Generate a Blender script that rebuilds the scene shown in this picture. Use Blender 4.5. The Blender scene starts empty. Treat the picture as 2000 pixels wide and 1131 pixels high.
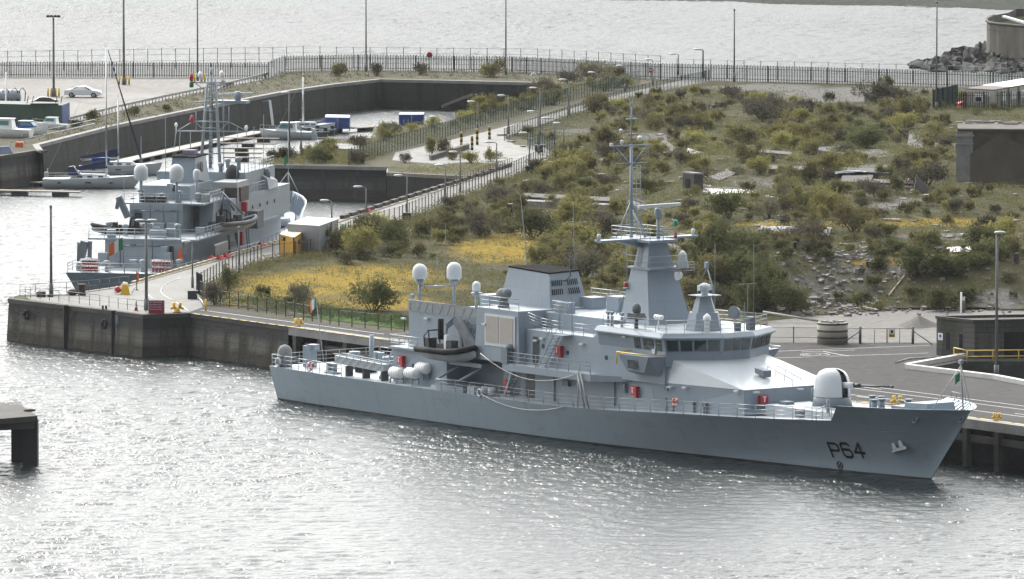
import bpy, bmesh, math, random
import numpy as np
from mathutils import Vector, Matrix
random.seed(7)
rng = np.random.default_rng(11)
SC = bpy.context.scene
COL = SC.collection
R = math.radians

# ------------------------------------------------------------------ camera model (metres; camera 72 m above the water)
CH, CF, YH = 72.0, 16000.0, -806.0
PIT = math.atan((565.5 - YH) / CF)
CP, SP = math.cos(PIT), math.sin(PIT)
Z = 4.0                                     # level of the quays


def ray(px, py):
    a = (px - 1000) / CF
    b = (py - 565.5) / CF
    return (a, CP - b * SP, -SP - b * CP)


def at(px, py, z=Z):
    d = ray(px, py)
    k = (z - CH) / d[2]
    return Vector((d[0] * k, d[1] * k, z))


def pix(x, y, z):
    z = z - CH
    c = y * CP - z * SP
    return (1000 + CF * x / c, 565.5 + CF * (-y * SP - z * CP) / c)


def scale_at(py, z=Z):
    return (py - YH) / (CH - z)


class Frame:
    def __init__(s, O, h):
        s.O = O
        s.h = R(h)
        s.a = (math.cos(s.h), math.sin(s.h))
        s.n = (-math.sin(s.h), math.cos(s.h))

    def loc(s, w):
        dx, dy = w[0] - s.O[0], w[1] - s.O[1]
        return Vector((dx * s.a[0] + dy * s.a[1], dx * s.n[0] + dy * s.n[1], w[2]))

    def T(s, px, py, t):
        d = ray(px, py)
        k = (t + s.n[0] * s.O[0] + s.n[1] * s.O[1]) / (s.n[0] * d[0] + s.n[1] * d[1])
        return s.loc((k * d[0], k * d[1], CH + k * d[2]))

    def S(s, px, py, v):
        d = ray(px, py)
        k = (v + s.a[0] * s.O[0] + s.a[1] * s.O[1]) / (s.a[0] * d[0] + s.a[1] * d[1])
        return s.loc((k * d[0], k * d[1], CH + k * d[2]))

    def Z(s, px, py, z):
        return s.loc(at(px, py, z))

    def world(s, p):
        return Vector((s.O[0] + p[0] * s.a[0] + p[1] * s.n[0], s.O[1] + p[0] * s.a[1] + p[1] * s.n[1], p[2]))


# ------------------------------------------------------------------ mesh builder
# meshes drawn in one go whose separate pieces become parts of their own: name -> (name of a piece, joining gap)
SPLIT = {'upper_rails': ('guard_rail', .05), 'main_deck_rails': ('guard_rail', .05), 'deck_lockers': ('deck_locker', .02), 'quarterdeck_gear': ('deck_fitting', .05), 'boat_bay_stores': ('stores_box', .05),
         'funnel_louvres': ('louvre', .3), 'sensors': ('sensor', .05), 'whip_aerials': ('whip_aerial', .05), 'deck_lamps': ('deck_lamp', .02), 'wall_fittings': ('wall_fitting', .05), 'white_domes': ('white_dome', .05),
         'lamp_stands': ('lamp_stand', .1), 'windlass_gear': ('windlass', .1), 'foredeck_fittings': ('foredeck_fitting', .05), 'loudhailers': ('loudhailer', .02), 'red_lamps': ('red_lamp', .02), 'top_deck_fittings': ('deck_fitting', .05),
         'door_openings': ('doorway', .02), 'dark_lockers': ('dark_locker', .02), 'ladders': ('ladder', .08), 'upper_decks': ('deck_plate', .02), 'covered_lamps': ('covered_lamp', .02), 'headlights': ('headlight', .02),
         'mooring_posts': ('mooring_post', .02), 'cabin_windows': ('cabin_window', .02), 'mast_rails': ('mast_rail', .05), 'roof_handrails': ('roof_handrail', .05), 'wing_parts': ('wing_part', .02), 'window_blinds': ('window_blind', .02),
         'bulwark_ribs': ('bulwark_frame', .02), 'stained_panels': ('stained_panel', .02), 'fire_boxes': ('fire_box', .02), 'hose_loops': ('hose', .05), 'winch_posts': ('winch_post', .02), 'float': ('float', .02), 'barrier_posts': ('barrier_post', .02), 'windows': ('window', .02), 'searchlight_set': ('searchlight', .15), 'gate_posts': ('gate_post', .02), 'yards': ('yard', .05), 'rusty_stands': ('rusty_stand', .05), 'deck_fittings': ('deck_fitting', .02), 'corner_trims': ('corner_trim', .02), 'cradle_parts': ('boat_cradle', .1)}


class MB:
    def __init__(s, local=False):
        s.v, s.f, s.sm, s.mi, s.m, s.local = [], [], [], [], 0, local

    def add(s, vs, fs, smooth=False):
        b = len(s.v)
        s.v += [tuple(v) for v in vs]
        for f in fs:
            s.f.append([b + i for i in f])
            s.sm.append(smooth)
            s.mi.append(s.m)
        return s

    def box(s, x0, x1, y0, y1, z0, z1):
        return s.add([(x0, y0, z0), (x1, y0, z0), (x1, y1, z0), (x0, y1, z0), (x0, y0, z1), (x1, y0, z1), (x1, y1, z1), (x0, y1, z1)],
                     [(3, 2, 1, 0), (4, 5, 6, 7), (0, 1, 5, 4), (1, 2, 6, 5), (2, 3, 7, 6), (3, 0, 4, 7)])

    def cbox(s, c, sz, rz=0.0, M=None):
        m = M or Matrix.Rotation(rz, 3, 'Z')
        c = Vector(c)
        vs = [c + m @ Vector((sx * sz[0] / 2, sy * sz[1] / 2, k * sz[2] / 2)) for k in (-1, 1) for sx, sy in ((-1, -1), (1, -1), (1, 1), (-1, 1))]
        return s.add(vs, [(3, 2, 1, 0), (4, 5, 6, 7), (0, 1, 5, 4), (1, 2, 6, 5), (2, 3, 7, 6), (3, 0, 4, 7)])

    def beam(s, p, q, w, h):
        p, q = Vector(p), Vector(q)
        d = (q - p).normalized()
        u = Vector((0, 0, 1)) if abs(d.z) < 0.95 else Vector((1, 0, 0))
        x = d.cross(u).normalized() * w / 2
        y = x.cross(d).normalized() * h / 2
        vs = [p - x - y, p + x - y, p + x + y, p - x + y, q - x - y, q + x - y, q + x + y, q - x + y]
        return s.add(vs, [(3, 2, 1, 0), (4, 5, 6, 7), (0, 1, 5, 4), (1, 2, 6, 5), (2, 3, 7, 6), (3, 0, 4, 7)])

    def loft(s, lo, hi, caps=True):
        n = len(lo)
        fs = [(i, (i + 1) % n, n + (i + 1) % n, n + i) for i in range(n)]
        if caps:
            fs += [tuple(range(n))[::-1], tuple(range(n, 2 * n))]
        return s.add(list(lo) + list(hi), fs)

    def prism(s, poly, z0, z1):
        return s.loft([(p[0], p[1], z0) for p in poly], [(p[0], p[1], z1) for p in poly])

    def face(s, *pts):
        return s.add(pts, [tuple(range(len(pts)))])

    def tube(s, p, q, r, n=6, r2=None):
        return s.path([p, q], r, n, r2)

    def path(s, pts, r, n=6, r2=None, closed=False):
        pts = [Vector(p) for p in pts]
        k = len(pts)
        vs, fs = [], []
        for i, p in enumerate(pts):
            if closed:
                d = pts[(i + 1) % k] - pts[i - 1]
            else:
                d = pts[min(i + 1, k - 1)] - pts[max(i - 1, 0)]
            d.normalize()
            u = Vector((0, 0, 1)) if abs(d.z) < 0.9 else Vector((1, 0, 0))
            x = d.cross(u).normalized()
            y = x.cross(d).normalized()
            rr = r if r2 is None else r + (r2 - r) * i / max(1, k - 1)
            for j in range(n):
                a = 2 * math.pi * j / n
                vs.append(p + x * math.cos(a) * rr + y * math.sin(a) * rr)
        for i in range(k if closed else k - 1):
            o = ((i + 1) % k) * n
            for j in range(n):
                fs.append((i * n + j, i * n + (j + 1) % n, o + (j + 1) % n, o + j))
        s.add(vs, fs, True)
        if not closed:
            b = len(s.v) - len(vs)
            s.f += [[b + j for j in range(n)][::-1], [b + (k - 1) * n + j for j in range(n)]]
            s.sm += [False, False]
            s.mi += [s.m, s.m]
        return s

    def lathe(s, prof, c, n=20, M=None, sc=(1, 1)):
        c = Vector(c)
        vs, fs = [], []
        for r, z in prof:
            for j in range(n):
                a = 2 * math.pi * j / n
                v = Vector((math.cos(a) * r * sc[0], math.sin(a) * r * sc[1], z))
                vs.append(c + (M @ v if M else v))
        k = len(prof)
        for i in range(k - 1):
            for j in range(n):
                fs.append((i * n + j, i * n + (j + 1) % n, (i + 1) * n + (j + 1) % n, (i + 1) * n + j))
        b = len(s.v)
        s.add(vs, fs, True)
        for ring, rev in ((0, True), (k - 1, False)):
            if prof[ring][0] > 1e-3:
                f = [b + ring * n + j for j in range(n)]
                s.f.append(f[::-1] if rev else f)
                s.sm.append(False)
                s.mi.append(s.m)
        return s

    def sphere(s, c, r, sc=(1, 1, 1), n=12, M=None):
        prof = [(max(1e-4, r * math.sin(math.pi * i / 8)), -r * math.cos(math.pi * i / 8) * sc[2]) for i in range(9)]
        return s.lathe(prof, c, n, M, sc)

    def torus(s, c, r, r2, M=None, n=18):
        M = M or Matrix.Identity(3)
        c = Vector(c)
        return s.path([c + M @ Vector((r * math.cos(2 * math.pi * i / n), r * math.sin(2 * math.pi * i / n), 0)) for i in range(n)], r2, 6, closed=True)

    def rail(s, pts, h=1.0, step=1.5, bars=2, r=.028, rp=.034):
        pts = [Vector(p) for p in pts]
        for k in range(bars + 1):
            f = h * (k + 1) / (bars + 1)
            for a, b in zip(pts, pts[1:]):
                s.tube(a + Vector((0, 0, f)), b + Vector((0, 0, f)), r if k == bars else r * .75, 4)
        for i, (a, b) in enumerate(zip(pts, pts[1:])):
            n = max(1, round((b - a).length / step))
            for j in range(n + (1 if i == len(pts) - 2 else 0)):
                p = a.lerp(b, j / n)
                s.tube(p, p + Vector((0, 0, h)), rp, 4)
        return s

    def clusters(s, e):
        par = list(range(len(s.v)))

        def fd(i):
            while par[i] != i:
                par[i] = par[par[i]]
                i = par[i]
            return i
        for f in s.f:
            a = fd(f[0])
            for i in f[1:]:
                par[fd(i)] = a
        bb = {}
        for i, v in enumerate(s.v):
            r = fd(i)
            b = bb.setdefault(r, [list(v), list(v)])
            for k in range(3):
                b[0][k] = min(b[0][k], v[k])
                b[1][k] = max(b[1][k], v[k])
        ks = list(bb)
        for i, a in enumerate(ks):
            for b in ks[i + 1:]:
                A, B = bb[a], bb[b]
                if all(A[0][k] - e <= B[1][k] and B[0][k] - e <= A[1][k] for k in range(3)):
                    par[fd(b)] = fd(a)
        out = {}
        for f, sm, mi in zip(s.f, s.sm, s.mi):
            c = out.setdefault(fd(f[0]), (MB(s.local), {}))
            idx = []
            for i in f:
                if i not in c[1]:
                    c[1][i] = len(c[0].v)
                    c[0].v.append(s.v[i])
                idx.append(c[1][i])
            c[0].f.append(idx)
            c[0].sm.append(sm)
            c[0].mi.append(mi)
        return [c[0] for c in out.values()]

    def build(s, name, mat, parent=None, recalc=True, label=None):
        if name in SPLIT and not getattr(s, 'piece', False):
            nm, e = SPLIT[name]
            cl = s.clusters(e)
            for c in cl:
                c.piece = True
            os_ = [c.build(nm, mat, parent, recalc, label) for c in cl]
            return os_[0]
        me = bpy.data.meshes.new(name)
        off = Vector((0, 0, 0))
        if not s.local:
            p = parent
            while p is not None:
                off += p.location
                p = p.parent
        me.from_pydata([(v[0] - off[0], v[1] - off[1], v[2] - off[2]) for v in s.v] if off.length else s.v, [], s.f)
        for m in (mat if isinstance(mat, (list, tuple)) else [mat]):
            me.materials.append(m)
        me.polygons.foreach_set('use_smooth', s.sm)
        me.polygons.foreach_set('material_index', s.mi)
        if recalc:
            bm = bmesh.new()
            bm.from_mesh(me)
            bmesh.ops.recalc_face_normals(bm, faces=bm.faces)
            bm.to_mesh(me)
            bm.free()
        me.update()
        o = bpy.data.objects.new(name, me)
        COL.objects.link(o)
        if parent is not None:
            o.parent = parent
        if label:
            o['label'] = label
        return o


def thing(name, label, cat, loc=(0, 0, 0), rz=0.0, group=None):
    o = bpy.data.objects.new(name, None)
    o.empty_display_size = 0.2
    COL.objects.link(o)
    o.location = loc
    o.rotation_euler = (0, 0, rz)
    return tag(o, label, cat, group)


def tag(o, label, cat, group=None):
    o['label'] = label
    o['category'] = cat
    if group:
        o['group'] = group
    return o


def kind(o, k='structure', label=None, cat=None):
    o['kind'] = k
    if label:
        o['label'] = label
    if cat:
        o['category'] = cat
    return o


def dup(root, loc, rz=0.0, label=None, sc=None):
    r = root.copy()
    COL.objects.link(r)
    r.location = loc
    r.rotation_euler = (0, 0, rz)
    if sc:
        r.scale = sc
    if label:
        r['label'] = label
    for ch in list(root.children):
        c = ch.copy()
        COL.objects.link(c)
        c.parent = r
        for g in list(ch.children):
            d = g.copy()
            COL.objects.link(d)
            d.parent = c
    return r


# ------------------------------------------------------------------ materials
def mat(name, col, rough=.6, var=.12, scale=1.0, stretch=(1, 1, 1), metal=0.0, col2=None, amt=.5, bump=0.0, bscale=8.0, spec=.5, alpha=1.0, trans=0.0):
    m = bpy.data.materials.new(name)
    m.use_nodes = True
    nt = m.node_tree
    bs = nt.nodes['Principled BSDF']
    bs.inputs['Roughness'].default_value = rough
    bs.inputs['Metallic'].default_value = metal
    bs.inputs['Specular IOR Level'].default_value = spec
    bs.inputs['Alpha'].default_value = alpha
    if trans:
        bs.inputs['Transmission Weight'].default_value = trans
    tc = nt.nodes.new('ShaderNodeTexCoord')
    mp = nt.nodes.new('ShaderNodeMapping')
    mp.inputs['Scale'].default_value = stretch
    nt.links.new(tc.outputs['Object'], mp.inputs[0])
    nz = nt.nodes.new('ShaderNodeTexNoise')
    nz.inputs['Scale'].default_value = scale
    nz.inputs['Detail'].default_value = 6
    nz.inputs['Roughness'].default_value = .65
    nt.links.new(mp.outputs[0], nz.inputs[0])
    rp = nt.nodes.new('ShaderNodeValToRGB')
    e = rp.color_ramp.elements
    c2 = col2 or tuple(c * (1 + var) for c in col)
    e[0].position = .5 - amt * .4
    e[1].position = .5 + amt * .4
    e[0].color = (*[c * (1 - var) for c in col], 1)
    e[1].color = (*c2, 1)
    nt.links.new(nz.outputs[0], rp.inputs[0])
    nt.links.new(rp.outputs[0], bs.inputs['Base Color'])
    if bump:
        n2 = nt.nodes.new('ShaderNodeTexNoise')
        n2.inputs['Scale'].default_value = bscale
        n2.inputs['Detail'].default_value = 4
        nt.links.new(mp.outputs[0], n2.inputs[0])
        bp = nt.nodes.new('ShaderNodeBump')
        bp.inputs['Strength'].default_value = bump
        bp.inputs['Distance'].default_value = .1
        nt.links.new(n2.outputs[0], bp.inputs['Height'])
        nt.links.new(bp.outputs[0], bs.inputs['Normal'])
    return m


def mixnode(nt, a, b, fac, mode='MIX'):
    n = nt.nodes.new('ShaderNodeMix')
    n.data_type = 'RGBA'
    n.blend_type = mode
    for sock, val in ((n.inputs[0], fac), (n.inputs[6], a), (n.inputs[7], b)):
        if hasattr(val, 'is_linked'):
            nt.links.new(val, sock)
        elif isinstance(val, (int, float)):
            sock.default_value = val
        else:
            sock.default_value = (*val, 1)
    return n.outputs[2]


def noise(nt, vec, scale, detail=5, rough=.6, stretch=None):
    if stretch:
        mp = nt.nodes.new('ShaderNodeMapping')
        mp.inputs['Scale'].default_value = stretch
        nt.links.new(vec, mp.inputs[0])
        vec = mp.outputs[0]
    n = nt.nodes.new('ShaderNodeTexNoise')
    n.inputs['Scale'].default_value = scale
    n.inputs['Detail'].default_value = detail
    n.inputs['Roughness'].default_value = rough
    nt.links.new(vec, n.inputs[0])
    return n.outputs[0]


def ramp(nt, fac, lo, hi, a=0.0, b=1.0):
    n = nt.nodes.new('ShaderNodeMapRange')
    n.clamp = True
    n.inputs[1].default_value = lo
    n.inputs[2].default_value = hi
    n.inputs[3].default_value = a
    n.inputs[4].default_value = b
    nt.links.new(fac, n.inputs[0])
    return n.outputs[0]


NAVY = mat('naval_grey_paint', (.25, .30, .35), .42, .09, .35, (1, 1, .35), amt=.9, bump=.15, bscale=.9)


def seams(m, bw, bh, dark, stain):
    """welded plate seams and faint run-down stains on painted steel"""
    nt = m.node_tree
    bs = nt.nodes['Principled BSDF']
    src = bs.inputs['Base Color'].links[0].from_socket
    tc = [n for n in nt.nodes if n.type == 'TEX_COORD'][0]
    sx = nt.nodes.new('ShaderNodeSeparateXYZ')
    nt.links.new(tc.outputs['Object'], sx.inputs[0])
    ad = nt.nodes.new('ShaderNodeMath')
    nt.links.new(sx.outputs[0], ad.inputs[0])
    nt.links.new(sx.outputs[1], ad.inputs[1])
    cx = nt.nodes.new('ShaderNodeCombineXYZ')
    nt.links.new(ad.outputs[0], cx.inputs[0])
    nt.links.new(sx.outputs[2], cx.inputs[1])
    bk = nt.nodes.new('ShaderNodeTexBrick')
    for k, v in (('Scale', 1), ('Brick Width', bw), ('Row Height', bh), ('Mortar Size', .022)):
        bk.inputs[k].default_value = v
    bk.inputs[1].default_value = (1, 1, 1, 1)
    bk.inputs[2].default_value = (.955, .955, .96, 1)
    bk.inputs[3].default_value = (dark, dark, dark, 1)
    nt.links.new(cx.outputs[0], bk.inputs[0])
    c = mixnode(nt, src, bk.outputs[0], 1.0, 'MULTIPLY')
    st = noise(nt, tc.outputs['Object'], 1.6, 4, .7, (1, 1, .12))
    c = mixnode(nt, c, (.20, .185, .155), ramp(nt, st, .6, .76, 0, stain))
    nt.links.new(c, bs.inputs['Base Color'])
NAVY2 = mat('naval_grey_dark', (.155, .185, .215), .5, .15, .6)
DECK = mat('pale_deck_coating', (.42, .46, .49), .55, .12, .5)
DKGREY = mat('dark_fittings', (.035, .038, .042), .55, .3, 2)
BLACK = mat('black_rubber', (.014, .014, .016), .8, .3, 2, spec=.2)
SOOT = mat('sooty_black_top', (.012, .012, .013), .95, .4, 1.5, spec=.04)
WHITE = mat('white_paint', (.84, .85, .85), .35, .06, .8)
OFFW = mat('radome_white', (.58, .61, .63), .4, .05, .6)
RED = mat('red_paint', (.42, .025, .035), .45, .15, 2)
ORANGE = mat('orange_plastic', (.72, .12, .025), .45, .1, 2)
YELLOW = mat('yellow_paint', (.72, .44, .02), .5, .12, 3)
GREEN = mat('green_paint', (.02, .22, .10), .5, .1, 2)
GLASS = mat('window_glass', (.02, .035, .042), .06, .3, 1.2, spec=.8)
STEEL = mat('galvanised_steel', (.34, .36, .37), .45, .12, 2, metal=.3)
LAMPG = mat('lamp_column_steel', (.125, .13, .13), .5, .12, 2)
TAN = mat('intake_mesh_tan', (.42, .38, .34), .7, .1, 6)
BROWN = mat('brown_louvre', (.055, .04, .035), .6, .2, 3)
ROPE = mat('mooring_rope', (.62, .62, .58), .8, .1, 10)
RUST = mat('rusty_iron', (.10, .05, .032), .8, .5, 1.5, col2=(.035, .03, .03))
WOOD = mat('weathered_timber', (.24, .21, .17), .85, .3, 3)
DKFENCE = mat('dark_green_fence_paint', (.006, .024, .021), .85, .2, 2, spec=.15)
BLUE = mat('blue_canvas', (.015, .06, .25), .6, .2, 1.2)
NAVYBLUE = mat('navy_sail_cover', (.012, .022, .075), .7, .2, 2)
FLAGG = mat('flag_green', (.02, .22, .09), .7, .05)
FLAGW = mat('flag_white', (.8, .8, .8), .7, .04)
FLAGO = mat('flag_orange', (.8, .17, .03), .7, .05)
CONC = mat('old_concrete', (.25, .245, .235), .85, .25, .5, bump=.3, bscale=3)
CONCD = mat('damp_and_shade_concrete', (.06, .056, .05), .85, .4, .35, bump=.4, bscale=3)  # under the quay deck this dark tone stands in for shade
ALU = mat('aluminium', (.6, .61, .62), .3, .06, 2, metal=.7)

seams(NAVY, 2.4, 1.5, .86, .4)
# ------------------------------------------------------------------ world, sun, camera
SUN_AZ = Vector((-0.36, 0.933, 0)).normalized()     # towards the sun: behind the scene, to the left
SUN_EL = R(34)
w = bpy.data.worlds.new('World')
SC.world = w
w.use_nodes = True
nt = w.node_tree
sky = nt.nodes.new('ShaderNodeTexSky')
sky.sky_type = 'NISHITA'
sky.sun_disc = False
sky.sun_elevation = SUN_EL
sky.sun_rotation = math.atan2(SUN_AZ.x, SUN_AZ.y)
sky.air_density = 1.1
sky.dust_density = 1.2
sky.ozone_density = 1.0
bg = nt.nodes['Background']
bg.inputs[1].default_value = 0.12
mxs = nt.nodes.new('ShaderNodeMix')        # thin bright cloud veil over the clear sky
mxs.data_type = 'RGBA'
mxs.inputs[0].default_value = .55
wtc = nt.nodes.new('ShaderNodeTexCoord')
wdt = nt.nodes.new('ShaderNodeVectorMath')  # the veil scatters light forward: brighter towards the sun
wdt.operation = 'DOT_PRODUCT'
nt.links.new(wtc.outputs['Generated'], wdt.inputs[0])
wdt.inputs[1].default_value = (SUN_AZ.x * math.cos(SUN_EL), SUN_AZ.y * math.cos(SUN_EL), math.sin(SUN_EL))
wmr = nt.nodes.new('ShaderNodeMapRange')
wmr.interpolation_type = 'SMOOTHSTEP'
nt.links.new(wdt.outputs['Value'], wmr.inputs[0])
for k_, v_ in ((1, -.2), (2, 1.0), (3, 3.4), (4, 50.0)):
    wmr.inputs[k_].default_value = v_
wvm = nt.nodes.new('ShaderNodeVectorMath')
wvm.operation = 'SCALE'
wvm.inputs[0].default_value = (1.03, 1.03, 1.01)
nt.links.new(wmr.outputs[0], wvm.inputs['Scale'])
nt.links.new(wvm.outputs[0], mxs.inputs[7])
nt.links.new(sky.outputs[0], mxs.inputs[6])
nt.links.new(mxs.outputs[2], bg.inputs[0])
sl = bpy.data.lights.new('sun', 'SUN')
sl.energy = 3.5
sl.angle = R(.55)
sl.color = (1, .965, .91)
so = bpy.data.objects.new('sun', sl)
COL.objects.link(so)
sd = Vector((SUN_AZ.x * math.cos(SUN_EL), SUN_AZ.y * math.cos(SUN_EL), math.sin(SUN_EL)))
so.rotation_euler = (-sd).to_track_quat('-Z', 'Y').to_euler()
so.location = (-200, 1200, 300)
cd = bpy.data.cameras.new('camera')
cd.sensor_width = 36
cd.lens = 36 * CF / 2000
cd.clip_start = 5
cd.clip_end = 9000
co = bpy.data.objects.new('camera', cd)
COL.objects.link(co)
co.location = (0, 0, CH)
co.rotation_euler = (R(90) - PIT, 0, 0)
SC.camera = co
SC.view_settings.view_transform = 'Standard'
SC.view_settings.look = 'None'
SC.view_settings.exposure = -0.12
SC.view_settings.gamma = 1.0

# ------------------------------------------------------------------ water
def water_material():
    m = bpy.data.materials.new('harbour_water')
    m.use_nodes = True
    nt = m.node_tree
    bs = nt.nodes['Principled BSDF']
    bs.inputs['Base Color'].default_value = (.012, .019, .02, 1)
    bs.inputs['IOR'].default_value = 1.333
    g = nt.nodes.new('ShaderNodeNewGeometry')
    pos = g.outputs['Position']
    sy = nt.nodes.new('ShaderNodeSeparateXYZ')      # the open channel beyond the fence is windier than the harbour
    nt.links.new(pos, sy.inputs[0])
    nt.links.new(ramp(nt, sy.outputs[1], 1115, 1150, .27, .45), bs.inputs['Roughness'])
    gust = noise(nt, pos, .028, 3, .55, (1, .5, 1))
    h = None
    for sc, dist, st in ((.9, .09, (1, .8, 1)), (2.6, .05, (1, .8, 1)), (7.0, .016, (1, 1, 1))):
        n = noise(nt, pos, sc, 2, .55, st)
        b = nt.nodes.new('ShaderNodeBump')
        nt.links.new(ramp(nt, gust, .35, .65, .62, 1.0), b.inputs['Strength'])
        b.inputs['Distance'].default_value = dist * 2.9
        nt.links.new(n, b.inputs['Height'])
        if h is not None:
            nt.links.new(h, b.inputs['Normal'])
        h = b.outputs[0]
    nt.links.new(h, bs.inputs['Normal'])
    return m


WATER = water_material()


def build_water():
    x0, x1, y0, y1 = -100.0, 100.0, 545.0, 1480.0
    nx = 500
    xs = np.concatenate([np.linspace(x0, -66, 44), np.linspace(-65.6, 52, 330), np.linspace(52.8, x1, 76)])
    ys = np.concatenate([np.arange(545, 860, .34), np.arange(860, 1110, .7), np.arange(1110, y1 + .1, .75)])
    nx, ny = len(xs), len(ys)
    X, Y = np.meshgrid(xs, ys)
    H = np.zeros_like(X)
    r = np.random.default_rng(5)
    for i in range(54):
        lam = .85 * (3.6 / .85) ** r.random()
        th = R(255) + r.normal() * .6
        k = 2 * math.pi / lam
        amp = .0044 * lam ** .8
        ph = r.random() * 6.283
        a = k * (X * math.cos(th) + Y * math.sin(th)) + ph
        H += amp * (np.sin(a) + .22 * np.sin(2 * a + 1.2))
    # gusts: slow change of wave height over the surface
    G = 1 + .35 * np.sin(X * .05 + Y * .021 + 1) * np.sin(Y * .034 - X * .03 + 2.2)
    H *= G
    edge = np.minimum(np.minimum(X - x0, x1 - X), np.minimum(Y - y0, y1 - Y))
    H *= np.clip(edge / 6, 0, 1) * (1 - .72 * np.clip((Y - 900) / 70, 0, 1) * np.clip((1125 - Y) / 20, 0, 1)) * (1 - .1 * np.clip((Y - 1110) / 30, 0, 1))
    n = nx * ny
    outer = [(-800, -40), (800, -40), (800, 2300), (-800, 2300)]
    co = np.empty((n + 4, 3), np.float32)
    co[:n, 0] = X.ravel()
    co[:n, 1] = Y.ravel()
    co[:n, 2] = H.ravel()
    for i, (a, b) in enumerate(outer):
        co[n + i] = (a, b, 0)
    idx = np.arange(n).reshape(ny, nx)
    q = np.stack([idx[:-1, :-1], idx[:-1, 1:], idx[1:, 1:], idx[1:, :-1]], -1).reshape(-1, 4)
    c = [idx[0, 0], idx[0, -1], idx[-1, -1], idx[-1, 0]]
    ring = [[n + i, n + (i + 1) % 4, c[(i + 1) % 4], c[i]] for i in range(4)]
    q = np.concatenate([q, np.array(ring)]).astype(np.int32)
    me = bpy.data.meshes.new('water')
    me.vertices.add(n + 4)
    me.vertices.foreach_set('co', co.ravel())
    me.loops.add(len(q) * 4)
    me.loops.foreach_set('vertex_index', q.ravel())
    me.polygons.add(len(q))
    me.polygons.foreach_set('loop_start', np.arange(0, len(q) * 4, 4, dtype=np.int32))
    sm = np.ones(len(q), bool)
    sm[-4:] = False
    me.polygons.foreach_set('use_smooth', sm)
    me.update(calc_edges=True)
    me.materials.append(WATER)
    o = bpy.data.objects.new('water', me)
    COL.objects.link(o)
    kind(o, 'structure', 'rippled grey harbour water', 'water')


build_water()

# ------------------------------------------------------------------ land
def pts(*ps, z=Z):
    return [at(p[0], p[1], z) for p in ps]


def poly_mesh(name, P3, m, z=None, hole=None):
    from mathutils.geometry import tessellate_polygon
    v = [Vector((p[0], p[1], p[2] if z is None else z)) for p in P3]
    loops = [v]
    if hole:
        loops.append([Vector((p[0], p[1], v[0].z)) for p in hole])
    t = tessellate_polygon(loops)
    mb = MB()
    mb.add([q for l in loops for q in l], [tuple(x) for x in t])
    o = mb.build(name, m)
    if len(o.data.polygons) and o.data.polygons[0].normal.z < 0:
        o.data.flip_normals()
    return o


def wall_material(name, top, mid, low, dark=.5, block=(2.2, .9)):
    m = bpy.data.materials.new(name)
    m.use_nodes = True
    nt = m.node_tree
    bs = nt.nodes['Principled BSDF']
    bs.inputs['Roughness'].default_value = .85
    g = nt.nodes.new('ShaderNodeNewGeometry')
    pos = g.outputs['Position']
    sx = nt.nodes.new('ShaderNodeSeparateXYZ')
    nt.links.new(pos, sx.inputs[0])
    n1 = noise(nt, pos, .35, 6, .65, (1, 1, .5))
    n2 = noise(nt, pos, .5, 4, .6, (1, 1, .06))
    ad = nt.nodes.new('ShaderNodeMath')
    ad.operation = 'MULTIPLY_ADD'
    nt.links.new(n1, ad.inputs[0])
    ad.inputs[1].default_value = 1.3
    nt.links.new(sx.outputs[2], ad.inputs[2])
    zz = ad.outputs[0]
    c = mixnode(nt, low, mid, ramp(nt, zz, 1.5, 2.1))
    c = mixnode(nt, c, top, ramp(nt, zz, 2.7, 3.5))
    c = mixnode(nt, c, tuple(x * dark for x in low), ramp(nt, n2, .50, .62, 0, .9))
    c = mixnode(nt, c, (.028, .036, .012), ramp(nt, noise(nt, pos, .22, 5, .7, (1, 1, .4)), .54, .66, 0, .6))
    c = mixnode(nt, c, (.16, .145, .12), ramp(nt, noise(nt, pos, .8, 5, .75, (1, 1, .18)), .60, .72, 0, .5))
    c = mixnode(nt, c, tuple(min(1, x * 1.9) for x in mid), ramp(nt, n1, .62, .75, 0, .55))
    cx = nt.nodes.new('ShaderNodeCombineXYZ')
    ax = nt.nodes.new('ShaderNodeMath')
    ax.operation = 'ADD'
    nt.links.new(sx.outputs[0], ax.inputs[0])
    nt.links.new(sx.outputs[1], ax.inputs[1])
    nt.links.new(ax.outputs[0], cx.inputs[0])
    nt.links.new(sx.outputs[2], cx.inputs[1])
    bk = nt.nodes.new('ShaderNodeTexBrick')
    bk.inputs['Scale'].default_value = 1
    bk.inputs['Brick Width'].default_value = block[0]
    bk.inputs['Row Height'].default_value = block[1]
    bk.inputs['Mortar Size'].default_value = .035
    bk.inputs[1].default_value = (1, 1, 1, 1)
    bk.inputs[2].default_value = (.8, .8, .8, 1)
    bk.inputs[3].default_value = (.35, .35, .35, 1)
    nt.links.new(cx.outputs[0], bk.inputs[0])
    c = mixnode(nt, c, bk.outputs[0], .7, 'MULTIPLY')
    nt.links.new(c, bs.inputs['Base Color'])
    b = nt.nodes.new('ShaderNodeBump')
    b.inputs['Strength'].default_value = .5
    b.inputs['Distance'].default_value = .15
    nt.links.new(noise(nt, pos, 2.5, 5), b.inputs['Height'])
    nt.links.new(b.outputs[0], bs.inputs['Normal'])
    return m


WALLM = wall_material('quay_stone', (.034, .034, .034), (.125, .117, .10), (.05, .043, .031))
WALLD = wall_material('basin_stone', (.036, .035, .031), (.032, .033, .024), (.02, .023, .012), .5)
WALLB = wall_material('block_stone', (.022, .023, .022), (.07, .07, .066), (.05, .046, .038), .55, (2.6, 1.1))


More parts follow.
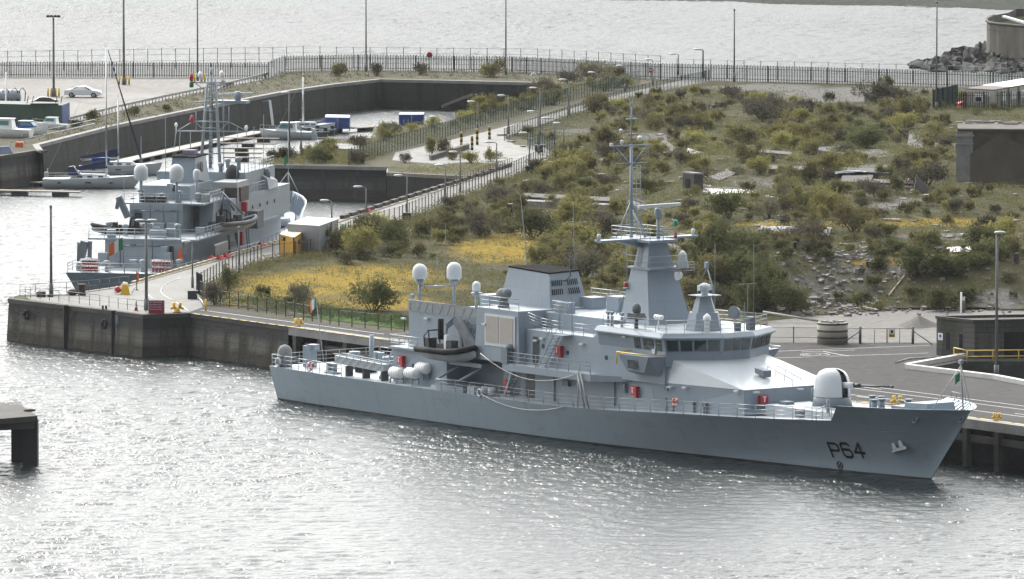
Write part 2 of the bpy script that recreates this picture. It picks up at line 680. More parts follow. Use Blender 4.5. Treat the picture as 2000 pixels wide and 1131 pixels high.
def asphalt(name, col, damp, sc=.12, amt=.5, rough=.75, spec=.22):
    m = bpy.data.materials.new(name)
    m.use_nodes = True
    nt = m.node_tree
    bs = nt.nodes['Principled BSDF']
    g = nt.nodes.new('ShaderNodeNewGeometry')
    pos = g.outputs['Position']
    n1 = noise(nt, pos, sc, 6, .62, (1, .45, 1))
    n2 = noise(nt, pos, 1.4, 5, .7)
    n3 = noise(nt, pos, .05, 3, .5)
    c = mixnode(nt, tuple(x * .8 for x in col), tuple(x * 1.2 for x in col), ramp(nt, n2, .35, .65))
    c = mixnode(nt, c, damp, ramp(nt, n1, .54, .66, 0, amt))
    c = mixnode(nt, c, tuple(x * 1.3 for x in col), ramp(nt, n3, .5, .7, 0, .5))
    n4 = noise(nt, pos, .55, 6, .8, (1, .6, 1))
    c = mixnode(nt, c, tuple(x * .55 for x in col), ramp(nt, n4, .57, .64, 0, .55))
    c = mixnode(nt, c, tuple(x * 1.45 for x in col), ramp(nt, noise(nt, pos, .3, 5, .75), .6, .66, 0, .4))
    nt.links.new(c, bs.inputs['Base Color'])
    nt.links.new(ramp(nt, n1, .5, .68, rough, rough * .75), bs.inputs['Roughness'])
    bs.inputs['Specular IOR Level'].default_value = spec
    return m


ROADM = asphalt('worn_pier_road', (.185, .18, .166), (.07, .07, .065))
APRON = asphalt('dark_asphalt', (.058, .056, .055), (.034, .033, .032), .08, .8, .85, .08)
CARP = asphalt('car_park_asphalt', (.16, .148, .135), (.11, .10, .095))
GRNDM = asphalt('gravelly_ground', (.10, .094, .066), (.055, .06, .032), .25, .9, .95, .05)
PALE = asphalt('pale_concrete', (.225, .22, .207), (.09, .086, .078), .16, .9)

OUT = (pts((18, 584), (137, 598), (207, 606), (280, 615), (371, 612), (565, 638.3), (2000, 833), (2300, 874))
       + [Vector((120, 640, Z)), Vector((140, 1120, Z))]
       + pts((2300, 166), (1850, 156), (1290, 142), (1050, 128), (560, 121), (0, 128), (-500, 130), (-500, 330), (0, 305), (76, 293), (83, 295), (74, 283),
             (220, 246), (336, 222), (450, 199), (561, 178), (650, 165), (742, 155), (900, 158), (1065, 162),
             (1050, 190), (1000, 215), (870, 241), (790, 247), (732, 249), (728, 270), (640, 272), (618, 279), (612, 300), (540, 301), (505, 321),
             (758, 326), (757, 337), (935, 346), (665, 430), (545, 473), (350, 528), (252, 557), (130, 575), (39, 576), (22, 580)))
PIT_ = pts((1806, 720), (1882, 706), (2120, 706), (2120, 772), (1945, 740))
kind(poly_mesh('ground', OUT, GRNDM, hole=PIT_))


def wall(label, P3, m, z0=-1.6, z1=Z, batter=.35, cap=.7, capm=None, name='stone_quay'):
    """stone wall along a polyline, the land on its left; its top is a coping course"""
    n = len(P3)
    nrm = []
    for i in range(n):
        a, b = P3[max(0, i - 1)], P3[min(n - 1, i + 1)]
        d = (b - a)
        d.z = 0
        d.normalize()
        nrm.append(Vector((d.y, -d.x, 0)))
    mb = MB()
    vs, fs = [], []
    for p, q in zip(P3, nrm):
        vs += [(*(p + q * (.06 + batter))[:2], z0), (*(p + q * .06)[:2], z1 - .38)]
    for i in range(n - 1):
        fs.append((2 * i, 2 * i + 2, 2 * i + 3, 2 * i + 1))
    mb.add(vs, fs)
    t = thing(name, label, 'wall', (P3[0].x, P3[0].y, 0))
    mb.build('wall_face', m, t, recalc=False)
    mb = MB()
    vs, fs = [], []
    for p, q in zip(P3, nrm):
        vs += [(*(p + q * .14)[:2], z1 - .38), (*(p + q * .14)[:2], z1 + .035), (*(p - q * cap)[:2], z1 + .035), (*(p - q * cap)[:2], z1 - .1)]
    for i in range(n - 1):
        for j in range(3):
            fs.append((4 * i + j, 4 * i + 4 + j, 4 * i + 5 + j, 4 * i + 1 + j))
    fs += [(0, 1, 2, 3), tuple(4 * (n - 1) + j for j in (3, 2, 1, 0))]
    mb.add(vs, fs)
    mb.build('coping', capm or CONCD, t, recalc=False)
    return t


wall('weathered stone wall at the head of the near pier, with a round fender tyre', OUT[-1:] + OUT[0:5], WALLM, cap=.5)
wall('stained stone quay wall between the pier corner and the piled quay', OUT[4:6], WALLM, cap=.5)
i0 = 17
wall('stone wharf wall under the yard of laid-up boats', OUT[i0:i0 + 4], WALLM)
wall('long dark curved stone wall along the far side of the marina basin', OUT[i0 + 3:i0 + 13], WALLD, capm=CONC)
wall('dark rubble edge below the scrub at the inner end of the marina', OUT[i0 + 12:i0 + 23], WALLD, batter=1.5, cap=.4)
wall('blockwork dock wall below the bushes, ahead of the farther ship', OUT[i0 + 22:i0 + 24], WALLB, cap=.6)
wall('lower concrete dock wall beside the ramped road', OUT[i0 + 23:i0 + 26], WALLB, z1=Z - .05, capm=CONC)
wall('timber edged quay wall alongside the farther ship', OUT[i0 + 25:i0 + 32], WALLD, cap=.4, capm=WOOD)


def sheet(name, ps, m, dz=.012, z=Z, hole=None):
    return kind(poly_mesh(name, pts(*ps), m, z + dz, hole))


FENCE_L = [(387, 570), (440, 540), (510, 511), (600, 503), (660, 477), (700, 455), (780, 435), (880, 394), (1004, 344), (1060, 318)]
sheet('road', [(60, 586), (140, 596), (210, 604), (280, 613), (371, 609.5), (396, 600)] + FENCE_L + [(1086, 302), (1000, 322), (935, 349), (668, 434), (548, 476.5), (353, 531), (255, 559), (130, 578), (50, 580)], ROADM)
sheet('turning_circle', [(1086, 302), (1060, 287), (1005, 283), (985, 268), (1100, 228), (1230, 190), (1395, 156), (1345, 154), (1200, 187), (1075, 224), (930, 262), (830, 285), (772, 298), (766, 313), (860, 321), (905, 317), (1000, 321)], PALE, .008)
sheet('apron', [(371, 610.5), (396, 600), (430, 604), (558, 624), (776, 651), (1505, 671), (2300, 673), (2300, 868), (2000, 830), (565, 636)], APRON, .016, hole=PIT_)
sheet('shore_path', [(-480, 131), (0, 129), (560, 122), (1050, 129), (1290, 143), (1850, 157), (2280, 167), (2280, 181), (2000, 176), (1850, 170), (1290, 155), (1000, 141), (700, 137), (558, 140), (525, 153), (-480, 151)], asphalt('grey_shore_path', (.15, .15, .148), (.09, .09, .09)), .01)
sheet('car_park', [(-500, 152), (524, 154), (330, 192), (135, 242), (-500, 300)], CARP)
sheet('yard_slab', [(1505, 669.5), (2300, 671.5), (2300, 610), (1760, 606), (1600, 618), (1500, 628)], asphalt('patched_yard_concrete', (.155, .148, .138), (.05, .047, .042), .1, 1.0, spec=.1), .02)


def strip(mb, a, b, wd, z):
    a, b = Vector(a), Vector(b)
    d = (b - a)
    d.z = 0
    d.normalize()
    n = Vector((-d.y, d.x, 0)) * wd / 2
    mb.face(*[(p.x, p.y, z) for p in (a - n, b - n, b + n, a + n)])


mb = MB()
for a, b in (((1507, 687), (1660, 681)), ((1660, 681), (1816, 675)), ((1507, 700), (1813, 690)), ((1565, 688), (1670, 684)), ((1608, 687), (1658, 696)),
             ((1661, 750), (2050, 800)), ((1661, 758), (1830, 779)), ((1830, 779), (2050, 807)), ((1662, 771), (2050, 821)), ((1982, 808), (2060, 817)), ((1660, 753), (1722, 761)),
             ((392, 606), (560, 628)), ((560, 628), (750, 653))):
    strip(mb, at(*a), at(*b), .14, Z + .024)
for a, b, n in (((180, 210), (520, 160), 16), ((150, 225), (420, 178), 12), ((100, 172), (500, 158), 18), ((110, 160), (520, 155), 20)):
    a, b = at(*a), at(*b)
    for i in range(n):
        p = a.lerp(b, i / n)
        strip(mb, p, a.lerp(b, (i + .45) / n), .13, Z + .024)
kind(mb.build('road_markings', mat('white_road_paint', (.62, .62, .60), .7, .2, 2)))
mb = MB()
mb.path([at(x, y, Z + .03) for x, y in ((350, 590), (330, 583), (318, 575), (314, 569), (316, 562), (324, 555), (337, 548), (352, 543))], .05, 4)
mb.path([at(x, y, Z + .03) for x, y in ((290, 576), (297, 582), (309, 587))], .05, 4)
mb.path([at(x, y, Z + .03) for x, y in ((345, 590), (365, 605), (372, 611))], .05, 4)
tag(mb.build('rope', ROPE), 'white rope lying in a curve across the pier road', 'rope')
mb = MB()
A, B = at(378, 613.4), at(752, 664)
L = (B - A).length
n = 20
for i in range(n):
    strip(mb, A.lerp(B, i / n), A.lerp(B, (i + .72) / n), .24, Z + .045)
A, B = at(1650, 782), at(2050, 837)
for i in range(12):
    strip(mb, A.lerp(B, i / 12), A.lerp(B, (i + .8) / 12), .3, Z + .05)
kind(mb.build('yellow_edge_line', mat('yellow_road_paint', (.60, .47, .10), .7, .2, 3)))

# piled quay edge: deck slab, beams and piles; shade below is painted dark
t = thing('piled_quay', 'concrete piled quay edge with dark open bays, alongside the nearer ship', 'quay', tuple(OUT[5]))
a, b = OUT[5], OUT[7]
d = (b - a).normalized()
nn = Vector((d.y, -d.x, 0))
Lq = (b - a).length


def qbox(mb, s0, s1, n0, n1, z0, z1):
    p = [a + d * s + nn * k for s, k in ((s0, n0), (s1, n0), (s1, n1), (s0, n1))]
    mb.prism(p, z0, z1)


mb = MB()
qbox(mb, 0, Lq, -.9, .1, Z - .75, Z + .03)
mb.build('deck_slab', CONC, t)
mb = MB()
qbox(mb, 2.6, Lq, -.5, .0, Z - 1.85, Z - 1.3)
mb.build('lower_beam', CONCD, t)
mb = MB()
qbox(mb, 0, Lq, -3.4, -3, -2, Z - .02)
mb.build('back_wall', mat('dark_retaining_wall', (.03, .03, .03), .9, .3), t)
mp = MB(local=True)
mp.box(-.28, .28, -.28, .28, -2, Z - .76)
pile0 = None
s = 1.3
while s < Lq:
    p = a + d * s + nn * .02 - Vector(t.location)
    if pile0 is None:
        o = pile0 = mp.build('pile', CONCD, t)
    else:
        o = pile0.copy()
        COL.objects.link(o)
    o.location = (p.x, p.y, -Z)
    o.rotation_euler = (0, 0, math.atan2(d.y, d.x))
    s += 4.2

# ------------------------------------------------------------------ the derelict field
def sstep(x):
    x = np.clip(x, 0, 1)
    return x * x * (3 - 2 * x)


def hz(x, y):
    x, y = np.asarray(x, float), np.asarray(y, float)
    h = 3.9 * sstep((y - 769) / 17) * sstep((x - 9) / 13) * (1 - sstep((y - 905) / 110))
    f = sstep((y - 770) / 12) * sstep((1105 - y) / 25)
    h = h + f * (.22 * np.sin(x * .31 + 1.3 * np.sin(y * .11)) * np.sin(y * .17 + x * .05) + .18 * np.sin(x * .83 + y * .4) * np.sin(y * .57 - x * .2))
    # crater of broken rubble on the bank
    h = h - 1.2 * np.exp(-((x - 31) / 5) ** 2 - ((y - 779) / 6) ** 2) + .9 * np.exp(-((x - 27) / 4) ** 2 - ((y - 790) / 5) ** 2)
    return Z + .05 + np.maximum(h, 0)


def ter(px, py):
    z = Z
    for _ in range(14):
        p = at(px, py, z)
        z = .4 * z + .6 * float(hz(p.x, p.y))
    p = at(px, py, z)
    p.z = float(hz(p.x, p.y))
    return p


FIELD = FENCE_L + [(1088, 300), (1040, 280), (1000, 264), (1110, 227), (1240, 189), (1400, 158), (1700, 165), (2000, 184), (2300, 190), (2300, 609), (1760, 605), (1600, 617), (1500, 627), (1490, 668), (1200, 660), (776, 644), (558, 617), (430, 596)]
FW = [(p.x, p.y) for p in pts(*FIELD)]


def inside(px, py, poly):
    px, py = np.asarray(px), np.asarray(py)
    r = np.zeros(px.shape, bool)
    n = len(poly)
    for i in range(n):
        x0, y0 = poly[i]
        x1, y1 = poly[(i + 1) % n]
        c = ((y0 > py) != (y1 > py)) & (px < (x1 - x0) * (py - y0) / (y1 - y0 + 1e-12) + x0)
        r ^= c
    return r


def npix(x, y, z):
    c = y * CP - (z - CH) * SP
    return 1000 + CF * x / c, 565.5 + CF * (-y * SP - (z - CH) * CP) / c


MOSS = [(640, 555, 185, 26, 1), (560, 562, 100, 22, 1), (720, 540, 150, 25, .9), (985, 488, 110, 26, 1), (1010, 470, 60, 14, .8), (760, 590, 100, 16, .9), (850, 560, 90, 14, .5), (650, 590, 80, 14, .7),
        (1650, 437, 420, 5, .8), (1850, 434, 150, 10, .8), (1810, 490, 60, 12, .7), (1710, 512, 60, 10, .8), (1380, 455, 150, 10, .5), (1380, 660, 60, 8, .7), (1050, 300, 50, 6, .5),
        (1010, 455, 60, 8, .7), (1960, 455, 50, 8, .6), (1290, 280, 30, 4, .7), (1900, 500, 60, 6, .5), (450, 585, 60, 14, .8)]
BARE = [(1640, 186, 120, 15, 1), (1500, 172, 120, 9, .8), (1780, 175, 90, 7, .6), (1420, 372, 62, 7, 1), (1480, 358, 60, 14, .6), (1120, 258, 50, 10, .6), (1290, 268, 70, 10, .7), (1700, 300, 40, 9, .8), (1715, 330, 50, 10, .8),
        (1740, 405, 50, 10, .9), (1780, 392, 40, 6, .7), (1650, 350, 60, 8, .5), (1860, 462, 120, 7, .8), (1780, 520, 60, 14, .9), (1700, 545, 60, 12, .4), (1640, 530, 70, 40, .5), (1600, 560, 70, 40, .6), (1050, 400, 120, 8, .5), (1530, 455, 80, 10, .6),
        (720, 632, 60, 8, .9), (640, 625, 90, 6, .6), (1950, 585, 60, 25, .7), (1230, 495, 40, 10, .6), (1370, 210, 60, 10, .5)]
LAWN = [(680, 622, 110, 9, 1), (760, 636, 40, 8, 1), (420, 590, 30, 8, .7)]


def mask(px, py, els):
    r = np.zeros(px.shape)
    for cx, cy, rx, ry, s in els:
        q = np.sqrt(((px - cx) / rx) ** 2 + ((py - cy) / ry) ** 2)
        r = np.maximum(r, s * np.clip((1.5 - q) / .9, 0, 1))
    return r


def field_material():
    m = bpy.data.materials.new('rough_field_ground')
    m.use_nodes = True
    nt = m.node_tree
    bs = nt.nodes['Principled BSDF']
    bs.inputs['Roughness'].default_value = .95
    bs.inputs['Specular IOR Level'].default_value = .05
    g = nt.nodes.new('ShaderNodeNewGeometry')
    pos = g.outputs['Position']
    at_ = nt.nodes.new('ShaderNodeAttribute')
    at_.attribute_name = 'cover'
    sp = nt.nodes.new('ShaderNodeSeparateColor')
    nt.links.new(at_.outputs['Color'], sp.inputs[0])
    n1 = noise(nt, pos, .35, 6, .7, (1, .6, 1))
    n2 = noise(nt, pos, 1.7, 5, .7)
    n3 = noise(nt, pos, .13, 4, .6, (1, .5, 1))
    c = mixnode(nt, (.05, .05, .023), (.085, .078, .044), ramp(nt, n1, .38, .62))
    c = mixnode(nt, c, (.10, .095, .083), ramp(nt, n3, .56, .68, 0, .6))
    c = mixnode(nt, c, (.05, .06, .02), ramp(nt, n2, .55, .7, 0, .6))

    def layer(c, ch, col, lo, hi):
        md = nt.nodes.new('ShaderNodeMath')
        md.operation = 'MULTIPLY_ADD'
        nt.links.new(n1, md.inputs[0])
        md.inputs[1].default_value = .9
        nt.links.new(sp.outputs[ch], md.inputs[2])
        return mixnode(nt, c, col, ramp(nt, md.outputs[0], lo, hi))
    grey = mixnode(nt, (.10, .097, .09), (.19, .182, .17), ramp(nt, n2, .4, .62))
    c = layer(c, 1, grey, .85, 1.15)
    ye = mixnode(nt, (.36, .225, .02), (.16, .125, .03), ramp(nt, n2, .30, .60))
    ye = mixnode(nt, ye, (.05, .055, .022), ramp(nt, noise(nt, pos, .55, 6, .75, (.6, .22, 1)), .52, .64, 0, .6))
    c = layer(c, 0, ye, .75, 1.35)
    c = layer(c, 2, (.065, .115, .025), .85, 1.1)
    nt.links.new(c, bs.inputs['Base Color'])
    b = nt.nodes.new('ShaderNodeBump')
    b.inputs['Strength'].default_value = .7
    b.inputs['Distance'].default_value = .3
    nt.links.new(n2, b.inputs['Height'])
    nt.links.new(b.outputs[0], bs.inputs['Normal'])
    return m


def build_field():
    st = .8
    x0, x1, y0, y1 = -34, 100, 735, 1128
    xs = np.arange(x0, x1, st)
    ys = np.arange(y0, y1, st)
    X, Y = np.meshgrid(xs, ys)
    H = hz(X, Y)
    ok = inside(X, Y, FW)
    PX, PY = npix(X, Y, H)
    idx = np.arange(X.size).reshape(X.shape)
    q = np.stack([idx[:-1, :-1], idx[:-1, 1:], idx[1:, 1:], idx[1:, :-1]], -1).reshape(-1, 4)
    keep = ok.ravel()[q].all(1)
    q = q[keep]
    u, inv = np.unique(q, return_inverse=True)
    q = inv.reshape(-1, 4)
    v = np.stack([X.ravel()[u], Y.ravel()[u], H.ravel()[u]], 1)
    me = bpy.data.meshes.new('field')
    me.from_pydata(v.tolist(), [], q.tolist())
    px, py = PX.ravel()[u], PY.ravel()[u]
    col = np.ones((len(u), 4), np.float32)
    col[:, 0] = mask(px, py, MOSS)
    col[:, 1] = mask(px, py, BARE)
    col[:, 2] = mask(px, py, LAWN)
    at_ = me.color_attributes.new('cover', 'FLOAT_COLOR', 'POINT')
    at_.data.foreach_set('color', col.ravel())
    me.polygons.foreach_set('use_smooth', np.ones(len(q), bool))
    me.materials.append(field_material())
    o = bpy.data.objects.new('field', me)
    COL.objects.link(o)
    kind(o)


build_field()

# far shore
mb = MB()
NB = 200
xs = [-690 + 1300 * i / NB for i in range(NB + 1)]
vs, fs = [], []
for j in range(8):
    for i, x in enumerate(xs):
        y0 = at(1040, 0, 0).y + 2 - max(-60, min(x - 3, 150)) * .48 + 1.5 * math.sin(x * .21) + random.uniform(-.6, .6)
        vs.append((x, y0 + j * j * 2.5, -.3 + (j * j * 2.5) * .05 + random.uniform(-.2, .2)))
for j in range(7):
    for i in range(NB):
        fs.append((j * (NB + 1) + i, j * (NB + 1) + i + 1, (j + 1) * (NB + 1) + i + 1, (j + 1) * (NB + 1) + i))
mb.add(vs, fs)
kind(mb.build('beach', mat('dark_shingle', (.045, .05, .042), .95, .6, .9, amt=.7, bump=.6, bscale=3, spec=.05)))
# ------------------------------------------------------------------ the nearer ship
A1 = Frame((-16.757, 729.101), -53.9)
ship = thing('patrol_ship', 'long grey naval patrol ship, black P64 on its bow, moored along the near quay', 'ship', (A1.O[0], A1.O[1], 0), A1.h)


def lerp1(x, tab):
    if x <= tab[0][0]:
        return tab[0][1]
    for (a, b), (c, d) in zip(tab, tab[1:]):
        if x <= c:
            u = (x - a) / (c - a)
            return b + (d - b) * u
    return tab[-1][1]


HB_D = [(0, 6.0), (4, 6.4), (10, 6.75), (20, 6.95), (30, 7.0), (52, 7.0), (60, 6.95), (68, 6.75), (74, 6.5), (79, 6.15), (81.5, 5.9), (84.5, 4.95), (87, 3.75), (89, 2.35), (90.3, 1.1), (91.2, .04)]
HB_W = [(0, 5.4), (5, 5.65), (12, 5.9), (20, 6.1), (30, 6.2), (42, 5.9), (50, 5.3), (58, 4.3), (65, 3.35), (72, 2.5), (79, 1.5), (84, .5), (86, .04)]
ZD = [(0, 3.0), (44, 3.02), (52, 3.3), (60, 3.7), (70, 4.05), (79, 4.5), (100, 4.5)]


def ztop(s):
    return lerp1(s, ZD) if s < 78.7 else lerp1(s, [(78.7, 4.5), (81.0, 5.95), (84, 6.02), (92, 6.1)])


def hull_half(s, z):
    """half breadth of the hull at station s, height z; flares towards the bow"""
    zt = 3.0 if s < 44 else (6.05 if s > 81 else lerp1(s, [(44, 3.0), (60, 3.8), (81, 6.05)]))
    f = max(-.25, min(1.0, z / zt))
    p = 1.0 + .75 * max(0, min(1, (s - 55) / 25))
    d, w_ = lerp1(s, HB_D), lerp1(min(s, 86), HB_W)
    if s > 86:
        # above the raked stem: the section starts at stem height
        zs = (s - 86) / 5.2 * 6.1
        f = max(0, min(1, (z - zs) / max(.05, 6.08 - zs)))
        w_ = .03
    return max(.03, w_ + (d - w_) * (math.copysign(abs(f) ** p, f)))


def hull_shell(name, stations, zfun, halffun, m, parent, levels=9, z0=-.6, stemz=None, stern_rake=.45, thick=.14):
    mb = MB(local=True)
    rows = []
    for s in stations:
        zt = zfun(s)
        zb = z0 if stemz is None else max(z0, stemz(s))
        row = []
        for k in range(levels + 1):
            z = zb + (zt - zb) * k / levels
            x = s
            if s < 6:
                x = s + stern_rake * (1 - s / 6) * (1 - max(0, z) / zt)
            row.append((x, halffun(s, z), z))
        rows.append(row)
    nl = levels + 1
    for side in (-1, 1):
        vs = [(x, side * h, z) for row in rows for x, h, z in row]
        fs = []
        for i in range(len(rows) - 1):
            for k in range(levels):
                f = (i * nl + k, (i + 1) * nl + k, (i + 1) * nl + k + 1, i * nl + k + 1)
                fs.append(f if side < 0 else f[::-1])
        mb.add(vs, fs, True)
        # gunwale strip and inner face
        vs, fs = [], []
        for row, s in zip(rows, stations):
            x, h, z = row[-1]
            h2 = max(.02, h - thick)
            zd = min(z - .02, lerp1(s, ZD)) if parent is ship else z - .5
            if stemz is not None:
                zd = min(z - .02, max(zd, stemz(s) + .35))
            vs += [(x, side * h, z), (x, side * h2, z), (x, side * max(.02, halffun(s, zd) - thick), zd - .05)]
        for i in range(len(rows) - 1):
            for k in range(2):
                fs.append((3 * i + k, 3 * i + 3 + k, 3 * i + 4 + k, 3 * i + 1 + k))
        mb.add(vs, fs)
    # transom
    r = rows[0]
    vs = [(x, -h, z) for x, h, z in r] + [(x, h, z) for x, h, z in r[::-1]]
    mb.add(vs, [tuple(range(len(vs)))])
    return mb.build(name, m, parent, recalc=True)


STN = [0, .8, 2, 4, 6, 9, 13, 18, 24, 30, 36, 42, 47, 52, 56, 60, 64, 68, 72, 75, 77.5, 78.7, 79.2, 79.8, 80.4, 81, 82.5, 84, 85.5, 86.5, 87.5, 88.3, 89, 89.7, 90.3, 90.8, 91.2]
HULLM = mat('hull_grey_paint', (.30, .366, .42), .38, .08, .12, (1, 1, 1.2), amt=1, bump=.25, bscale=.55)
_nt = HULLM.node_tree
_bs = _nt.nodes['Principled BSDF']
_old = _bs.inputs['Base Color'].links[0].from_socket
_tc = [n for n in _nt.nodes if n.type == 'TEX_COORD'][0]
_st = noise(_nt, _tc.outputs['Object'], 1.1, 4, .7, (1, .2, .10))
_c = mixnode(_nt, _old, (.22, .20, .165), ramp(_nt, _st, .58, .74, 0, .6))
_c = mixnode(_nt, _c, (.17, .185, .19), ramp(_nt, noise(_nt, _tc.outputs['Object'], .5, 5, .7, (.6, .2, 1.6)), .54, .72, 0, .4))
_sx = _nt.nodes.new('ShaderNodeSeparateXYZ')
_nt.links.new(_tc.outputs['Object'], _sx.inputs[0])
_c = mixnode(_nt, (.012, .013, .014), _c, ramp(_nt, _sx.outputs[2], .10, .16))
_nt.links.new(_c, _bs.inputs['Base Color'])
seams(HULLM, 3.2, 1.15, .9, .0)
hull = hull_shell('hull', STN, ztop, hull_half, HULLM, ship, stemz=lambda s: -.6 if s < 86 else (s - 86) / 5.2 * 6.1)


def deck_poly(mb, ss, zf, hf, inset=.1):
    vs, fs = [], []
    for s in ss:
        z = zf(s)
        h = hf(s, z) - inset
        vs += [(s, -h, z), (s, h, z)]
    for i in range(len(ss) - 1):
        fs.append((2 * i, 2 * i + 2, 2 * i + 3, 2 * i + 1))
    mb.add(vs, fs)


mb = MB(local=True)
deck_poly(mb, [.05, 2, 6, 13, 24, 36, 44, 52, 60, 70, 79, 80.8], lambda s: lerp1(s, ZD) - .03, hull_half)
deck_poly(mb, [80.7, 81.5, 82.5, 84.5, 86, 87.5, 89, 90.0], lambda s: 4.95, hull_half, .15)
mb.box(80.65, 80.72, -3.7, 3.7, 4.4, 4.96)
mb.build('deck', DECK, ship)

# pennant number, draught mark, hawse pipes and anchor follow the flare of the hull
def on_hull(s, z, off=.02):
    h = hull_half(s, z)
    return (s, -(h + off), z)


def strokes(mb, path, wd, s0, z0, sx, sz, slope=0.0):
    for (a, b), (c, d_) in zip(path, path[1:]):
        v = Vector((c - a, d_ - b))
        L_ = v.length
        v /= L_
        n_ = Vector((-v.y, v.x)) * wd / 2
        e = v * wd * .42
        q = [(a - e.x - n_.x, b - e.y - n_.y), (c + e.x - n_.x, d_ + e.y - n_.y), (c + e.x + n_.x, d_ + e.y + n_.y), (a - e.x + n_.x, b - e.y + n_.y)]
        P_ = [(s0 + x * sx + .14 * y * sz, z0 + y * sz + slope * x * sx) for x, y in q]
        mb.add([on_hull(s, z, .03) for s, z in P_], [(0, 1, 2, 3)])


def hullpx(px, py):
    z = 2.0
    p = None
    t = -3.5
    for _ in range(12):
        p = A1.T(px, py, t)
        t = -hull_half(p.x, p.z)
    return p


pA, pB = hullpx(1619, 891), hullpx(1684, 893)
mb = MB(local=True)
cw = (pB.x - pA.x)
zb = pA.z
pA.x += .5
hh = 1.18
cl = cw / 3.45
for i, g in enumerate(([[(0, 0), (0, 1), (.75, 1), (.95, .88), (.95, .58), (.75, .47), (0, .47)]],
                       [[(.9, .9), (.75, 1), (.2, 1), (0, .85), (0, .15), (.2, 0), (.75, 0), (.95, .14), (.95, .4), (.75, .54), (.05, .54)]],
                       [[(.7, 0), (.7, 1), (0, .32), (1, .32)]])):
    for pth in g:
        strokes(mb, pth, .19, pA.x + i * cl * 1.23, zb + (pB.z - pA.z) * i / 2, cl * .92, hh)
mb.build('pennant_number', mat('black_lettering', (.005, .005, .006), .6, .1, spec=.2), ship)
mb = MB(local=True)
c = hullpx(1641, 909)
for k in range(14):
    a0, a1 = 2 * math.pi * k / 14, 2 * math.pi * (k + 1) / 14
    mb.add([on_hull(c.x + math.cos(a) * r, c.z + math.sin(a) * r, .03) for a, r in ((a0, .26), (a1, .26), (a1, .36), (a0, .36))], [(0, 1, 2, 3)])
for a in (R(45), R(135)):
    v, u = Vector((math.cos(a), math.sin(a))) * .25, Vector((-math.sin(a), math.cos(a))) * .06
    mb.add([on_hull(c.x + q.x, c.z + q.y, .035) for q in (-v - u, v - u, v + u, -v + u)], [(0, 1, 2, 3)])
mb.build('thruster_mark', BLACK, ship)
for px, py in ((1788, 819), (1878, 818)):
    c = hullpx(px, py)
    h = hull_half(c.x, c.z)
    mb = MB(local=True)
    M = Matrix.Rotation(R(90), 3, 'X') @ Matrix.Rotation(R(-20 if px < 1800 else -50), 3, 'Z') if False else Matrix.Rotation(R(72), 3, 'X')
    mb.torus((c.x, -h - .03, c.z), .30, .085, M)
    mb.m = 1
    mb.lathe([(.27, 0), (.27, .05)], (c.x, -h + .03, c.z), 14, M)
    mb.build('hawse_pipe', [NAVY, DKGREY], ship)
c = hullpx(1753, 876)
an = MB(local=True)
h = -hull_half(c.x, c.z) - .18


def ap(px, py, o=0.0):
    p = A1.T(px, py, h - o)
    return tuple(p)


cr = [ap(1738, 880), ap(1742, 882), ap(1769, 872), ap(1770, 866)]
an.loft([ap(1741, 884, .2), ap(1770, 877, .2), ap(1769, 871, .2), ap(1745, 877, .2)], [ap(1741, 884, -.15), ap(1770, 877, -.15), ap(1769, 871, -.15), ap(1745, 877, -.15)])
for pts_ in (((1744, 880), (1752, 876), (1737, 849)), ((1757, 877), (1766, 873), (1751, 846))):
    q = [ap(*p, .2) for p in pts_]
    q2 = [ap(*p, .02) for p in pts_]
    an.loft(q, q2)
an.build('anchor', DECK, ship)
mb = MB(local=True)
p0, p1 = hullpx(1722, 845), hullpx(1772, 846)
mb.add([on_hull(p0.x, p0.z, .02), on_hull(p1.x, p1.z, .02), on_hull(p1.x, p1.z + .06, .12), on_hull(p0.x, p0.z + .06, .12), on_hull(p0.x, p0.z + .1, .0), on_hull(p1.x, p1.z + .1, .0)], [(0, 1, 2, 3), (3, 2, 5, 4)])
mb.build('rubbing_strip', NAVY, ship)

# bulwark frames inside the bow
mb = MB(local=True)
for i in range(9):
    s = 82.5 + i * .85
    for sd_ in (-1, 1):
        h = hull_half(s, 6.0) - .16
        h0 = hull_half(s, 5.0) - .3
        mb.loft([(s - .05, sd_ * h, 6.0), (s + .05, sd_ * h, 6.0), (s + .05, sd_ * (h0 - .35), 4.98), (s - .05, sd_ * (h0 - .35), 4.98)],
                [(s - .05, sd_ * (h - .12), 6.0), (s + .05, sd_ * (h - .12), 6.0), (s + .05, sd_ * (h0 - .75), 4.98), (s - .05, sd_ * (h0 - .75), 4.98)])
mb.build('bulwark_ribs', NAVY, ship)

# ---- deckhouses
sup = MB(local=True)
W1, W0 = 5.45, 5.0


def blk(s0, s1, w, z0, z1, w1=None, ds0=0, ds1=0):
    """symmetrical block; w at the bottom, w1 at the top; ds shift the top ends"""
    w1 = w if w1 is None else w1
    sup.loft([(s0, -w, z0), (s1, -w, z0), (s1, w, z0), (s0, w, z0)], [(s0 + ds0, -w1, z1), (s1 + ds1, -w1, z1), (s1 + ds1, w1, z1), (s0 + ds0, w1, z1)])


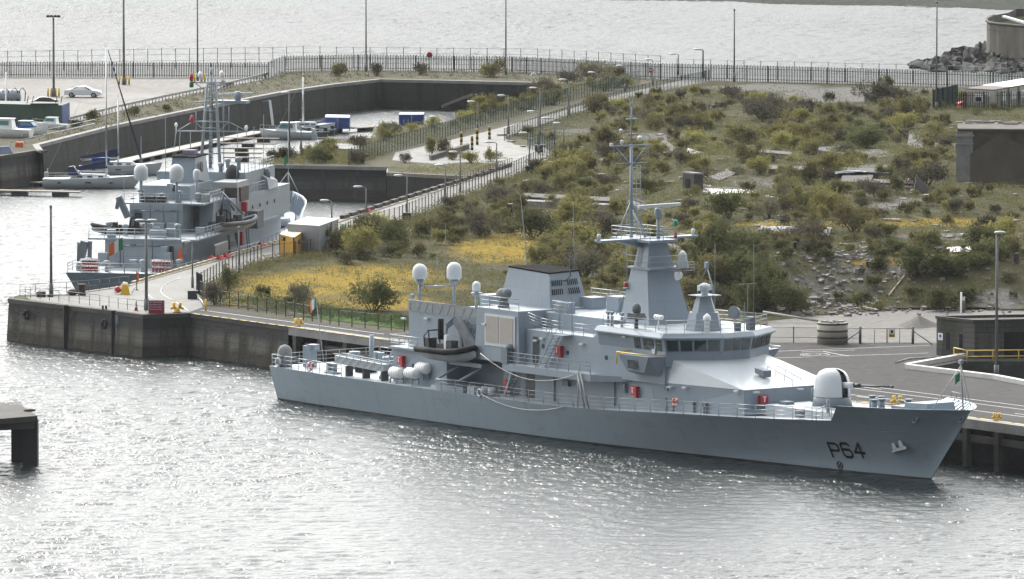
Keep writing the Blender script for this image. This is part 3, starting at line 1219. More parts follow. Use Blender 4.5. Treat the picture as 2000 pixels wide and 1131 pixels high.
blk(18.0, 26.0, 5.2, 2.9, 5.9)          # aft lower house
sup.box(13.6, 18.0, -1.5, 4.6, 2.9, 5.75)  # lower casing aft, to port of the stair
blk(26.0, 36.4, 2.6, 2.9, 5.9)          # behind the boat bay
blk(36.4, 57.0, W0, 2.9, 5.85)          # lower midships house
blk(17.8, 36.4, 5.6, 5.9, 6.06)         # boat deck plating
blk(19.5, 31.5, 4.6, 6.06, 9.25, 4.6)   # aft upper house
sup.loft([(31.5, -6.2, 6.06), (38.0, -6.2, 6.06), (38.0, 6.2, 6.06), (31.5, 6.2, 6.06)], [(31.7, -6.1, 10.5), (37.7, -6.1, 10.5), (37.7, 6.1, 10.5), (31.7, 6.1, 10.5)])
blk(38.0, 48.4, W1, 6.0, 9.0)           # side house with the stair
blk(48.4, 57.5, W1, 5.8, 9.9)           # bridge block
sup.loft([(47.6, -5.45, 9.0), (48.42, -5.45, 9.0), (48.42, 5.45, 9.0), (47.6, 5.45, 9.0)], [(48.38, -5.4, 9.9), (48.42, -5.4, 9.9), (48.42, 5.4, 9.9), (48.38, 5.4, 9.9)])
blk(33.0, 47.6, 3.3, 9.0, 10.35)        # funnel casing
sup.build('superstructure', NAVY, ship)

# walkway slabs with deep edge
mb = MB(local=True)
for sd_ in (-1, 1):
    y0, y1 = sorted((sd_ * 5.0, sd_ * 6.75))
    mb.box(36.3, 48.9, y0, y1, 5.45, 6.02)
    mb.loft([(48.9, sd_ * 5.0, 5.45), (52.5, sd_ * 5.0, 5.6), (48.9, sd_ * 6.75, 5.45)], [(48.9, sd_ * 5.0, 6.02), (52.5, sd_ * 5.0, 6.0), (48.9, sd_ * 6.75, 6.02)])
mb.build('side_walkway', NAVY, ship)
mb = MB(local=True)
mb.box(17.9, 19.5, -5.55, 5.55, 6.06, 6.09)
mb.box(19.5, 31.5, -5.55, -4.6, 6.06, 6.09)
mb.box(36.5, 38, -6.7, -6.2, 6.02, 6.05)
mb.box(38, 48.8, -6.7, -5.46, 6.02, 6.05)
mb.box(19.6, 31.5, -4.55, 4.55, 9.25, 9.28)
mb.box(31.8, 37.6, -6.0, 6.0, 10.5, 10.53)
mb.box(38.0, 47.6, -5.4, -3.3, 9.0, 9.03)
mb.box(38.0, 47.6, 3.3, 5.4, 9.0, 9.03)
mb.box(33.1, 47.5, -3.25, 3.25, 10.35, 10.38)
mb.build('upper_decks', DECK, ship)

# fore house: walls and the sloping white-topped roof in front of the bridge
W = 4.75
lo = [(55.5, -W0, 3.3), (67.4, -W, 3.6), (67.4, W, 3.6), (55.5, W0, 3.3)]
hi = [(55.5, -5.35, 5.88), (67.4, -W, 6.05), (67.4, W, 6.05), (55.5, 5.35, 5.88)]
mb = MB(local=True)
mb.loft(lo, hi)
# winch deck recess shapes at the front end
mb.loft([(67.4, -4.5, 4.0), (68.8, -3.0, 4.2), (68.8, 3.0, 4.2), (67.4, 4.5, 4.0)], [(67.4, -4.5, 4.4), (68.6, -3.0, 4.4), (68.6, 3.0, 4.4), (67.4, 4.5, 4.4)])
mb.build('fore_house', NAVY, ship)
mb = MB(local=True)
AP, FP = (57.9, -4.9, 7.85), (57.9, 4.9, 7.85)
C1, C2 = (60.1, -1.45, 7.85), (60.1, 1.45, 7.85)
B0, B1, B2, B3 = (55.5, -5.36, 5.9), (67.42, -W, 6.08), (67.42, W, 6.08), (55.5, 5.36, 5.9)
mb.face(B0, B1, AP)
mb.face(B1, B2, C2, C1, AP) if False else (mb.face(AP, B1, C1), mb.face(C1, B1, B2, C2), mb.face(C2, B2, FP))
mb.face(B3, FP, B2)
mb.face(B0, AP, (55.5, -5.3, 7.85))
mb.face(B3, (55.5, 5.3, 7.85), FP)
mb.build('sloping_roof', mat('glossy_pale_grey_roof', (.48, .52, .55), .22, .08, .5, amt=1), ship)

# gun platform and forecastle
mb = MB(local=True)
mb.lathe([(2.5, 4.3), (2.5, 4.96)], (73.1, 0, 0), 28)
mb.box(68.4, 78.6, -3.3, 3.3, 4.0, 4.9)
mb.build('gun_platform', DECK, ship)

# ---- bridge: outward-leaning windows under a broad roof
def ring(off, z):
    o = off
    return [(48.4, -5.4 - o, z), (57.6 + o * .3, -5.4 - o, z), (60.1 + o, -1.45 - o * .3, z), (60.1 + o, 1.45 + o * .3, z), (57.6 + o * .3, 5.4 + o, z), (48.4, 5.4 + o, z)]


mb = MB(local=True)
mb.loft(ring(0.06, 7.3), ring(.06, 8.5))
mb.loft(ring(.06, 8.5), ring(.30, 9.62))
mb.build('bridge_house', NAVY, ship)
mb = MB(local=True)
mb.loft(ring(.62, 9.62), ring(.62, 9.74))
mb.loft(ring(.62, 9.74), ring(.30, 10.08))
mb.m = 1
mb.loft(ring(.28, 10.08), ring(.28, 10.10))
mb.build('bridge_roof', [NAVY, DECK], ship)


def edge_pt(i, u, f, off):
    lo_, hi_ = ring(.06, 8.5), ring(.30, 9.62)
    a = Vector(lo_[i]).lerp(Vector(lo_[i + 1]), u)
    b = Vector(hi_[i]).lerp(Vector(hi_[i + 1]), u)
    e = Vector(lo_[i + 1]) - Vector(lo_[i])
    n_ = Vector((e.y, -e.x, 0)).normalized()
    return a.lerp(b, f) + n_ * off


def window(i, u0, u1, f0=.10, f1=.88):
    fr = MB(local=True)
    g = .03 / max(.2, (Vector(ring(0, 0)[i + 1]) - Vector(ring(0, 0)[i])).length)
    fr.add([edge_pt(i, *p, .02) for p in ((u0 - g, f0 - .05), (u1 + g, f0 - .05), (u1 + g, f1 + .05), (u0 - g, f1 + .05))], [(0, 1, 2, 3)])
    w_ = fr.build('bridge_window', NAVY2, ship)
    pn = MB(local=True)
    pn.add([edge_pt(i, *p, .045) for p in ((u0, f0), (u1, f0), (u1, f1), (u0, f1))], [(0, 1, 2, 3)])
    pn.build('pane', GLASS, w_)


for i, us in ((0, [(.55, .64), (.68, .735), (.75, .84), (.87, .955)]), (1, [(.04, .235), (.275, .475), (.515, .715), (.755, .95)]), (2, [(.06, .32), (.37, .63), (.68, .94)]), (3, [(.05, .235), (.285, .475), (.525, .715), (.765, .95)])):
    for u0, u1 in us:
        window(i, u0, u1)
# sun blinds above the windows
mb = MB(local=True)
for i, us in ((1, (.04, .275, .515, .755)), (2, (.06, .37, .68)), (3, (.05, .285, .525, .765))):
    for u in us:
        a, b = edge_pt(i, u, .94, .10), edge_pt(i, u + .19, .94, .10)
        mb.beam(a, b, .12, .1)
mb.build('window_blinds', NAVY2, ship)
# bridge wing with the yellow handrail
for sd_ in (-1, 1):
    mb = MB(local=True)
    lo_ = [(53.4, sd_ * 5.4, 6.4), (56.9, sd_ * 5.4, 6.4), (56.2, sd_ * 6.6, 6.75), (53.8, sd_ * 6.6, 6.75)]
    hi_ = [(53.0, sd_ * 5.4, 8.15), (57.7, sd_ * 5.4, 8.15), (57.2, sd_ * 6.95, 8.15), (53.0, sd_ * 6.95, 8.15)]
    mb.loft(lo_, hi_)
    wg = mb.build('bridge_wing', NAVY, ship)
    mb = MB(local=True)
    mb.face((54.3, sd_ * 6.90, 7.05), (55.5, sd_ * 6.90, 7.05), (55.5, sd_ * 6.97, 7.75), (54.3, sd_ * 6.97, 7.75))
    mb.build('wing_window', GLASS, wg)
    mb = MB(local=True)
    mb.path([(52.9, sd_ * 5.5, 8.3), (52.9, sd_ * 7.0, 8.3), (57.3, sd_ * 7.0, 8.3), (57.7, sd_ * 5.6, 8.3)], .05, 5)
    mb.tube((52.9, sd_ * 7.0, 8.3), (52.9, sd_ * 7.0, 7.3), .05, 5)
    mb.build('wing_handrail', YELLOW if sd_ < 0 else STEEL, wg)

# bridge wing door, black recess doors
def door(s, z0, z1, t, wd, mtl=DKGREY, name='door'):
    mb = MB(local=True)
    mb.box(s - wd / 2 - .06, s + wd / 2 + .06, t - .03, t + .02, z0 - .04, z1 + .06)
    o = mb.build(name, NAVY2, ship)
    mb = MB(local=True)
    k = wd / 2
    mb.add([(s - k, t - .045, z0 + .1), (s - k + .1, t - .045, z0), (s + k - .1, t - .045, z0), (s + k, t - .045, z0 + .1), (s + k, t - .045, z1 - .15), (s + k - .15, t - .045, z1), (s - k + .15, t - .045, z1), (s - k, t - .045, z1 - .15)], [tuple(range(8))])
    mb.build('opening', mtl, o)


door(39.4, 6.1, 8.45, -W1, .85)
door(38.0, 3.1, 5.3, -W0, 1.1)
door(36.9, 3.1, 5.2, -W0, .8, NAVY2)
door(56.05, 8.25, 9.2, -5.5, .45, OFFW)
for s, z in ((43.9, 7.45), (49.4, 7.45), (40.4, 7.75), (19.9 + 1.5, 4.6)):
    mb = MB(local=True)
    mb.lathe([(.2, 0), (.2, .05), (.14, .06), (.14, .03)], (s, -W1, z), 12, Matrix.Rotation(R(90), 3, 'X'))
    mb.build('porthole', DKGREY, ship)

# air intake with two tan mesh panels
mb = MB(local=True)
mb.box(33.0, 37.4, -6.24, -6.05, 7.35, 10.05)
it = mb.build('air_intake', OFFW, ship)
for s0, s1 in ((33.2, 35.05), (35.25, 37.15)):
    mb = MB(local=True)
    mb.box(s0, s1, -6.28, -6.2, 7.65, 9.88)
    mb.build('mesh_panel', TAN, it)

# red fire-equipment boxes with the white mark
for px, py, t in ((787, 703, -5.2), (1096, 684, -5.45), (1244, 763, -5.0), (1488, 780, -4.8)):
    p = A1.T(px, py, t)
    if px == 1488:
        p.x = 67.4
        p = A1.S(px, py, 67.4)
        mb = MB(local=True)
        mb.cbox((67.6, p.y, p.z), (.35, .8, .72))
        o = mb.build('fire_box', RED, ship)
        mb = MB(local=True)
        mb.cbox((67.79, p.y, p.z), (.02, .12, .4))
        mb.cbox((67.79, p.y, p.z + .24), (.02, .4, .06))
        mb.build('white_mark', WHITE, o)
        continue
    mb = MB(local=True)
    mb.cbox((p.x, t - .2, p.z), (.75, .4, .75))
    mb.cbox((p.x + .1, t - .12, p.z - .48), (.3, .22, .25))
    o = mb.build('fire_box', RED, ship)
    mb = MB(local=True)
    mb.cbox((p.x - .12, t - .41, p.z - .02), (.1, .02, .36))
    mb.cbox((p.x - .1, t - .41, p.z + .25), (.34, .02, .06))
    mb.build('white_mark', WHITE, o)

# small lamps and boxes on the walls
mb = MB(local=True)
for px, py, t in ((790, 622, -4.65), (835, 622, -4.65), (948, 633, -6.15), (1048, 665, -5.5), (1138, 672, -5.5), (1222, 658, -5.5), (1310, 756, -5.3), (1339, 757, -5.2), (1440, 764, -4.9), (1174, 744, -5.1), (1060, 661, -5.5)):
    p = A1.T(px, py, t)
    mb.cbox((p.x, t - .12, p.z), (.5, .24, .14))
for tt in (-3.6, 1.0):
    mb.cbox((67.55, tt, 5.85), (.24, .6, .14))
mb.build('deck_lamps', OFFW, ship)
mb = MB(local=True)
for px, py, sx, sz in ((1305, 757, .4, .5), (1222, 758, .4, .8), (1108, 748, .8, .5)):
    p = A1.T(px, py, -5.05)
    mb.cbox((p.x, -5.15, p.z), (sx, .3, sz))
for px, z0, z1 in ((1082, 3.1, 5.4), (1200, 3.4, 5.6), (1004, 6.1, 9.9)):
    p = A1.T(px, 760, -5.1)
    mb.tube((p.x, -5.08 if z0 < 5 else -5.5, z0), (p.x, -5.08 if z0 < 5 else -5.5, z1), .06, 5)
for x in (57.2, 58.1, 60.9, 62.3, 62.6):
    mb.tube((x, -4.98, 3.6), (x, -5.0, 4.6), .08, 5)
    mb.cbox((x, -5.05, 4.5), (.25, .25, .3))
mb.build('wall_fittings', NAVY2, ship)

# inclined ladders
def stair(mb, p, q, wd, n):
    p, q = Vector(p), Vector(q)
    d_ = (q - p)
    side = Vector((0, 1, 0)) * wd
    for o in (Vector((0, 0, 0)), side):
        mb.beam(p + o, q + o, .06, .22)
        mb.tube(p + o + Vector((0, 0, .9)), q + o + Vector((0, 0, .9)), .03, 4)
    for i in range(1, n):
        c_ = p.lerp(q, i / n) + side / 2
        mb.cbox(c_, (.26, wd, .04))


for p, q in (((41.0, -6.5, 6.05), (43.2, -6.5, 9.0)), ((15.6, -5.0, 3.0), (17.9, -5.0, 6.0)), ((33.6 + 1.4, -5.6, 3.0), (36.2, -5.6, 5.6))):
    mb = MB(local=True)
    stair(mb, p, q, .75, 9)
    mb.build('stairway', NAVY, ship)
mb = MB(local=True)
mb.box(43.1, 44.6, -6.5, -5.4, 8.92, 9.0)
mb.build('stair_landing', NAVY, ship)

# guard rails
def hull_line(s0, s1, n, zf, ins=.12):
    return [(s0 + (s1 - s0) * i / n, -(hull_half(s0 + (s1 - s0) * i / n, zf(s0 + (s1 - s0) * i / n)) - ins), zf(s0 + (s1 - s0) * i / n)) for i in range(n + 1)]


zdk = lambda s: lerp1(s, ZD)
rl = MB(local=True)
rl.rail(hull_line(.3, 12.2, 5, zdk), 1.05, 1.5, 2)
rl.rail(hull_line(27.5, 78.6, 24, zdk), 1.05, 1.6, 2)
rl.rail([(x, -y, z) for x, y, z in hull_line(.3, 79, 24, zdk)], 1.05, 2.4, 2)
rl.rail([(.25, -5.8, 3.0), (.25, 5.8, 3.0)], 1.05, 1.5, 2)
rl.rail([(78.6, -6.0, 4.5), (80.2, -5.9, 5.0)], 1.0, 1.0, 2)
rl.build('main_deck_rails', STEEL, ship)
rl = MB(local=True)
rl.rail([(36.4, -6.7, 6.02), (48.8, -6.7, 6.02)], 1.05, 1.55, 2)
rl.rail([(17.9, -5.5, 6.06), (24.8, -5.5, 6.06)], 1.05, 1.5, 2)
rl.rail([(17.9, -5.5, 6.06), (17.9, 5.5, 6.06)], 1.05, 1.5, 2)
rl.rail([(38.1, -5.35, 9.45), (40, -5.35, 9.1), (41.5, -5.35, 9.0)], 1.0, 1.0, 3)
rl.rail([(44.6, -5.35, 9.0), (47.5, -5.35, 9.0)], 1.0, 1.2, 2)
rl.rail([(41.5, -5.35, 9.0), (43, -5.35, 9.0)], 1.0, 1.2, 2)
rl.rail([(19.7, 4.5, 9.25), (31, 4.5, 9.25)], 1.05, 1.6, 2)
rl.rail([(31.9, -5.95, 10.5), (37.6, -5.95, 10.5)], 1.05, 1.3, 2)
rl.rail([(31.9, 5.95, 10.5), (37.6, 5.95, 10.5), (37.6, 3.4, 10.5)], 1.05, 1.6, 2)
rl.rail([(38.7, -3.2, 10.35), (41, -3.2, 10.35)], 1.05, 1.2, 2)
rl.rail([(42.0, 1.5, 10.35), (45.5, 1.5, 10.35), (47.4, 1.5, 10.35), (47.4, 3.2, 10.35)], 1.05, 1.0, 3)
rl.rail([(48.6, -5.2, 9.92), (57.5, -5.3, 10.1), (60.0, -1.5, 10.1), (60.0, 1.5, 10.1), (57.5, 5.3, 10.1), (48.6, 5.2, 9.92)], 1.05, 1.5, 2)
rl.build('upper_rails', STEEL, ship)
# canvas-screened rail over the boat
mb = MB(local=True)
mb.box(19.5, 30.2, -4.66, -4.62, 9.25, 10.15)
for k in range(10):
    a = 19.8 + k * 1.1
    mb.tube((a, -4.68, 9.3), (a + (.5 if k % 3 else .05), -4.68, 10.1), .016, 4)
mb.tube((19.5, -4.64, 10.2), (30.2, -4.64, 10.2), .04, 5)
mb.build('screened_rail', mat('grey_net_screen', (.27, .29, .30), .8, .2, 3), ship)

# funnel
fl = [(29.6, -2.3, 10.2), (37.1, -2.3, 10.35), (36.75, 2.1, 10.35), (29.6, 2.1, 10.2)]
fh = [(30.7, -2.0, 13.65), (36.6, -2.0, 13.45), (35.5, 1.9, 13.45), (30.7, 1.9, 13.65)]
mb = MB(local=True)
mb.loft(fl, fh)
fun = mb.build('funnel', NAVY, ship)
mb = MB(local=True)
mb.loft([(x + (-.02 if x < 33 else .04), y * 1.015, z) for x, y, z in fh], [(x + (-.02 if x < 33 else .05), y * 1.015, z + .13) for x, y, z in fh])
mb.build('funnel_cap', SOOT, fun)
mb = MB(local=True)
F0, F1_, G0, G1 = Vector(fl[1]), Vector(fl[2]), Vector(fh[1]), Vector(fh[2])


def ff(u, v, o=.02):
    p = F0.lerp(F1_, u).lerp(G0.lerp(G1, u), v)
    return (p.x + o, p.y, p.z)


for u0 in (.07, .56):
    for v0 in (.42, .66):
        for k in range(6):
            u = u0 + k * .058
            mb.add([ff(u, v0), ff(u + .03, v0), ff(u + .025, v0 + .16), ff(u - .005, v0 + .16)], [(0, 1, 2, 3)])
mb.build('funnel_louvres', BLACK, fun)
mb = MB(local=True)
p = ff(.42, .72, .05)
mb.path([(p[0], p[1] - .1, p[2] + .2), (p[0] + .1, p[1] + .2, p[2] + .2), (p[0] + .25, p[1] + .55, p[2] + .6), (p[0] + .25, p[1] + .55, p[2] + 2.1)], .06, 6)
mb.torus((p[0] + .25, p[1] + .55, p[2] + 2.5), .34, .05, Matrix.Rotation(R(90), 3, 'X') @ Matrix.Rotation(R(35), 3, 'Y'))
mb.build('loop_antenna', DKGREY, fun)
mb = MB(local=True)
mb.box(36.9, 38.6, 1.0, 2.6, 10.38, 11.4)
mb.box(38.8, 40.6, -3.1, -2.2, 10.38, 11.3)
mb.box(40.5, 42.2, 1.2, 2.8, 10.38, 11.7)
mb.build('deck_lockers', NAVY, ship)

# mast: a two-stage faceted tower with a cross platform
def tower(mb, s0, s1, w0, z0, S0, S1, w1, z1, c=.0):
    lo_ = [(s0, -w0, z0), (s1, -w0, z0), (s1, w0, z0), (s0, w0, z0)]
    hi_ = [(S0, -w1, z1), (S1, -w1, z1), (S1, w1, z1), (S0, w1, z1)]
    mb.loft(lo_, hi_)


mb = MB(local=True)
tower(mb, 46.9, 51.1, 2.25, 9.9, 47.6, 49.85, 1.5, 14.75)
tower(mb, 47.75, 49.75, 1.42, 14.75, 48.0, 49.35, .95, 16.95)
mb.box(47.3, 50.5, -1.75, 1.75, 14.7, 14.86)
mast = mb.build('mast', NAVY, ship)
mb = MB(local=True)
mb.face((48.1, -1.40, 14.95), (48.75, -1.40, 14.95), (48.75, -1.02, 16.8), (48.25, -1.02, 16.8))
mb.build('mast_recess', NAVY2, mast)
mb = MB(local=True)
mb.loft([(47.2, -5.1, 17.05), (48.3, -5.1, 17.05), (48.3, 5.1, 17.05), (47.2, 5.1, 17.05)], [(47.2, -5.1, 17.22), (48.3, -5.1, 17.22), (48.3, 5.1, 17.22), (47.2, 5.1, 17.22)])
mb.loft([(47.4, -1.2, 16.5), (48.1, -1.2, 16.5), (48.1, 1.2, 16.5), (47.4, 1.2, 16.5)], [(47.3, -3.4, 17.06), (48.2, -3.4, 17.06), (48.2, 3.4, 17.06), (47.3, 3.4, 17.06)])
mb.box(44.6, 50.2, -1.5, 1.5, 16.95, 17.16)
mb.build('mast_platform', NAVY, mast)
mb = MB(local=True)
mb.rail([(44.7, -1.4, 17.16), (50.1, -1.4, 17.16), (50.1, 1.4, 17.16), (44.7, 1.4, 17.16), (44.7, -1.4, 17.16)], .95, 1.4, 2)
mb.rail([(47.3, -1.7, 14.86), (50.4, -1.7, 14.86), (50.4, 1.7, 14.86)], .95, 1.6, 1)
mb.rail([(50.5, .3, 14.4), (51.9, .3, 14.4), (51.9, 1.9, 14.4)], .95, .7, 3)
mb.build('mast_rails', STEEL, mast)
mb = MB(local=True)
mb.tube((45.6, 0, 17.1), (45.6, 0, 25.0), .17, 8, .12)
mb.tube((45.6, 0, 25.0), (45.6, 0, 28.2), .07, 6)
mb.tube((45.6, .12, 27.2), (45.6, .12, 28.9), .03, 4)
mb.tube((45.6, -.18, 27.2), (45.6, -.18, 28.9), .03, 4)
mb.box(45.5, 45.7, -.55, .55, 27.1, 27.2)
for z, w_ in ((24.9, 2.1), (23.4, 1.8)):
    mb.tube((45.6, -w_, z), (45.6, w_, z), .08 if z > 24 else .05, 5)
for w_ in (-1, 1):
    mb.tube((45.6, w_ * 1.7, 24.85), (45.6, 0, 23.2), .05, 4)
    mb.tube((45.6, w_ * 1.85, 24.85), (45.6, w_ * 1.8, 23.4), .03, 4)
    mb.tube((45.6, w_ * 1.6, 17.2), (45.6, 0, 20.2), .06, 5)
mb.tube((47.6, 0, 17.2), (45.6, 0, 19.6), .08, 5)
mb.build('pole_mast', NAVY, mast)
mb = MB(local=True)
for y in (.55, .95):
    mb.tube((45.6, y, 17.2), (45.6, y, 23.2), .035, 4)
for k in range(13):
    mb.tube((45.6, 0, 17.6 + k * .45), (45.6, .95, 17.6 + k * .45), .03, 4)
mb.build('mast_ladder', STEEL, mast)
mb = MB(local=True)
mb.sphere((45.6, .9, 25.45), .25, n=10)
mb.lathe([(.1, 0), (.13, .35), (.05, .4)], (45.6, -1.0, 25.0), 8)
mb.lathe([(.16, 0), (.16, .5), (.02, .55)], (47.7, -5.0, 17.2), 10)
mb.lathe([(.16, 0), (.16, .5), (.02, .55)], (47.7, 5.0, 17.2), 10)
mb.sphere((45.6, -1.1, 26.2), .16, n=8)
mb.cbox((45.6, -2.1, 25.05), (.25, .25, .25))
mb.build('sensors', OFFW, mast)
mb = MB(local=True)
mb.tube((48.6, .6, 17.1), (48.6, .6, 19.0), .15, 8)
mb.lathe([(.28, 0), (.34, .3), (.34, .7), (.22, .85)], (48.6, .6, 18.9), 10)
mb.build('radar_pedestal', NAVY, mast)
mb = MB(local=True)
mb.cbox((48.6, .7, 19.95), (.3, 4.8, .26), R(6))
mb.build('radar_scanner', OFFW, mast)
mb = MB(local=True)
mb.lathe([(.14, 0), (.2, .08), (.2, .42), (.1, .5)], (49.9, 1.45, 18.3), 10)
mb.tube((49.9, 1.45, 17.2), (49.9, 1.45, 18.3), .05, 5)
mb.build('green_lamp', mat('green_lens', (.01, .3, .16), .3), mast)
mb = MB(local=True)
mb.lathe([(.14, 0), (.16, .4), (.06, .5)], (49.9, 1.45, 17.25), 10)
mb.lathe([(.16, 0), (.16, .35), (.08, .4)], (47.35, -1.9, 13.1), 10)
mb.build('red_lamps', RED, mast)
mb = MB(local=True)
mb.box(47.2, 47.7, -2.1, -1.6, 12.95, 13.05)
mb.build('lamp_shelf', NAVY, mast)
mb = MB(local=True)
mb.lathe([(.55, 0), (.35, 1.0), (.38, 1.05), (.1, 1.4)], (51.3, 1.1, 14.9), 12)
mb.build('small_radome', OFFW, mast)
mb = MB(local=True)
M = Matrix.Rotation(R(-70), 3, 'Y')
mb.lathe([(.1, 0), (.25, .2), (.42, .5), (.36, .5), (.15, .15)], (50.6, .9, 14.35), 14, Matrix.Rotation(R(115), 3, 'Y'))
mb.lathe([(.08, 0), (.28, .3), (.25, .3), (.06, .1)], (48.4, .8, 16.75), 12, Matrix.Rotation(R(100), 3, 'X'))
mb.build('loudhailers', WHITE, mast)

# whip aerials
mb = MB(local=True)
for s, t, z0, z1, ls in ((30.2, .8, 10.0, 19.6, -1.6), (34.4, 2.4, 10.3, 19.2, -.3), (41.0, 3.0, 10.3, 20.2, 0), (17.2, 1.0, 11.4, 16.5, 0)):
    mb.tube((s, t, z0), (s + ls, t, z1), .05, 5, .025)
for s, t, z0, z1 in ((40.6, -3.9, 9.0, 11.2), (42.5, -5.2, 9.0, 10.9), (44.2, -5.2, 9.0, 12.2), (53.6, 2.8, 10.1, 16.9), (54.4, 1.6, 10.1, 14.0), (53.0, 3.2, 10.1, 13.5), (58.4, 3.2, 10.1, 17.2), (57.6, 3.2, 10.1, 13.8), (59.6, 1.3, 10.1, 12.5), (52.6, -4.7, 9.95, 12.1)):
    mb.tube((s, t, z0), (s, t, z1), .035, 4)
mb.tube((57.6, 2.3, 13.8), (57.6, 4.1, 13.8), .03, 4)
mb.build('whip_aerials', NAVY2, ship)

# satellite domes aft
def dome(c, r, h, post, m=OFFW):
    mb = MB(local=True)
    prof = [(r * .3, -.2), (r * .9, -.1), (r * .985, -.04), (r, .05), (r, (h - r) * .5), (r, h - r)] + [(r * math.cos(a), h - r + r * math.sin(a)) for a in (R(20), R(40), R(58), R(74))] + [(.01, h)]
    mb.lathe(prof, c, 24)
    o = mb.build('radome', m, ship)
    mb = MB(local=True)
    mb.tube((c[0], c[1], post), (c[0], c[1], c[2] - .25), .14, 8)
    mb.lathe([(.16, 0), (.5, .42)], (c[0], c[1], c[2] - .62), 12)
    mb.build('dome_post', NAVY, o)


p1, p2 = A1.T(820, 542, 0), A1.T(887, 542, .6)
dome((p1.x, 0, p1.z), .65, 1.22, 9.25)
dome((p2.x, .6, p2.z), .66, 1.36, 9.25)
p3 = A1.T(930.5, 567, -.5)
dome((p3.x, -.5, p3.z), .36, .78, 9.25)
mb = MB(local=True)
mb.tube((p1.x, 0, p1.z - .75), (p2.x, .6, p2.z - .75), .07, 5)
mb.tube(((p1.x + p2.x) / 2, .3, p2.z - .9), ((p1.x + p2.x) / 2, .3, p2.z + 1.6), .03, 4)
mb.box(23.2, 24.6, .4, 1.8, 9.28, 10.7)
mb.box(20.6, 24, -2.4, -1.0, 9.28, 9.5)
mb.box(25.5, 29, -2.8, -.6, 9.28, 9.62)
mb.cbox((19.7, -4.4, 10.5), (.35, .35, .4))
mb.box(27.4, 29.2, 1.6, 3.0, 9.28, 10.1)
mb.build('top_deck_fittings', NAVY, ship)
# covered searchlight / fire-control shape by the funnel
mb = MB(local=True)
mb.sphere((33.4, -4.6, 11.55), .62, (1.25, .8, 1.0), 14)
mb.sphere((34.0, -4.6, 11.75), .5, (1, .8, .9), 12)
mb.lathe([(.55, 0), (.4, .5)], (33.5, -4.6, 10.53), 10)
mb.build('covered_gun_mount', mat('grey_cover_cloth', (.13, .145, .155), .8, .25, 3), ship)

# director tower on the bridge roof
mb = MB(local=True)
oct_ = lambda r, z, c=.45: [(56.9 + r * x, -.9 + r * y, z) for x, y in ((1, -c), (c, -1), (-c, -1), (-1, -c), (-1, c), (-c, 1), (c, 1), (1, c))]
mb.loft(oct_(1.45, 10.08), oct_(1.15, 11.6))
mb.loft(oct_(.95, 11.6), oct_(.55, 13.0))
mb.box(56.0, 57.9, -1.9, .2, 12.98, 13.04)
fc = mb.build('director_tower', NAVY, ship)
mb = MB(local=True)
mb.lathe([(.3, 0), (.3, .25)], (57, -.9, 13.04), 12)
mb.sphere((57, -.9, 13.65), .46, (1, 1.1, .9), 14)
mb.cbox((57, -1.4, 13.65), (.4, .25, .45))
mb.cbox((57, -.4, 13.65), (.4, .25, .45))
mb.m = 1
mb.lathe([(.14, 0), (.14, .05)], (57.28, -1.15, 13.65), 10, Matrix.Rotation(R(90), 3, 'X') @ Matrix.Rotation(R(35), 3, 'Y'))
mb.build('electro_optic_head', [OFFW, BLACK], fc)
mb = MB(local=True)
mb.path([(54.4, .3, 10.1), (54.5, .3, 13.4), (55.6, .3, 15.0), (55.7, .3, 15.5)], .07, 5)
mb.path([(55.7, .3, 15.3), (56.5, .3, 13.7), (56.6, .3, 13.0)], .06, 5)
mb.cbox((55.7, .3, 15.4), (.3, .3, .5))
mb.build('aerial_frame', NAVY, fc)
# roof equipment
mb = MB(local=True)
mb.lathe([(.22, 0), (.22, .9), (.36, 1.0), (.3, 1.35), (.02, 1.6)], (58.9, -2.1, 10.1), 12)
for k in (-.35, 0, .35):
    mb.sphere((55.0 + k, -4.2, 11.2), .24, (1, 1, .9), 10)
mb.tube((55, -4.2, 10.1), (55, -4.2, 11.1), .07, 5)
mb.build('white_domes', WHITE, ship)
mb = MB(local=True)
mb.lathe([(.3, 0), (.34, .7)], (59.2, .9, 10.1), 10)
mb.lathe([(.12, 0), (.5, .12), (.5, .6), (.45, .6)], (59.0, .9, 11.55), 18, Matrix.Rotation(R(75), 3, 'X') @ Matrix.Rotation(R(25), 3, 'Y'))
mb.box(58.9, 59.4, 2.0, 2.6, 10.1, 11.2)
mb.build('searchlight_set', NAVY2, ship)
# covered machine gun at the roof edge
mb = MB(local=True)
mb.sphere((52.6, -4.7, 11.75), .45, (1, .8, 1.1), 10)
mb.loft([(51.9, -5.2, 10.9), (53.4, -5.2, 10.9), (53.4, -4.2, 10.9), (51.9, -4.2, 10.9)], [(52, -5.2, 11.4), (53.2, -5.2, 11.4), (53.2, -4.3, 11.4), (52, -4.3, 11.4)])
mb.tube((52.6, -4.7, 9.95), (52.6, -4.7, 11), .16, 7)
mb.build('covered_machine_gun', mat('dark_cover_cloth', (.11, .12, .13), .8, .25, 3), ship)
mb = MB(local=True)
for s in (48.9, 49.4, 50.8):
    mb.tube((s, -4.9, 9.9), (s, -4.9, 11.2), .12, 7)
    mb.cbox((s, -4.9, 11.2), (.35, .3, .2))
mb.tube((50, -4.9, 11.1), (51.4, -4.9, 13.2), .05, 5)
mb.build('lamp_stands', NAVY, ship)

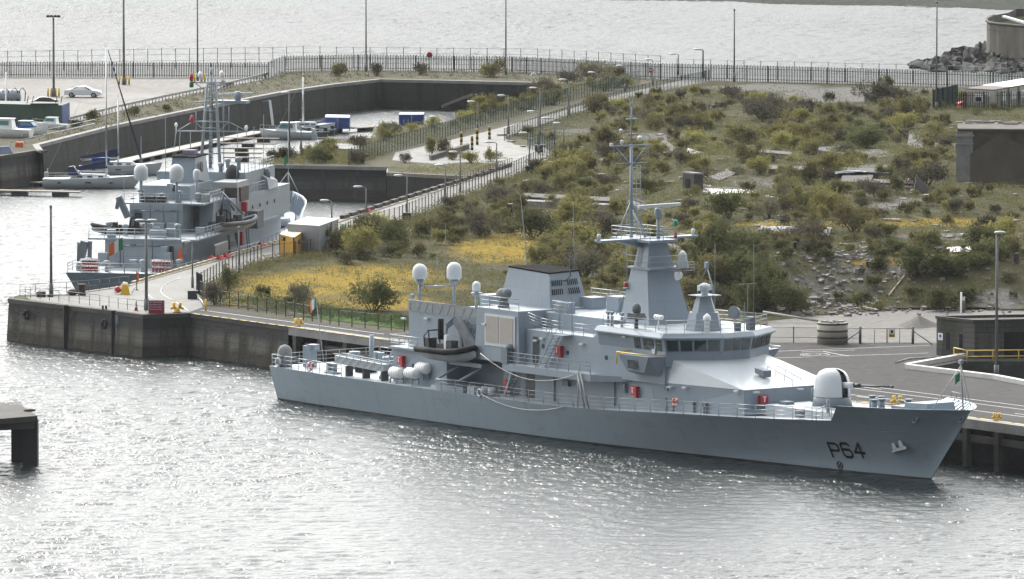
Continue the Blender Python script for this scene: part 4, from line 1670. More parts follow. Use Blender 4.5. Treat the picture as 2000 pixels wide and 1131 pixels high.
# main gun
gc = (73.1, 0)
mb = MB(local=True)
mb.lathe([(1.68, 4.96), (1.6, 5.35), (1.52, 5.75)], (gc[0], 0, 0), 32)
gun = mb.build('gun_mount_ring', NAVY2, ship)
mb = MB(local=True)
GN = 40
prof = [(1.50, 5.78), (1.53, 5.85), (1.50, 6.5), (1.42, 7.1), (1.28, 7.5), (1.05, 7.80), (.7, 7.99), (.35, 8.05), (.01, 8.07)]
vs, fs = [], []
GA = R(12)
for r, z in prof:
    for j in range(GN):
        a = 2 * math.pi * j / GN + GA
        vs.append((gc[0] + r * math.cos(a), r * math.sin(a), z))
for i in range(len(prof) - 1):
    for j in range(GN):
        if (j < 1 or j >= GN - 2) and i < 7:
            continue
        fs.append((i * GN + j, i * GN + (j + 1) % GN, (i + 1) * GN + (j + 1) % GN, (i + 1) * GN + j))
mb.add(vs, fs, True)
mb.build('gun_shield', mat('gun_shield_white', (.56, .59, .61), .3, .04, .6), gun, recalc=True)
mb = MB(local=True)
v = Vector((math.cos(GA), math.sin(GA), .035))
c = Vector((gc[0], 0, 6.72))
mb.lathe([(1.25, 5.8), (1.2, 7.0), (.9, 7.6), (.3, 7.9)], (gc[0], 0, 0), 20)
mb.build('gun_interior', DKGREY, gun)
mb = MB(local=True)
mb.tube(c + v * 1.0, c + v * 2.35, .26, 12)
mb.build('gun_sleeve', OFFW, gun)
mb = MB(local=True)
mb.tube(c + v * 2.35, c + v * 3.0, .17, 10)
mb.tube(c + v * 3.0, c + v * 6.2, .10, 10, .075)
mb.tube(c + v * 6.2, c + v * 6.45, .11, 10)
mb.build('gun_barrel', DKGREY, gun)

# foredeck: windlass, bitts, breakwater locker, jackstaff
mb = MB(local=True)
for s, t in ((77.9, .4), (78.8, .6), (80.5, -1.5), (80.5, -.7), (82.0, .9)):
    mb.tube((s, t, 4.9), (s, t, 6.1), .26, 10)
    mb.lathe([(.34, 0), (.34, .1)], (s, t, 6.1), 10)
mb.cbox((83.4, -.6, 5.4), (1.6, 1.6, .9))
mb.build('windlass_gear', NAVY2, ship)
mb = MB(local=True)
mb.loft([(85.2, -2.4, 4.95), (87.4, -1.6, 4.95), (87.4, 1.6, 4.95), (85.2, 2.4, 4.95)], [(85.4, -2.2, 6.35), (87.2, -1.4, 6.35), (87.2, 1.4, 6.35), (85.4, 2.2, 6.35)])
mb.build('bow_locker', NAVY, ship)
mb = MB(local=True)
p = A1.T(1877, 708, 0)
mb.tube((90.1, 0, 5.9), (89.75, 0, p.z), .075, 6)
mb.cbox((89.75, 0, p.z + .05), (.3, .3, .3))
mb.tube((89.8, 0, 9.6), (88.6, -2.0, 6.1), .035, 4)
mb.tube((89.8, 0, 9.6), (88.6, 2.0, 6.1), .035, 4)
mb.build('jackstaff', STEEL, ship)
mb = MB(local=True)
mb.rail([(82, 5.4, 6.05), (85, 4.4, 6.05)], .5, 1, 0)
mb.tube((76.6, -3.2, 4.9), (76.6, -3.2, 6.0), .14, 7)
for k in range(5):
    mb.tube((68.9, 1.2 + k * .22, 4.9), (68.9, 1.2 + k * .22, 6.0), .09, 6)
mb.cbox((69.3, -1.8, 5.0), (1.0, .9, .3))
mb.cbox((74.3, -4.3, 4.7), (.7, .5, .7))
mb.build('foredeck_fittings', NAVY2, ship)
mb = MB(local=True)
mb.loft([(64.0, -1.0, 7.05), (65.2, -1.0, 6.75), (65.2, -.2, 6.75), (64.0, -.2, 7.05)], [(64, -1.0, 7.45), (65.2, -1.0, 7.3), (65.2, -.2, 7.3), (64.0, -.2, 7.45)])
mb.build('roof_hatch', NAVY2, ship)
mb = MB(local=True)
for o in (.5, 1.5):
    mb.tube((63.8, o, 7.5), (67.2, o, 6.6), .03, 4)
    for k in range(4):
        s = 63.8 + k * 1.13
        mb.tube((s, o, 7.5 - k * .3), (s, o, 7.1 - k * .33), .025, 4)
mb.build('roof_handrails', NAVY2, ship)

# quarterdeck gear: capstans, winch drum, crates, gangway stowed along the rail
def px_at(px, py, z):
    return A1.Z(px, py, z)


mb = MB(local=True)
p = px_at(541, 712, 3.0)
mb.lathe([(.62, 0), (.68, .9), (.62, 1.5), (.42, 1.8), (.05, 1.95)], (1.3, -5.2, 3.0), 18)
mb.build('covered_winch', mat('canvas_grey', (.22, .235, .24), .8, .15, 2), ship)
mb = MB(local=True)
mb.cbox((2.9, -3.6, 3.95), (.9, .9, 1.9), .2)
mb.cbox((3.1, -3.4, 4.75), (.8, 1.0, .5), .5)
for s, t, h in ((6.4, -1.2, 1.5), (11.4, -.6, 1.35), (13.2, -2.4, 1.6), (3.6, .6, 1.0)):
    mb.lathe([(.5, 0), (.42, .2), (.42, h - .25), (.5, h - .2), (.5, h)], (s, t, 3.0), 14)
for s, t in ((8.6, -5.4), (9.3, -5.4), (2.4, 4.0), (3.1, 4.0)):
    mb.lathe([(.26, 0), (.26, .75), (.32, .8), (.32, .88)], (s, t, 3.0), 12)
mb.box(8.1, 9.9, -5.75, -5.05, 3.0, 3.12)
mb.tube((7.6, -.2, 3), (7.6, -.2, 6.0), .2, 8)
mb.cbox((12.0, 2.0, 3.6), (1.4, 1.6, 1.2))
mb.build('quarterdeck_gear', NAVY, ship)
for s, t in ((1.4, -6.0), (6.7, -6.3)):
    mb = MB(local=True)
    M = Matrix.Rotation(R(90), 3, 'X')
    mb.torus((s, t, 3.42), .34, .1, M)
    mb.build('fairlead', OFFW, ship)
c = A1.T(937, 767, -7.0)
mb = MB(local=True)
mb.torus((c.x, -7.02, c.z), .3, .09, Matrix.Rotation(R(90), 3, 'X'))
mb.build('fairlead', OFFW, ship)
mb = MB(local=True)
mb.sphere((9.7, -2.5, 3.75), .9, (1, .8, .9), 10)
mb.cbox((9.9, -2.4, 3.4), (1.5, 1.3, .8), .3)
mb.build('covered_stores', BLACK, ship)
mb = MB(local=True)
ga, gb = Vector((10.2, -6.1, 4.1)), Vector((17.6, -6.1, 3.85))
for o in (0, .9):
    for zz in (0, .75):
        mb.beam(ga + Vector((0, o, zz)), gb + Vector((0, o, zz)), .09, .09)
    n = 7
    for k in range(n):
        a_ = ga.lerp(gb, k / n) + Vector((0, o, 0))
        b_ = ga.lerp(gb, (k + 1) / n) + Vector((0, o, .75))
        mb.beam(a_, b_, .05, .05)
mb.m = 1
mb.loft([ga + Vector((0, .1, .02)), gb + Vector((0, .1, .02)), gb + Vector((0, .8, .02)), ga + Vector((0, .8, .02))], [ga + Vector((0, .1, .6)), gb + Vector((0, .1, .6)), gb + Vector((0, .8, .6)), ga + Vector((0, .8, .6))])
mb.m = 2
for s in (12, 14.6, 17.4):
    mb.cbox((s, -5.7, 3.45), (.22, .7, .9))
tag(mb.build('gangway', [STEEL, DECK, DKGREY]), 'stowed lattice gangway lying along the near rail of the aft deck', 'gangway')
gw = bpy.data.objects['gangway']
gw.location = ship.location
gw.rotation_euler = ship.rotation_euler
# aft flagstaff
mb = MB(local=True)
p = A1.T(617, 592, 0)
sA = A1.T(632, 690, 0)
mb.tube((sA.x, 0, 3.0), (p.x, 0, p.z + .5), .06, 6, .035)
mb.build('ensign_staff', STEEL, ship)
# davit under the boat, with its crane arm
mb = MB(local=True)
mb.path([(26.4, -6.6, 3.9), (28.2, -5.0, 5.3)], .13, 6)
mb.path([(29.8, -6.6, 4.0), (31.6, -5.0, 5.4)], .13, 6)
mb.tube((26.4, -6.6, 3.9), (29.8, -6.6, 4.0), .12, 6)
mb.box(27.4, 32.2, -6.0, -3.0, 5.25, 5.6)
mb.box(26.2, 30.2, -6.5, -4.0, 3.0, 3.5)
mb.build('cradle_parts', NAVY, ship)
mb = MB(local=True)
mb.beam((30.9, -5.3, 6.1), (27.8, -5.5, 9.2), .55, .7)
mb.beam((27.8, -5.5, 9.2), (27.2, -6.0, 8.5), .35, .4)
mb.beam((27.2, -6.0, 8.6), (27.2, -6.2, 7.4), .12, .12)
mb.beam((31.6, -4.8, 6.0), (28.2, -4.9, 9.0), .3, .3)
mb.tube((29.4, -5.7, 6.2), (28.2, -5.6, 8.3), .14, 7)
mb.torus((29.0, -5.0, 8.6), .4, .05, Matrix.Rotation(R(80), 3, 'X'))
mb.torus((29.5, -4.9, 8.5), .35, .05, Matrix.Rotation(R(100), 3, 'X'))
mb.build('boat_crane', mat('crane_grey', (.16, .18, .195), .55, .2, 2), ship)
mb = MB(local=True)
for px in (1104, 1110):
    pass
mb.tube((48.3, -6.9, 3.1), (47.2, -6.9, 6.2), .07, 5)
mb.tube((48.9, -6.9, 3.1), (47.6, -6.9, 6.2), .07, 5)
mb.tube((47.3, -6.9, 3.1), (47.4, -6.9, 6.2), .05, 5)
mb.build('accommodation_davit', STEEL, ship)
mb = MB(local=True)
mb.box(25.2, 27.0, -6.3, -4.8, 3.0, 3.3)
for s in (33.0, 34.0):
    mb.lathe([(.35, 0), (.35, .75)], (s, -6.2, 3.0), 12)
mb.cbox((31.6, -6.4, 3.35), (1.0, .6, .7))
mb.box(32.7, 33.6, -4.0, -3.9, 3.0, 5.0)
mb.build('boat_bay_stores', DECK, ship)
mb = MB(local=True)
mb.cbox((34.9, -5.3, 4.0), (.5, .3, .9))
mb.tube((34.9, -5.3, 3), (34.9, -5.3, 4), .05, 5)
mb.build('fire_hydrant', RED, ship)
mb = MB(local=True)
mb.cbox((36.6, -6.5, 6.7), (.9, .6, 1.3))
mb.sphere((36.9, -6.5, 7.4), .35, n=8)
mb.build('walkway_gear', NAVY2, ship)


# ------------------------------------------------------------------ things carried by the ships
def place(o, fr):
    o.location = (fr.O[0], fr.O[1], 0)
    o.rotation_euler = (0, 0, fr.h)
    return o


def rib(label, fr, c, rz, L_=7.2, tubem=BLACK, hullm=None, group=None, deckm=DKGREY, arch=True):
    """rigid inflatable: V hull, tube collar that rises to the bow, console, seats, arch, engine"""
    w = fr.world(c)
    t = thing('rigid_inflatable_boat', label, 'boat', tuple(w), fr.h + rz, group)
    mb = MB(local=True)
    k = L_ / 7.2
    st = [(-3.3, .95, .0), (-1.5, 1.0, -.02), (.5, .98, 0), (2.0, .78, .12), (3.0, .42, .34), (3.55, .06, .55)]
    vs, fs = [], []
    for s, b, kz in st:
        for y, z in ((0, -.55 + kz * 1.2), (b * .55, -.32 + kz), (b, .12 + kz * .9), (b, .3 + kz * .7)):
            vs.append((s * k, y * k, z * k))
    for i in range(len(st) - 1):
        for j in range(3):
            fs.append((4 * i + j, 4 * i + 4 + j, 4 * i + 5 + j, 4 * i + 1 + j))
    mb.add(vs, fs)
    mb.add([(x, -y, z) for x, y, z in vs], [f[::-1] for f in fs])
    mb.add([vs[0], vs[1], vs[2], vs[3], (vs[3][0], -vs[3][1], vs[3][2]), (vs[2][0], -vs[2][1], vs[2][2]), (vs[1][0], -vs[1][1], vs[1][2])], [(0, 1, 2, 3, 4, 5, 6)])
    mb.build('hull', hullm or mat('pale_grey_gelcoat', (.42, .44, .45), .35, .05), t)
    mb = MB(local=True)
    cl = [(-3.6, 1.0, .35), (-1.5, 1.08, .34), (.6, 1.06, .36), (2.0, .86, .5), (2.95, .5, .72), (3.45, .0, .9)]
    pp = [(s * k, y * k, z * k) for s, y, z in cl] + [(s * k, -y * k, z * k) for s, y, z in cl[-2::-1]]
    mb.path(pp, .27 * k, 9)
    mb.build('tube_collar', tubem, t)
    mb = MB(local=True)
    mb.add([(s * k, y * .85 * k, .25 * k) for s, y in ((-3.3, 1), (1.6, .95), (3, .35), (3, -.35), (1.6, -.95), (-3.3, -1))], [(0, 1, 2, 3, 4, 5)])
    mb.cbox((.2 * k, 0, .75 * k), (.8 * k, .7 * k, 1.0 * k))
    mb.cbox((-1.0 * k, 0, .6 * k), (1.4 * k, .5 * k, .6 * k))
    mb.cbox((-2.9 * k, 0, .8 * k), (.7 * k, .8 * k, 1.0 * k))
    mb.build('console', deckm, t)
    if arch:
        mb = MB(local=True)
        for y in (-.8, .8):
            mb.path([(-2.6 * k, y * k, .4 * k), (-2.7 * k, y * k, 1.5 * k), (-2.4 * k, y * .7 * k, 1.95 * k), (-2.0 * k, y * k, 1.5 * k), (-1.9 * k, y * k, .4 * k)], .06, 5)
        mb.tube((-2.4 * k, -.6 * k, 1.95 * k), (-2.4 * k, .6 * k, 1.95 * k), .06, 5)
        mb.build('arch', BLACK, t)
    return t


bp = A1.T(880, 694, -6.6)
rb = rib('black and grey rigid inflatable boat slung in the davit of the P64 ship', A1, (bp.x, -6.6, bp.z), 0, 7.4)
mb = MB(local=True)
mb.cbox((-.3, -.2, 1.05), (.4, .3, 1.4))
mb.build('white_cover', WHITE, rb)
mb = MB(local=True)
mb.lathe([(.26, 0), (.26, 1.8)], (-2.0, .4, 1.2), 8)
mb.build('rolled_cover', BLACK, rb)


def raft(px, py, t, label, first=[None]):
    p = A1.T(px, py, t)
    w = A1.world(p)
    if first[0] is None:
        r = thing('life_raft_canister', label, 'life raft', tuple(w), A1.h, 'white life raft canisters beside the boat')
        M = Matrix.Rotation(R(90), 3, 'Y')
        mb = MB(local=True)
        mb.lathe([(.05, -.82), (.42, -.74), (.50, -.55), (.50, .55), (.42, .74), (.05, .82)], (0, 0, 0), 20, M)
        mb.build('shell', WHITE, r)
        mb = MB(local=True)
        for x in (-.45, -.15, .15, .45):
            mb.lathe([(.506, -.014), (.506, .014)], (x, 0, 0), 20, M)
        mb.build('straps', LAMPG, r)
        mb = MB(local=True)
        for x in (-.5, .5):
            mb.beam((x, -.35, -.5), (x, .35, -.5), .1, .1)
            for y in (-.35, .35):
                mb.beam((x, y, -.5), (x, y, -.95), .08, .08)
        mb.build('rack', NAVY2, r)
        first[0] = r
    else:
        r = dup(first[0], tuple(w), A1.h, label)
    return r


raft(805, 729, -6.2, 'white life raft canister nearest the fire box, behind its neighbour')
raft(812, 726, -5.4, 'white life raft canister at the back, half hidden by the front one') if False else None
raft(806, 732, -6.4, 'front white life raft canister') if False else None
raft(775, 728, -6.0, 'leftmost white life raft canister of the three, below the red box')
raft(826, 719, -5.6, 'upper grey-shaded life raft canister at the right of the three')


def ring_buoy(label, fr, p, rz=0.0, m=ORANGE):
    w = fr.world(p)
    mb = MB(local=True)
    M = Matrix.Rotation(R(90), 3, 'X')
    mb.torus((0, 0, 0), .30, .085, M, 20)
    mb.m = 1
    for k in range(4):
        a = math.pi / 4 + k * math.pi / 2
        mb.sphere((.30 * math.cos(a), 0, .30 * math.sin(a)), .095, (1, 1.05, 1), 8)
    o = mb.build('life_ring', [m, WHITE])
    o.location = w
    o.rotation_euler = (0, 0, fr.h + rz)
    return tag(o, label, 'life ring')


p = A1.T(609, 714, -6.55)
ring_buoy('red and white life ring on the stern rail of the P64 ship', A1, (p.x, -6.62, p.z), 0, RED)
p = A1.T(1321, 785, -6.85)
ring_buoy('orange life ring on the rail below the sloping roof, forward of the P64 bridge', A1, (p.x, -6.98, p.z))


def flag(label, fr, p, cols, sz, rz, name='flag', droop=.3, fold=.12):
    """cloth hung from its hoist, folded by the wind, three colour bands"""
    w = fr.world(p) if fr else Vector(p)
    mb = MB(local=True)
    nx, ny = 12, 6
    vs = []
    for j in range(ny + 1):
        for i in range(nx + 1):
            u, v_ = i / nx, j / ny
            x = u * sz[0] * (1 - .12 * math.sin(u * 3))
            vs.append((x, fold * sz[0] * math.sin(u * 7 + v_ * 1.5) * u, -v_ * sz[1] - droop * sz[0] * u ** 1.4))
    for j in range(ny):
        for i in range(nx):
            mb.m = min(len(cols) - 1, i * len(cols) // nx)
            a = j * (nx + 1) + i
            if i == 0 and j == 0:
                base = len(mb.v)
                mb.v += vs
            mb.f.append([base + a, base + a + 1, base + a + nx + 2, base + a + nx + 1])
            mb.sm.append(True)
            mb.mi.append(mb.m)
    o = mb.build(name, cols, recalc=False)
    o.location = w
    o.rotation_euler = (0, 0, rz)
    return tag(o, label, 'flag')


p = A1.T(618, 580, 0)
flag('small green, white and orange flag flying from the stern staff of the nearer ship', A1, (p.x, 0, p.z), [FLAGG, FLAGW, FLAGO], (1.0, .95), R(232), droop=.5)
p = A1.T(1875, 727, 0)
flag('small green jack hanging on the bow staff of the nearer ship', A1, (p.x, 0, p.z), [FLAGG], (.45, .7), R(200), droop=.7)


def line(label, pts_, r=.035, name='mooring_line', m=ROPE):
    mb = MB()
    mb.path([Vector(p) for p in pts_], r, 5)
    return tag(mb.build(name, m), label, 'rope')


def sag(a, b, d_, n=10):
    a, b = Vector(a), Vector(b)
    return [a.lerp(b, i / n) - Vector((0, 0, d_ * 4 * (i / n) * (1 - i / n))) for i in range(n + 1)]


q = A1.T(938, 690, -6.9)
line('white rope sagging from the bow of the slung boat towards the davit amidships', [A1.world(v) for v in sag((q.x, -6.9, q.z), (47.4, -6.95, 6.1), 1.4)])
q = A1.T(940, 770, -7.1)
line('white rope hanging in a bight down the side of the grey hull', [A1.world(v) for v in sag((q.x, -7.12, q.z), (45.6, -7.12, 3.1), .75)])
# ------------------------------------------------------------------ the farther ship, seen from astern
A2 = Frame((-39.2, 823.7), 77)
ship2 = thing('patrol_ship', 'second grey naval ship, its stern with racks of red drums, moored behind the pier', 'ship', (A2.O[0], A2.O[1], 0), A2.h)
HD2 = [(0, 6.1), (8, 6.4), (30, 6.5), (44, 6.2), (50, 5.6), (55, 4.9), (59, 3.9), (63, 2.5), (66, 1.1), (67.8, .05)]
HW2 = [(0, 4.9), (10, 5.6), (30, 5.7), (44, 4.2), (52, 2.4), (60, .8), (64, .05)]
ZD2 = [(0, 3.0), (30, 3.05), (44, 3.6), (50, 4.0), (68, 4.6)]


PAINT2 = mat('older_grey_paint', (.29, .335, .37), .5, .14, .5, (1, 1, .35), amt=.9)
seams(PAINT2, 2.0, 1.4, .8, .5)


def zt2(s):
    return lerp1(s, ZD2) if s < 47 else lerp1(s, [(47, 3.8), (51, 5.1), (55, 6.1), (62, 6.3), (68, 6.5)])


def hh2(s, z):
    f = max(-.2, min(1, z / zt2(s)))
    d, w_ = lerp1(s, HD2), lerp1(min(s, 64), HW2)
    if s > 64:
        zs = (s - 64) / 3.8 * 6.4
        f = max(0, min(1, (z - zs) / max(.05, 6.4 - zs)))
        w_ = .03
    return max(.03, w_ + (d - w_) * math.copysign(abs(f) ** 1.3, f))


hull_shell('hull', [0, 2, 5, 10, 18, 28, 38, 44, 47, 48, 49, 50, 51, 53, 55, 57, 59, 61, 63, 64, 65, 66, 67, 67.8], zt2, hh2, HULLM, ship2, stemz=lambda s: -.6 if s < 64 else (s - 64) / 3.8 * 6.4, stern_rake=1.2)
mb = MB(local=True)
deck_poly(mb, [.05, 5, 15, 30, 44, 50, 56, 60, 63, 65.5], lambda s: lerp1(s, ZD2) + .02, hh2, .15)
mb.build('deck', DECK, ship2)
mb = MB(local=True)
for i in range(12):
    s = 55 + i * .95
    for sd_ in (-1, 1):
        h = hh2(s, 6.1) - .16
        mb.loft([(s - .06, sd_ * h, zt2(s) - .05), (s + .06, sd_ * h, zt2(s) - .05), (s + .06, sd_ * (h - .5), 4.5), (s - .06, sd_ * (h - .5), 4.5)],
                [(s - .06, sd_ * (h - .12), zt2(s) - .05), (s + .06, sd_ * (h - .12), zt2(s) - .05), (s + .06, sd_ * (h - .8), 4.5), (s - .06, sd_ * (h - .8), 4.5)])
mb.build('bulwark_ribs', NAVY, ship2)
bS = A2.S
mb = MB(local=True)
mb.box(6.6, 46, -4.4, 3.8, 3.0, 6.0)                    # tier 1
mb.box(6.5, 40, -5.9, 5.6, 5.85, 6.02)                  # 01 deck plate
mb.box(13.8, 22, -2.4, 3.2, 6.0, 8.95)                  # tier 2
mb.loft([(17, -4.6, 6.0), (22, -4.6, 6.0), (22, -2.3, 6.0), (17, -2.3, 6.0)], [(18, -4.6, 8.95), (22, -4.6, 8.95), (22, -2.3, 8.95), (18, -2.3, 8.95)])
mb.box(14, 40, -4.6, 4.2, 8.95, 9.1)
mb.box(18.2, 27, -2.0, 3.4, 9.1, 10.6)                  # tier 3
mb.box(22, 46, -5.4, 5.4, 6.0, 9.0)                     # midships house
mb.build('superstructure', PAINT2, ship2)
s0 = A2.T(464, 402, -5.5).x
lo, hi = bS(418, 436, s0), bS(418, 356, s0)
mb = MB(local=True)
mb.loft([(s0, -5.55, 6.0), (s0 + 5, -5.55, 6.0), (s0 + 5, lo.y, 6.0), (s0, lo.y, 6.0)], [(s0 + .2, -5.4, hi.z), (s0 + 4.6, -5.4, hi.z), (s0 + 4.6, lo.y, hi.z), (s0 + .2, lo.y + .2, hi.z)])
ih = mb.build('intake_house', mat('warm_grey_paint', (.34, .35, .35), .5, .08, .5), ship2)
a, b = bS(433, 367, s0 - .05), bS(463, 401, s0 - .05)
mb = MB(local=True)
mb.box(s0 - .04, s0 + .1, b.y, a.y, b.z, a.z)
for k in range(4):
    z = b.z + (a.z - b.z) * (k + .5) / 4
    mb.box(s0 - .08, s0 - .02, b.y, a.y, z - .04, z + .04)
mb.build('louvre', BROWN, ih)
mb = MB(local=True)
mb.box(s0 + .9, s0 + 4.2, -5.6, -5.3, b.z + .3, a.z)
mb.build('louvre', BROWN, ih)
# bridge wing box and wheelhouse beyond
mb = MB(local=True)
mb.box(30, 42, -4.8, 4.8, 9.0, 11.2)
mb.loft([(36.5, -5.6, 9.0), (40.5, -5.6, 9.0), (40.5, -3.5, 9.0), (36.5, -3.5, 9.0)], [(36.5, -5.4, 10.2), (40.8, -5.4, 9.7), (40.8, -3.5, 10.9), (36.5, -3.5, 11.1)])
mb.build('wheelhouse', PAINT2, ship2)
# funnel
sf = 22.0
q = [bS(331, 358, sf), bS(379, 358, sf), bS(379, 309, sf), bS(334, 309, sf)]
mb = MB(local=True)
mb.loft([(sf, q[1].y, q[1].z - .6), (sf + 6, q[1].y, q[1].z - .6), (sf + 6, q[0].y, q[1].z - .6), (sf, q[0].y, q[1].z - .6)],
        [(sf + .5, q[2].y + .1, q[2].z), (sf + 5, q[2].y + .1, q[2].z), (sf + 5, q[3].y, q[2].z), (sf + .5, q[3].y, q[2].z)])
fu2 = mb.build('funnel', NAVY, ship2)
mb = MB(local=True)
mb.box(sf + .3, sf + 5.4, q[2].y - .1, q[3].y + .2, q[2].z, q[2].z + .14)
mb.build('funnel_cap', SOOT, fu2)
mb = MB(local=True)
f0, f1, f2, f3 = bS(381, 305, sf + .6), bS(402, 305, sf + 4), bS(410, 356, sf + 5), bS(381, 350, sf + .3)
mb.loft([tuple(f0), tuple(f1), tuple(f2), tuple(f3)], [(v.x, v.y + .8, v.z) for v in (f0, f1, f2, f3)])
mb.m = 1
c = bS(392, 325, sf + 2)
mb.lathe([(.02, 0), (.55, 0), (.55, .1)], (c.x - .4, c.y - .15, c.z), 16, Matrix.Rotation(R(85), 3, 'X') @ Matrix.Rotation(R(0), 3, 'Y'))
mb.build('funnel_side_panel', [DECK, DKGREY], fu2)
# tripod lattice mast
sm_ = 33
legs = [((392, 330), (406, 150)), ((430, 330), (420, 150)), ((411, 328), (413, 146))]
mb = MB(local=True)
for k, (lo, hi) in enumerate(legs):
    s = sm_ + (2.2 if k == 2 else 0)
    a, b = bS(*lo, s), bS(*hi, sm_ + .6)
    mb.tube(a, b, .18, 7, .13)
for y in (300, 275, 250, 216, 190, 165, 160):
    u = (330 - y) / 180
    mb.tube(bS(392 + 14 * u, y, sm_ + .3 * u), bS(430 - 10 * u, y, sm_ + .3 * u), .07, 5)
mb.tube(bS(413, 146, sm_ + .6), bS(413, 132, sm_ + .6), .13, 6)
ms2 = mb.build('tripod_mast', PAINT2, ship2)
mb = MB(local=True)
for (x0, y0, x1, y1, r) in ((343, 256, 484, 257, .08), (378, 237, 447, 238, .07), (378, 199, 420, 199, .07), (375, 161, 448, 162, .08)):
    mb.tube(bS(x0, y0, sm_), bS(x1, y1, sm_), r, 5)
for (x0, y0, x1, y1) in ((345, 256, 378, 237), (380, 238, 402, 256), (484, 257, 447, 238), (447, 238, 428, 256), (380, 161, 402, 178), (446, 162, 425, 176), (447, 256, 447, 208), (383, 256, 383, 218), (344, 256, 340, 290), (372, 256, 372, 300), (352, 256, 350, 296), (435, 235, 435, 180), (437, 340, 437, 200)):
    mb.tube(bS(x0, y0, sm_), bS(x1, y1, sm_), .045, 4)
mb.build('yards', PAINT2, ms2)
mb = MB(local=True)
for k in range(16):
    y = 330 - k * 11
    mb.tube(bS(408, y, sm_ + 1), bS(416, y, sm_ + 1), .03, 4)
mb.tube(bS(408, 332, sm_ + 1), bS(409, 160, sm_ + 1), .035, 4)
mb.tube(bS(416, 332, sm_ + 1), bS(415, 160, sm_ + 1), .035, 4)
mb.build('mast_ladder', RUST, ms2)
mb = MB(local=True)
a = bS(470, 199, sm_ + 2)
mb.cbox((sm_ + 2, a.y + 1, a.z), (1.6, 3.6, .3))
mb.lathe([(.3, 0), (.4, .5), (.3, 1.0)], (sm_ + 2, a.y + .3, a.z + .1), 10)
mb.build('radar_platform', NAVY, ms2)
mb = MB(local=True)
a, b = bS(427, 184, sm_ + 2), bS(492, 182, sm_ + 2)
mb.beam(a, b, .3, .2)
mb.build('radar_scanner', OFFW, ms2)
mb = MB(local=True)
for x, y, r in ((391, 147, .26), (433, 145, .26), (481, 250, .2), (344, 244, .18)):
    c = bS(x, y, sm_)
    mb.sphere(c, r, (1, 1, 1.5), 8)
    mb.tube(c, c - Vector((0, 0, .9)), .05, 4)
mb.build('sensors', WHITE, ms2)
mb = MB(local=True)
for x, y in ((374, 152), (375, 234)):
    c = bS(x, y, sm_)
    mb.lathe([(.2, -.3), (.24, .1), (.1, .5)], c, 8)
mb.build('red_lamps', RED, ms2)
mb = MB(local=True)
c = bS(374, 165, sm_)
mb.lathe([(.22, -.3), (.24, .2), (.1, .4)], c, 8)
mb.build('green_lamp', GREEN, ms2)


def dome2(px, py, s, r, h, base):
    c = bS(px, py, s)
    mb = MB(local=True)
    prof = [(r * .3, -.3), (r * .8, -.15), (r, .1), (r, h - r)] + [(r * math.cos(a), h - r + r * math.sin(a)) for a in (R(20), R(40), R(58), R(74))] + [(.01, h)]
    mb.lathe(prof, c, 20)
    o = mb.build('radome', OFFW, ship2)
    mb = MB(local=True)
    mb.tube((c.x, c.y, base), (c.x, c.y, c.z - .2), .16, 7)
    mb.build('dome_post', NAVY, o)


dome2(275.5, 348, 15, .72, 1.5, 8.9)
dome2(345, 349, 15, .72, 1.5, 8.9)
dome2(384, 348, 18, .36, .95, 9)
# covered director and cloth-covered gun on the house top
mb = MB(local=True)
c = bS(454, 340, 30)
mb.sphere((30, c.y, c.z), .82, (1, .9, 1.25), 12)
mb.lathe([(.5, 0), (.6, .8)], (30, c.y, c.z - 1.5), 10)
mb.build('covered_director', mat('black_cover_cloth', (.03, .034, .04), .7, .3, 2), ship2)
mb = MB(local=True)
c = bS(371, 300, 26)
mb.cbox((26, c.y, c.z), (1.4, 1.3, .8))
mb.build('covered_funnel_box', mat('mauve_grey_cover', (.25, .22, .30), .8, .3, 4), ship2)
mb = MB(local=True)
for x in (503, 522):
    c = bS(x, 340, 38)
    mb.sphere(c, .5, (1, .7, 1.4), 10)
mb.build('covered_lamps', NAVY2, ship2)
mb = MB(local=True)
for x0, x1 in ((276, 287), (289, 300), (302, 312), (315, 322)):
    a, b = bS(x0, 384, 14.6), bS(x1, 397, 14.6)
    mb.box(14.6, 15.4, b.y, a.y, b.z, a.z)
mb.build('dark_lockers', DKGREY, ship2)
mb = MB(local=True)
for x0, x1, y0, y1, s in ((337, 346, 361, 374, 18.1), (263, 277, 416, 446, 13.7), (378, 389, 405, 446, 17.1), (326, 339, 481, 509, 6.55)):
    a, b = bS(x0, y0, s), bS(x1, y1, s)
    mb.box(s - .05, s + .1, b.y, a.y, b.z, a.z)
mb.build('door_openings', DKGREY, ship2)
mb = MB(local=True)
for x0, x1, y0, y1, s in ((313, 326, 482, 516, 5.6), (317, 332, 494, 512, 5.2), (290, 322, 450, 462, 8.5), (322, 341, 447, 461, 9.5), (278, 297, 437, 448, 12.5), (300, 320, 436, 448, 12.6), (325, 344, 436, 448, 12.6), (191, 208, 494, 521, 4.5), (251, 265, 508, 518, 3.0), (326, 334, 359, 369, 17)):
    a, b = bS(x0, y0, s), bS(x1, y1, s)
    mb.box(s, s + .9, b.y, a.y, b.z, a.z)
mb.build('deck_lockers', PAINT2, ship2)
mb = MB(local=True)
for x, y0, y1, s in ((259, 400, 452, 13.5), (365, 470, 500, 6.0)):
    a, b = bS(x - 3, y1, s), bS(x + 3, y0, s)
    for t in (a.y, b.y):
        mb.tube((s, t, a.z), (s + .4, t, b.z), .05, 4)
    for k in range(9):
        z = a.z + (b.z - a.z) * k / 9
        mb.tube((s, a.y, z), (s, b.y, z), .03, 4)
for s, t in ((26.8, -5.9), (27.6, -5.9)):
    mb.tube((s, t, 3.0), (s - 1.2, t, 7.2), .06, 4)
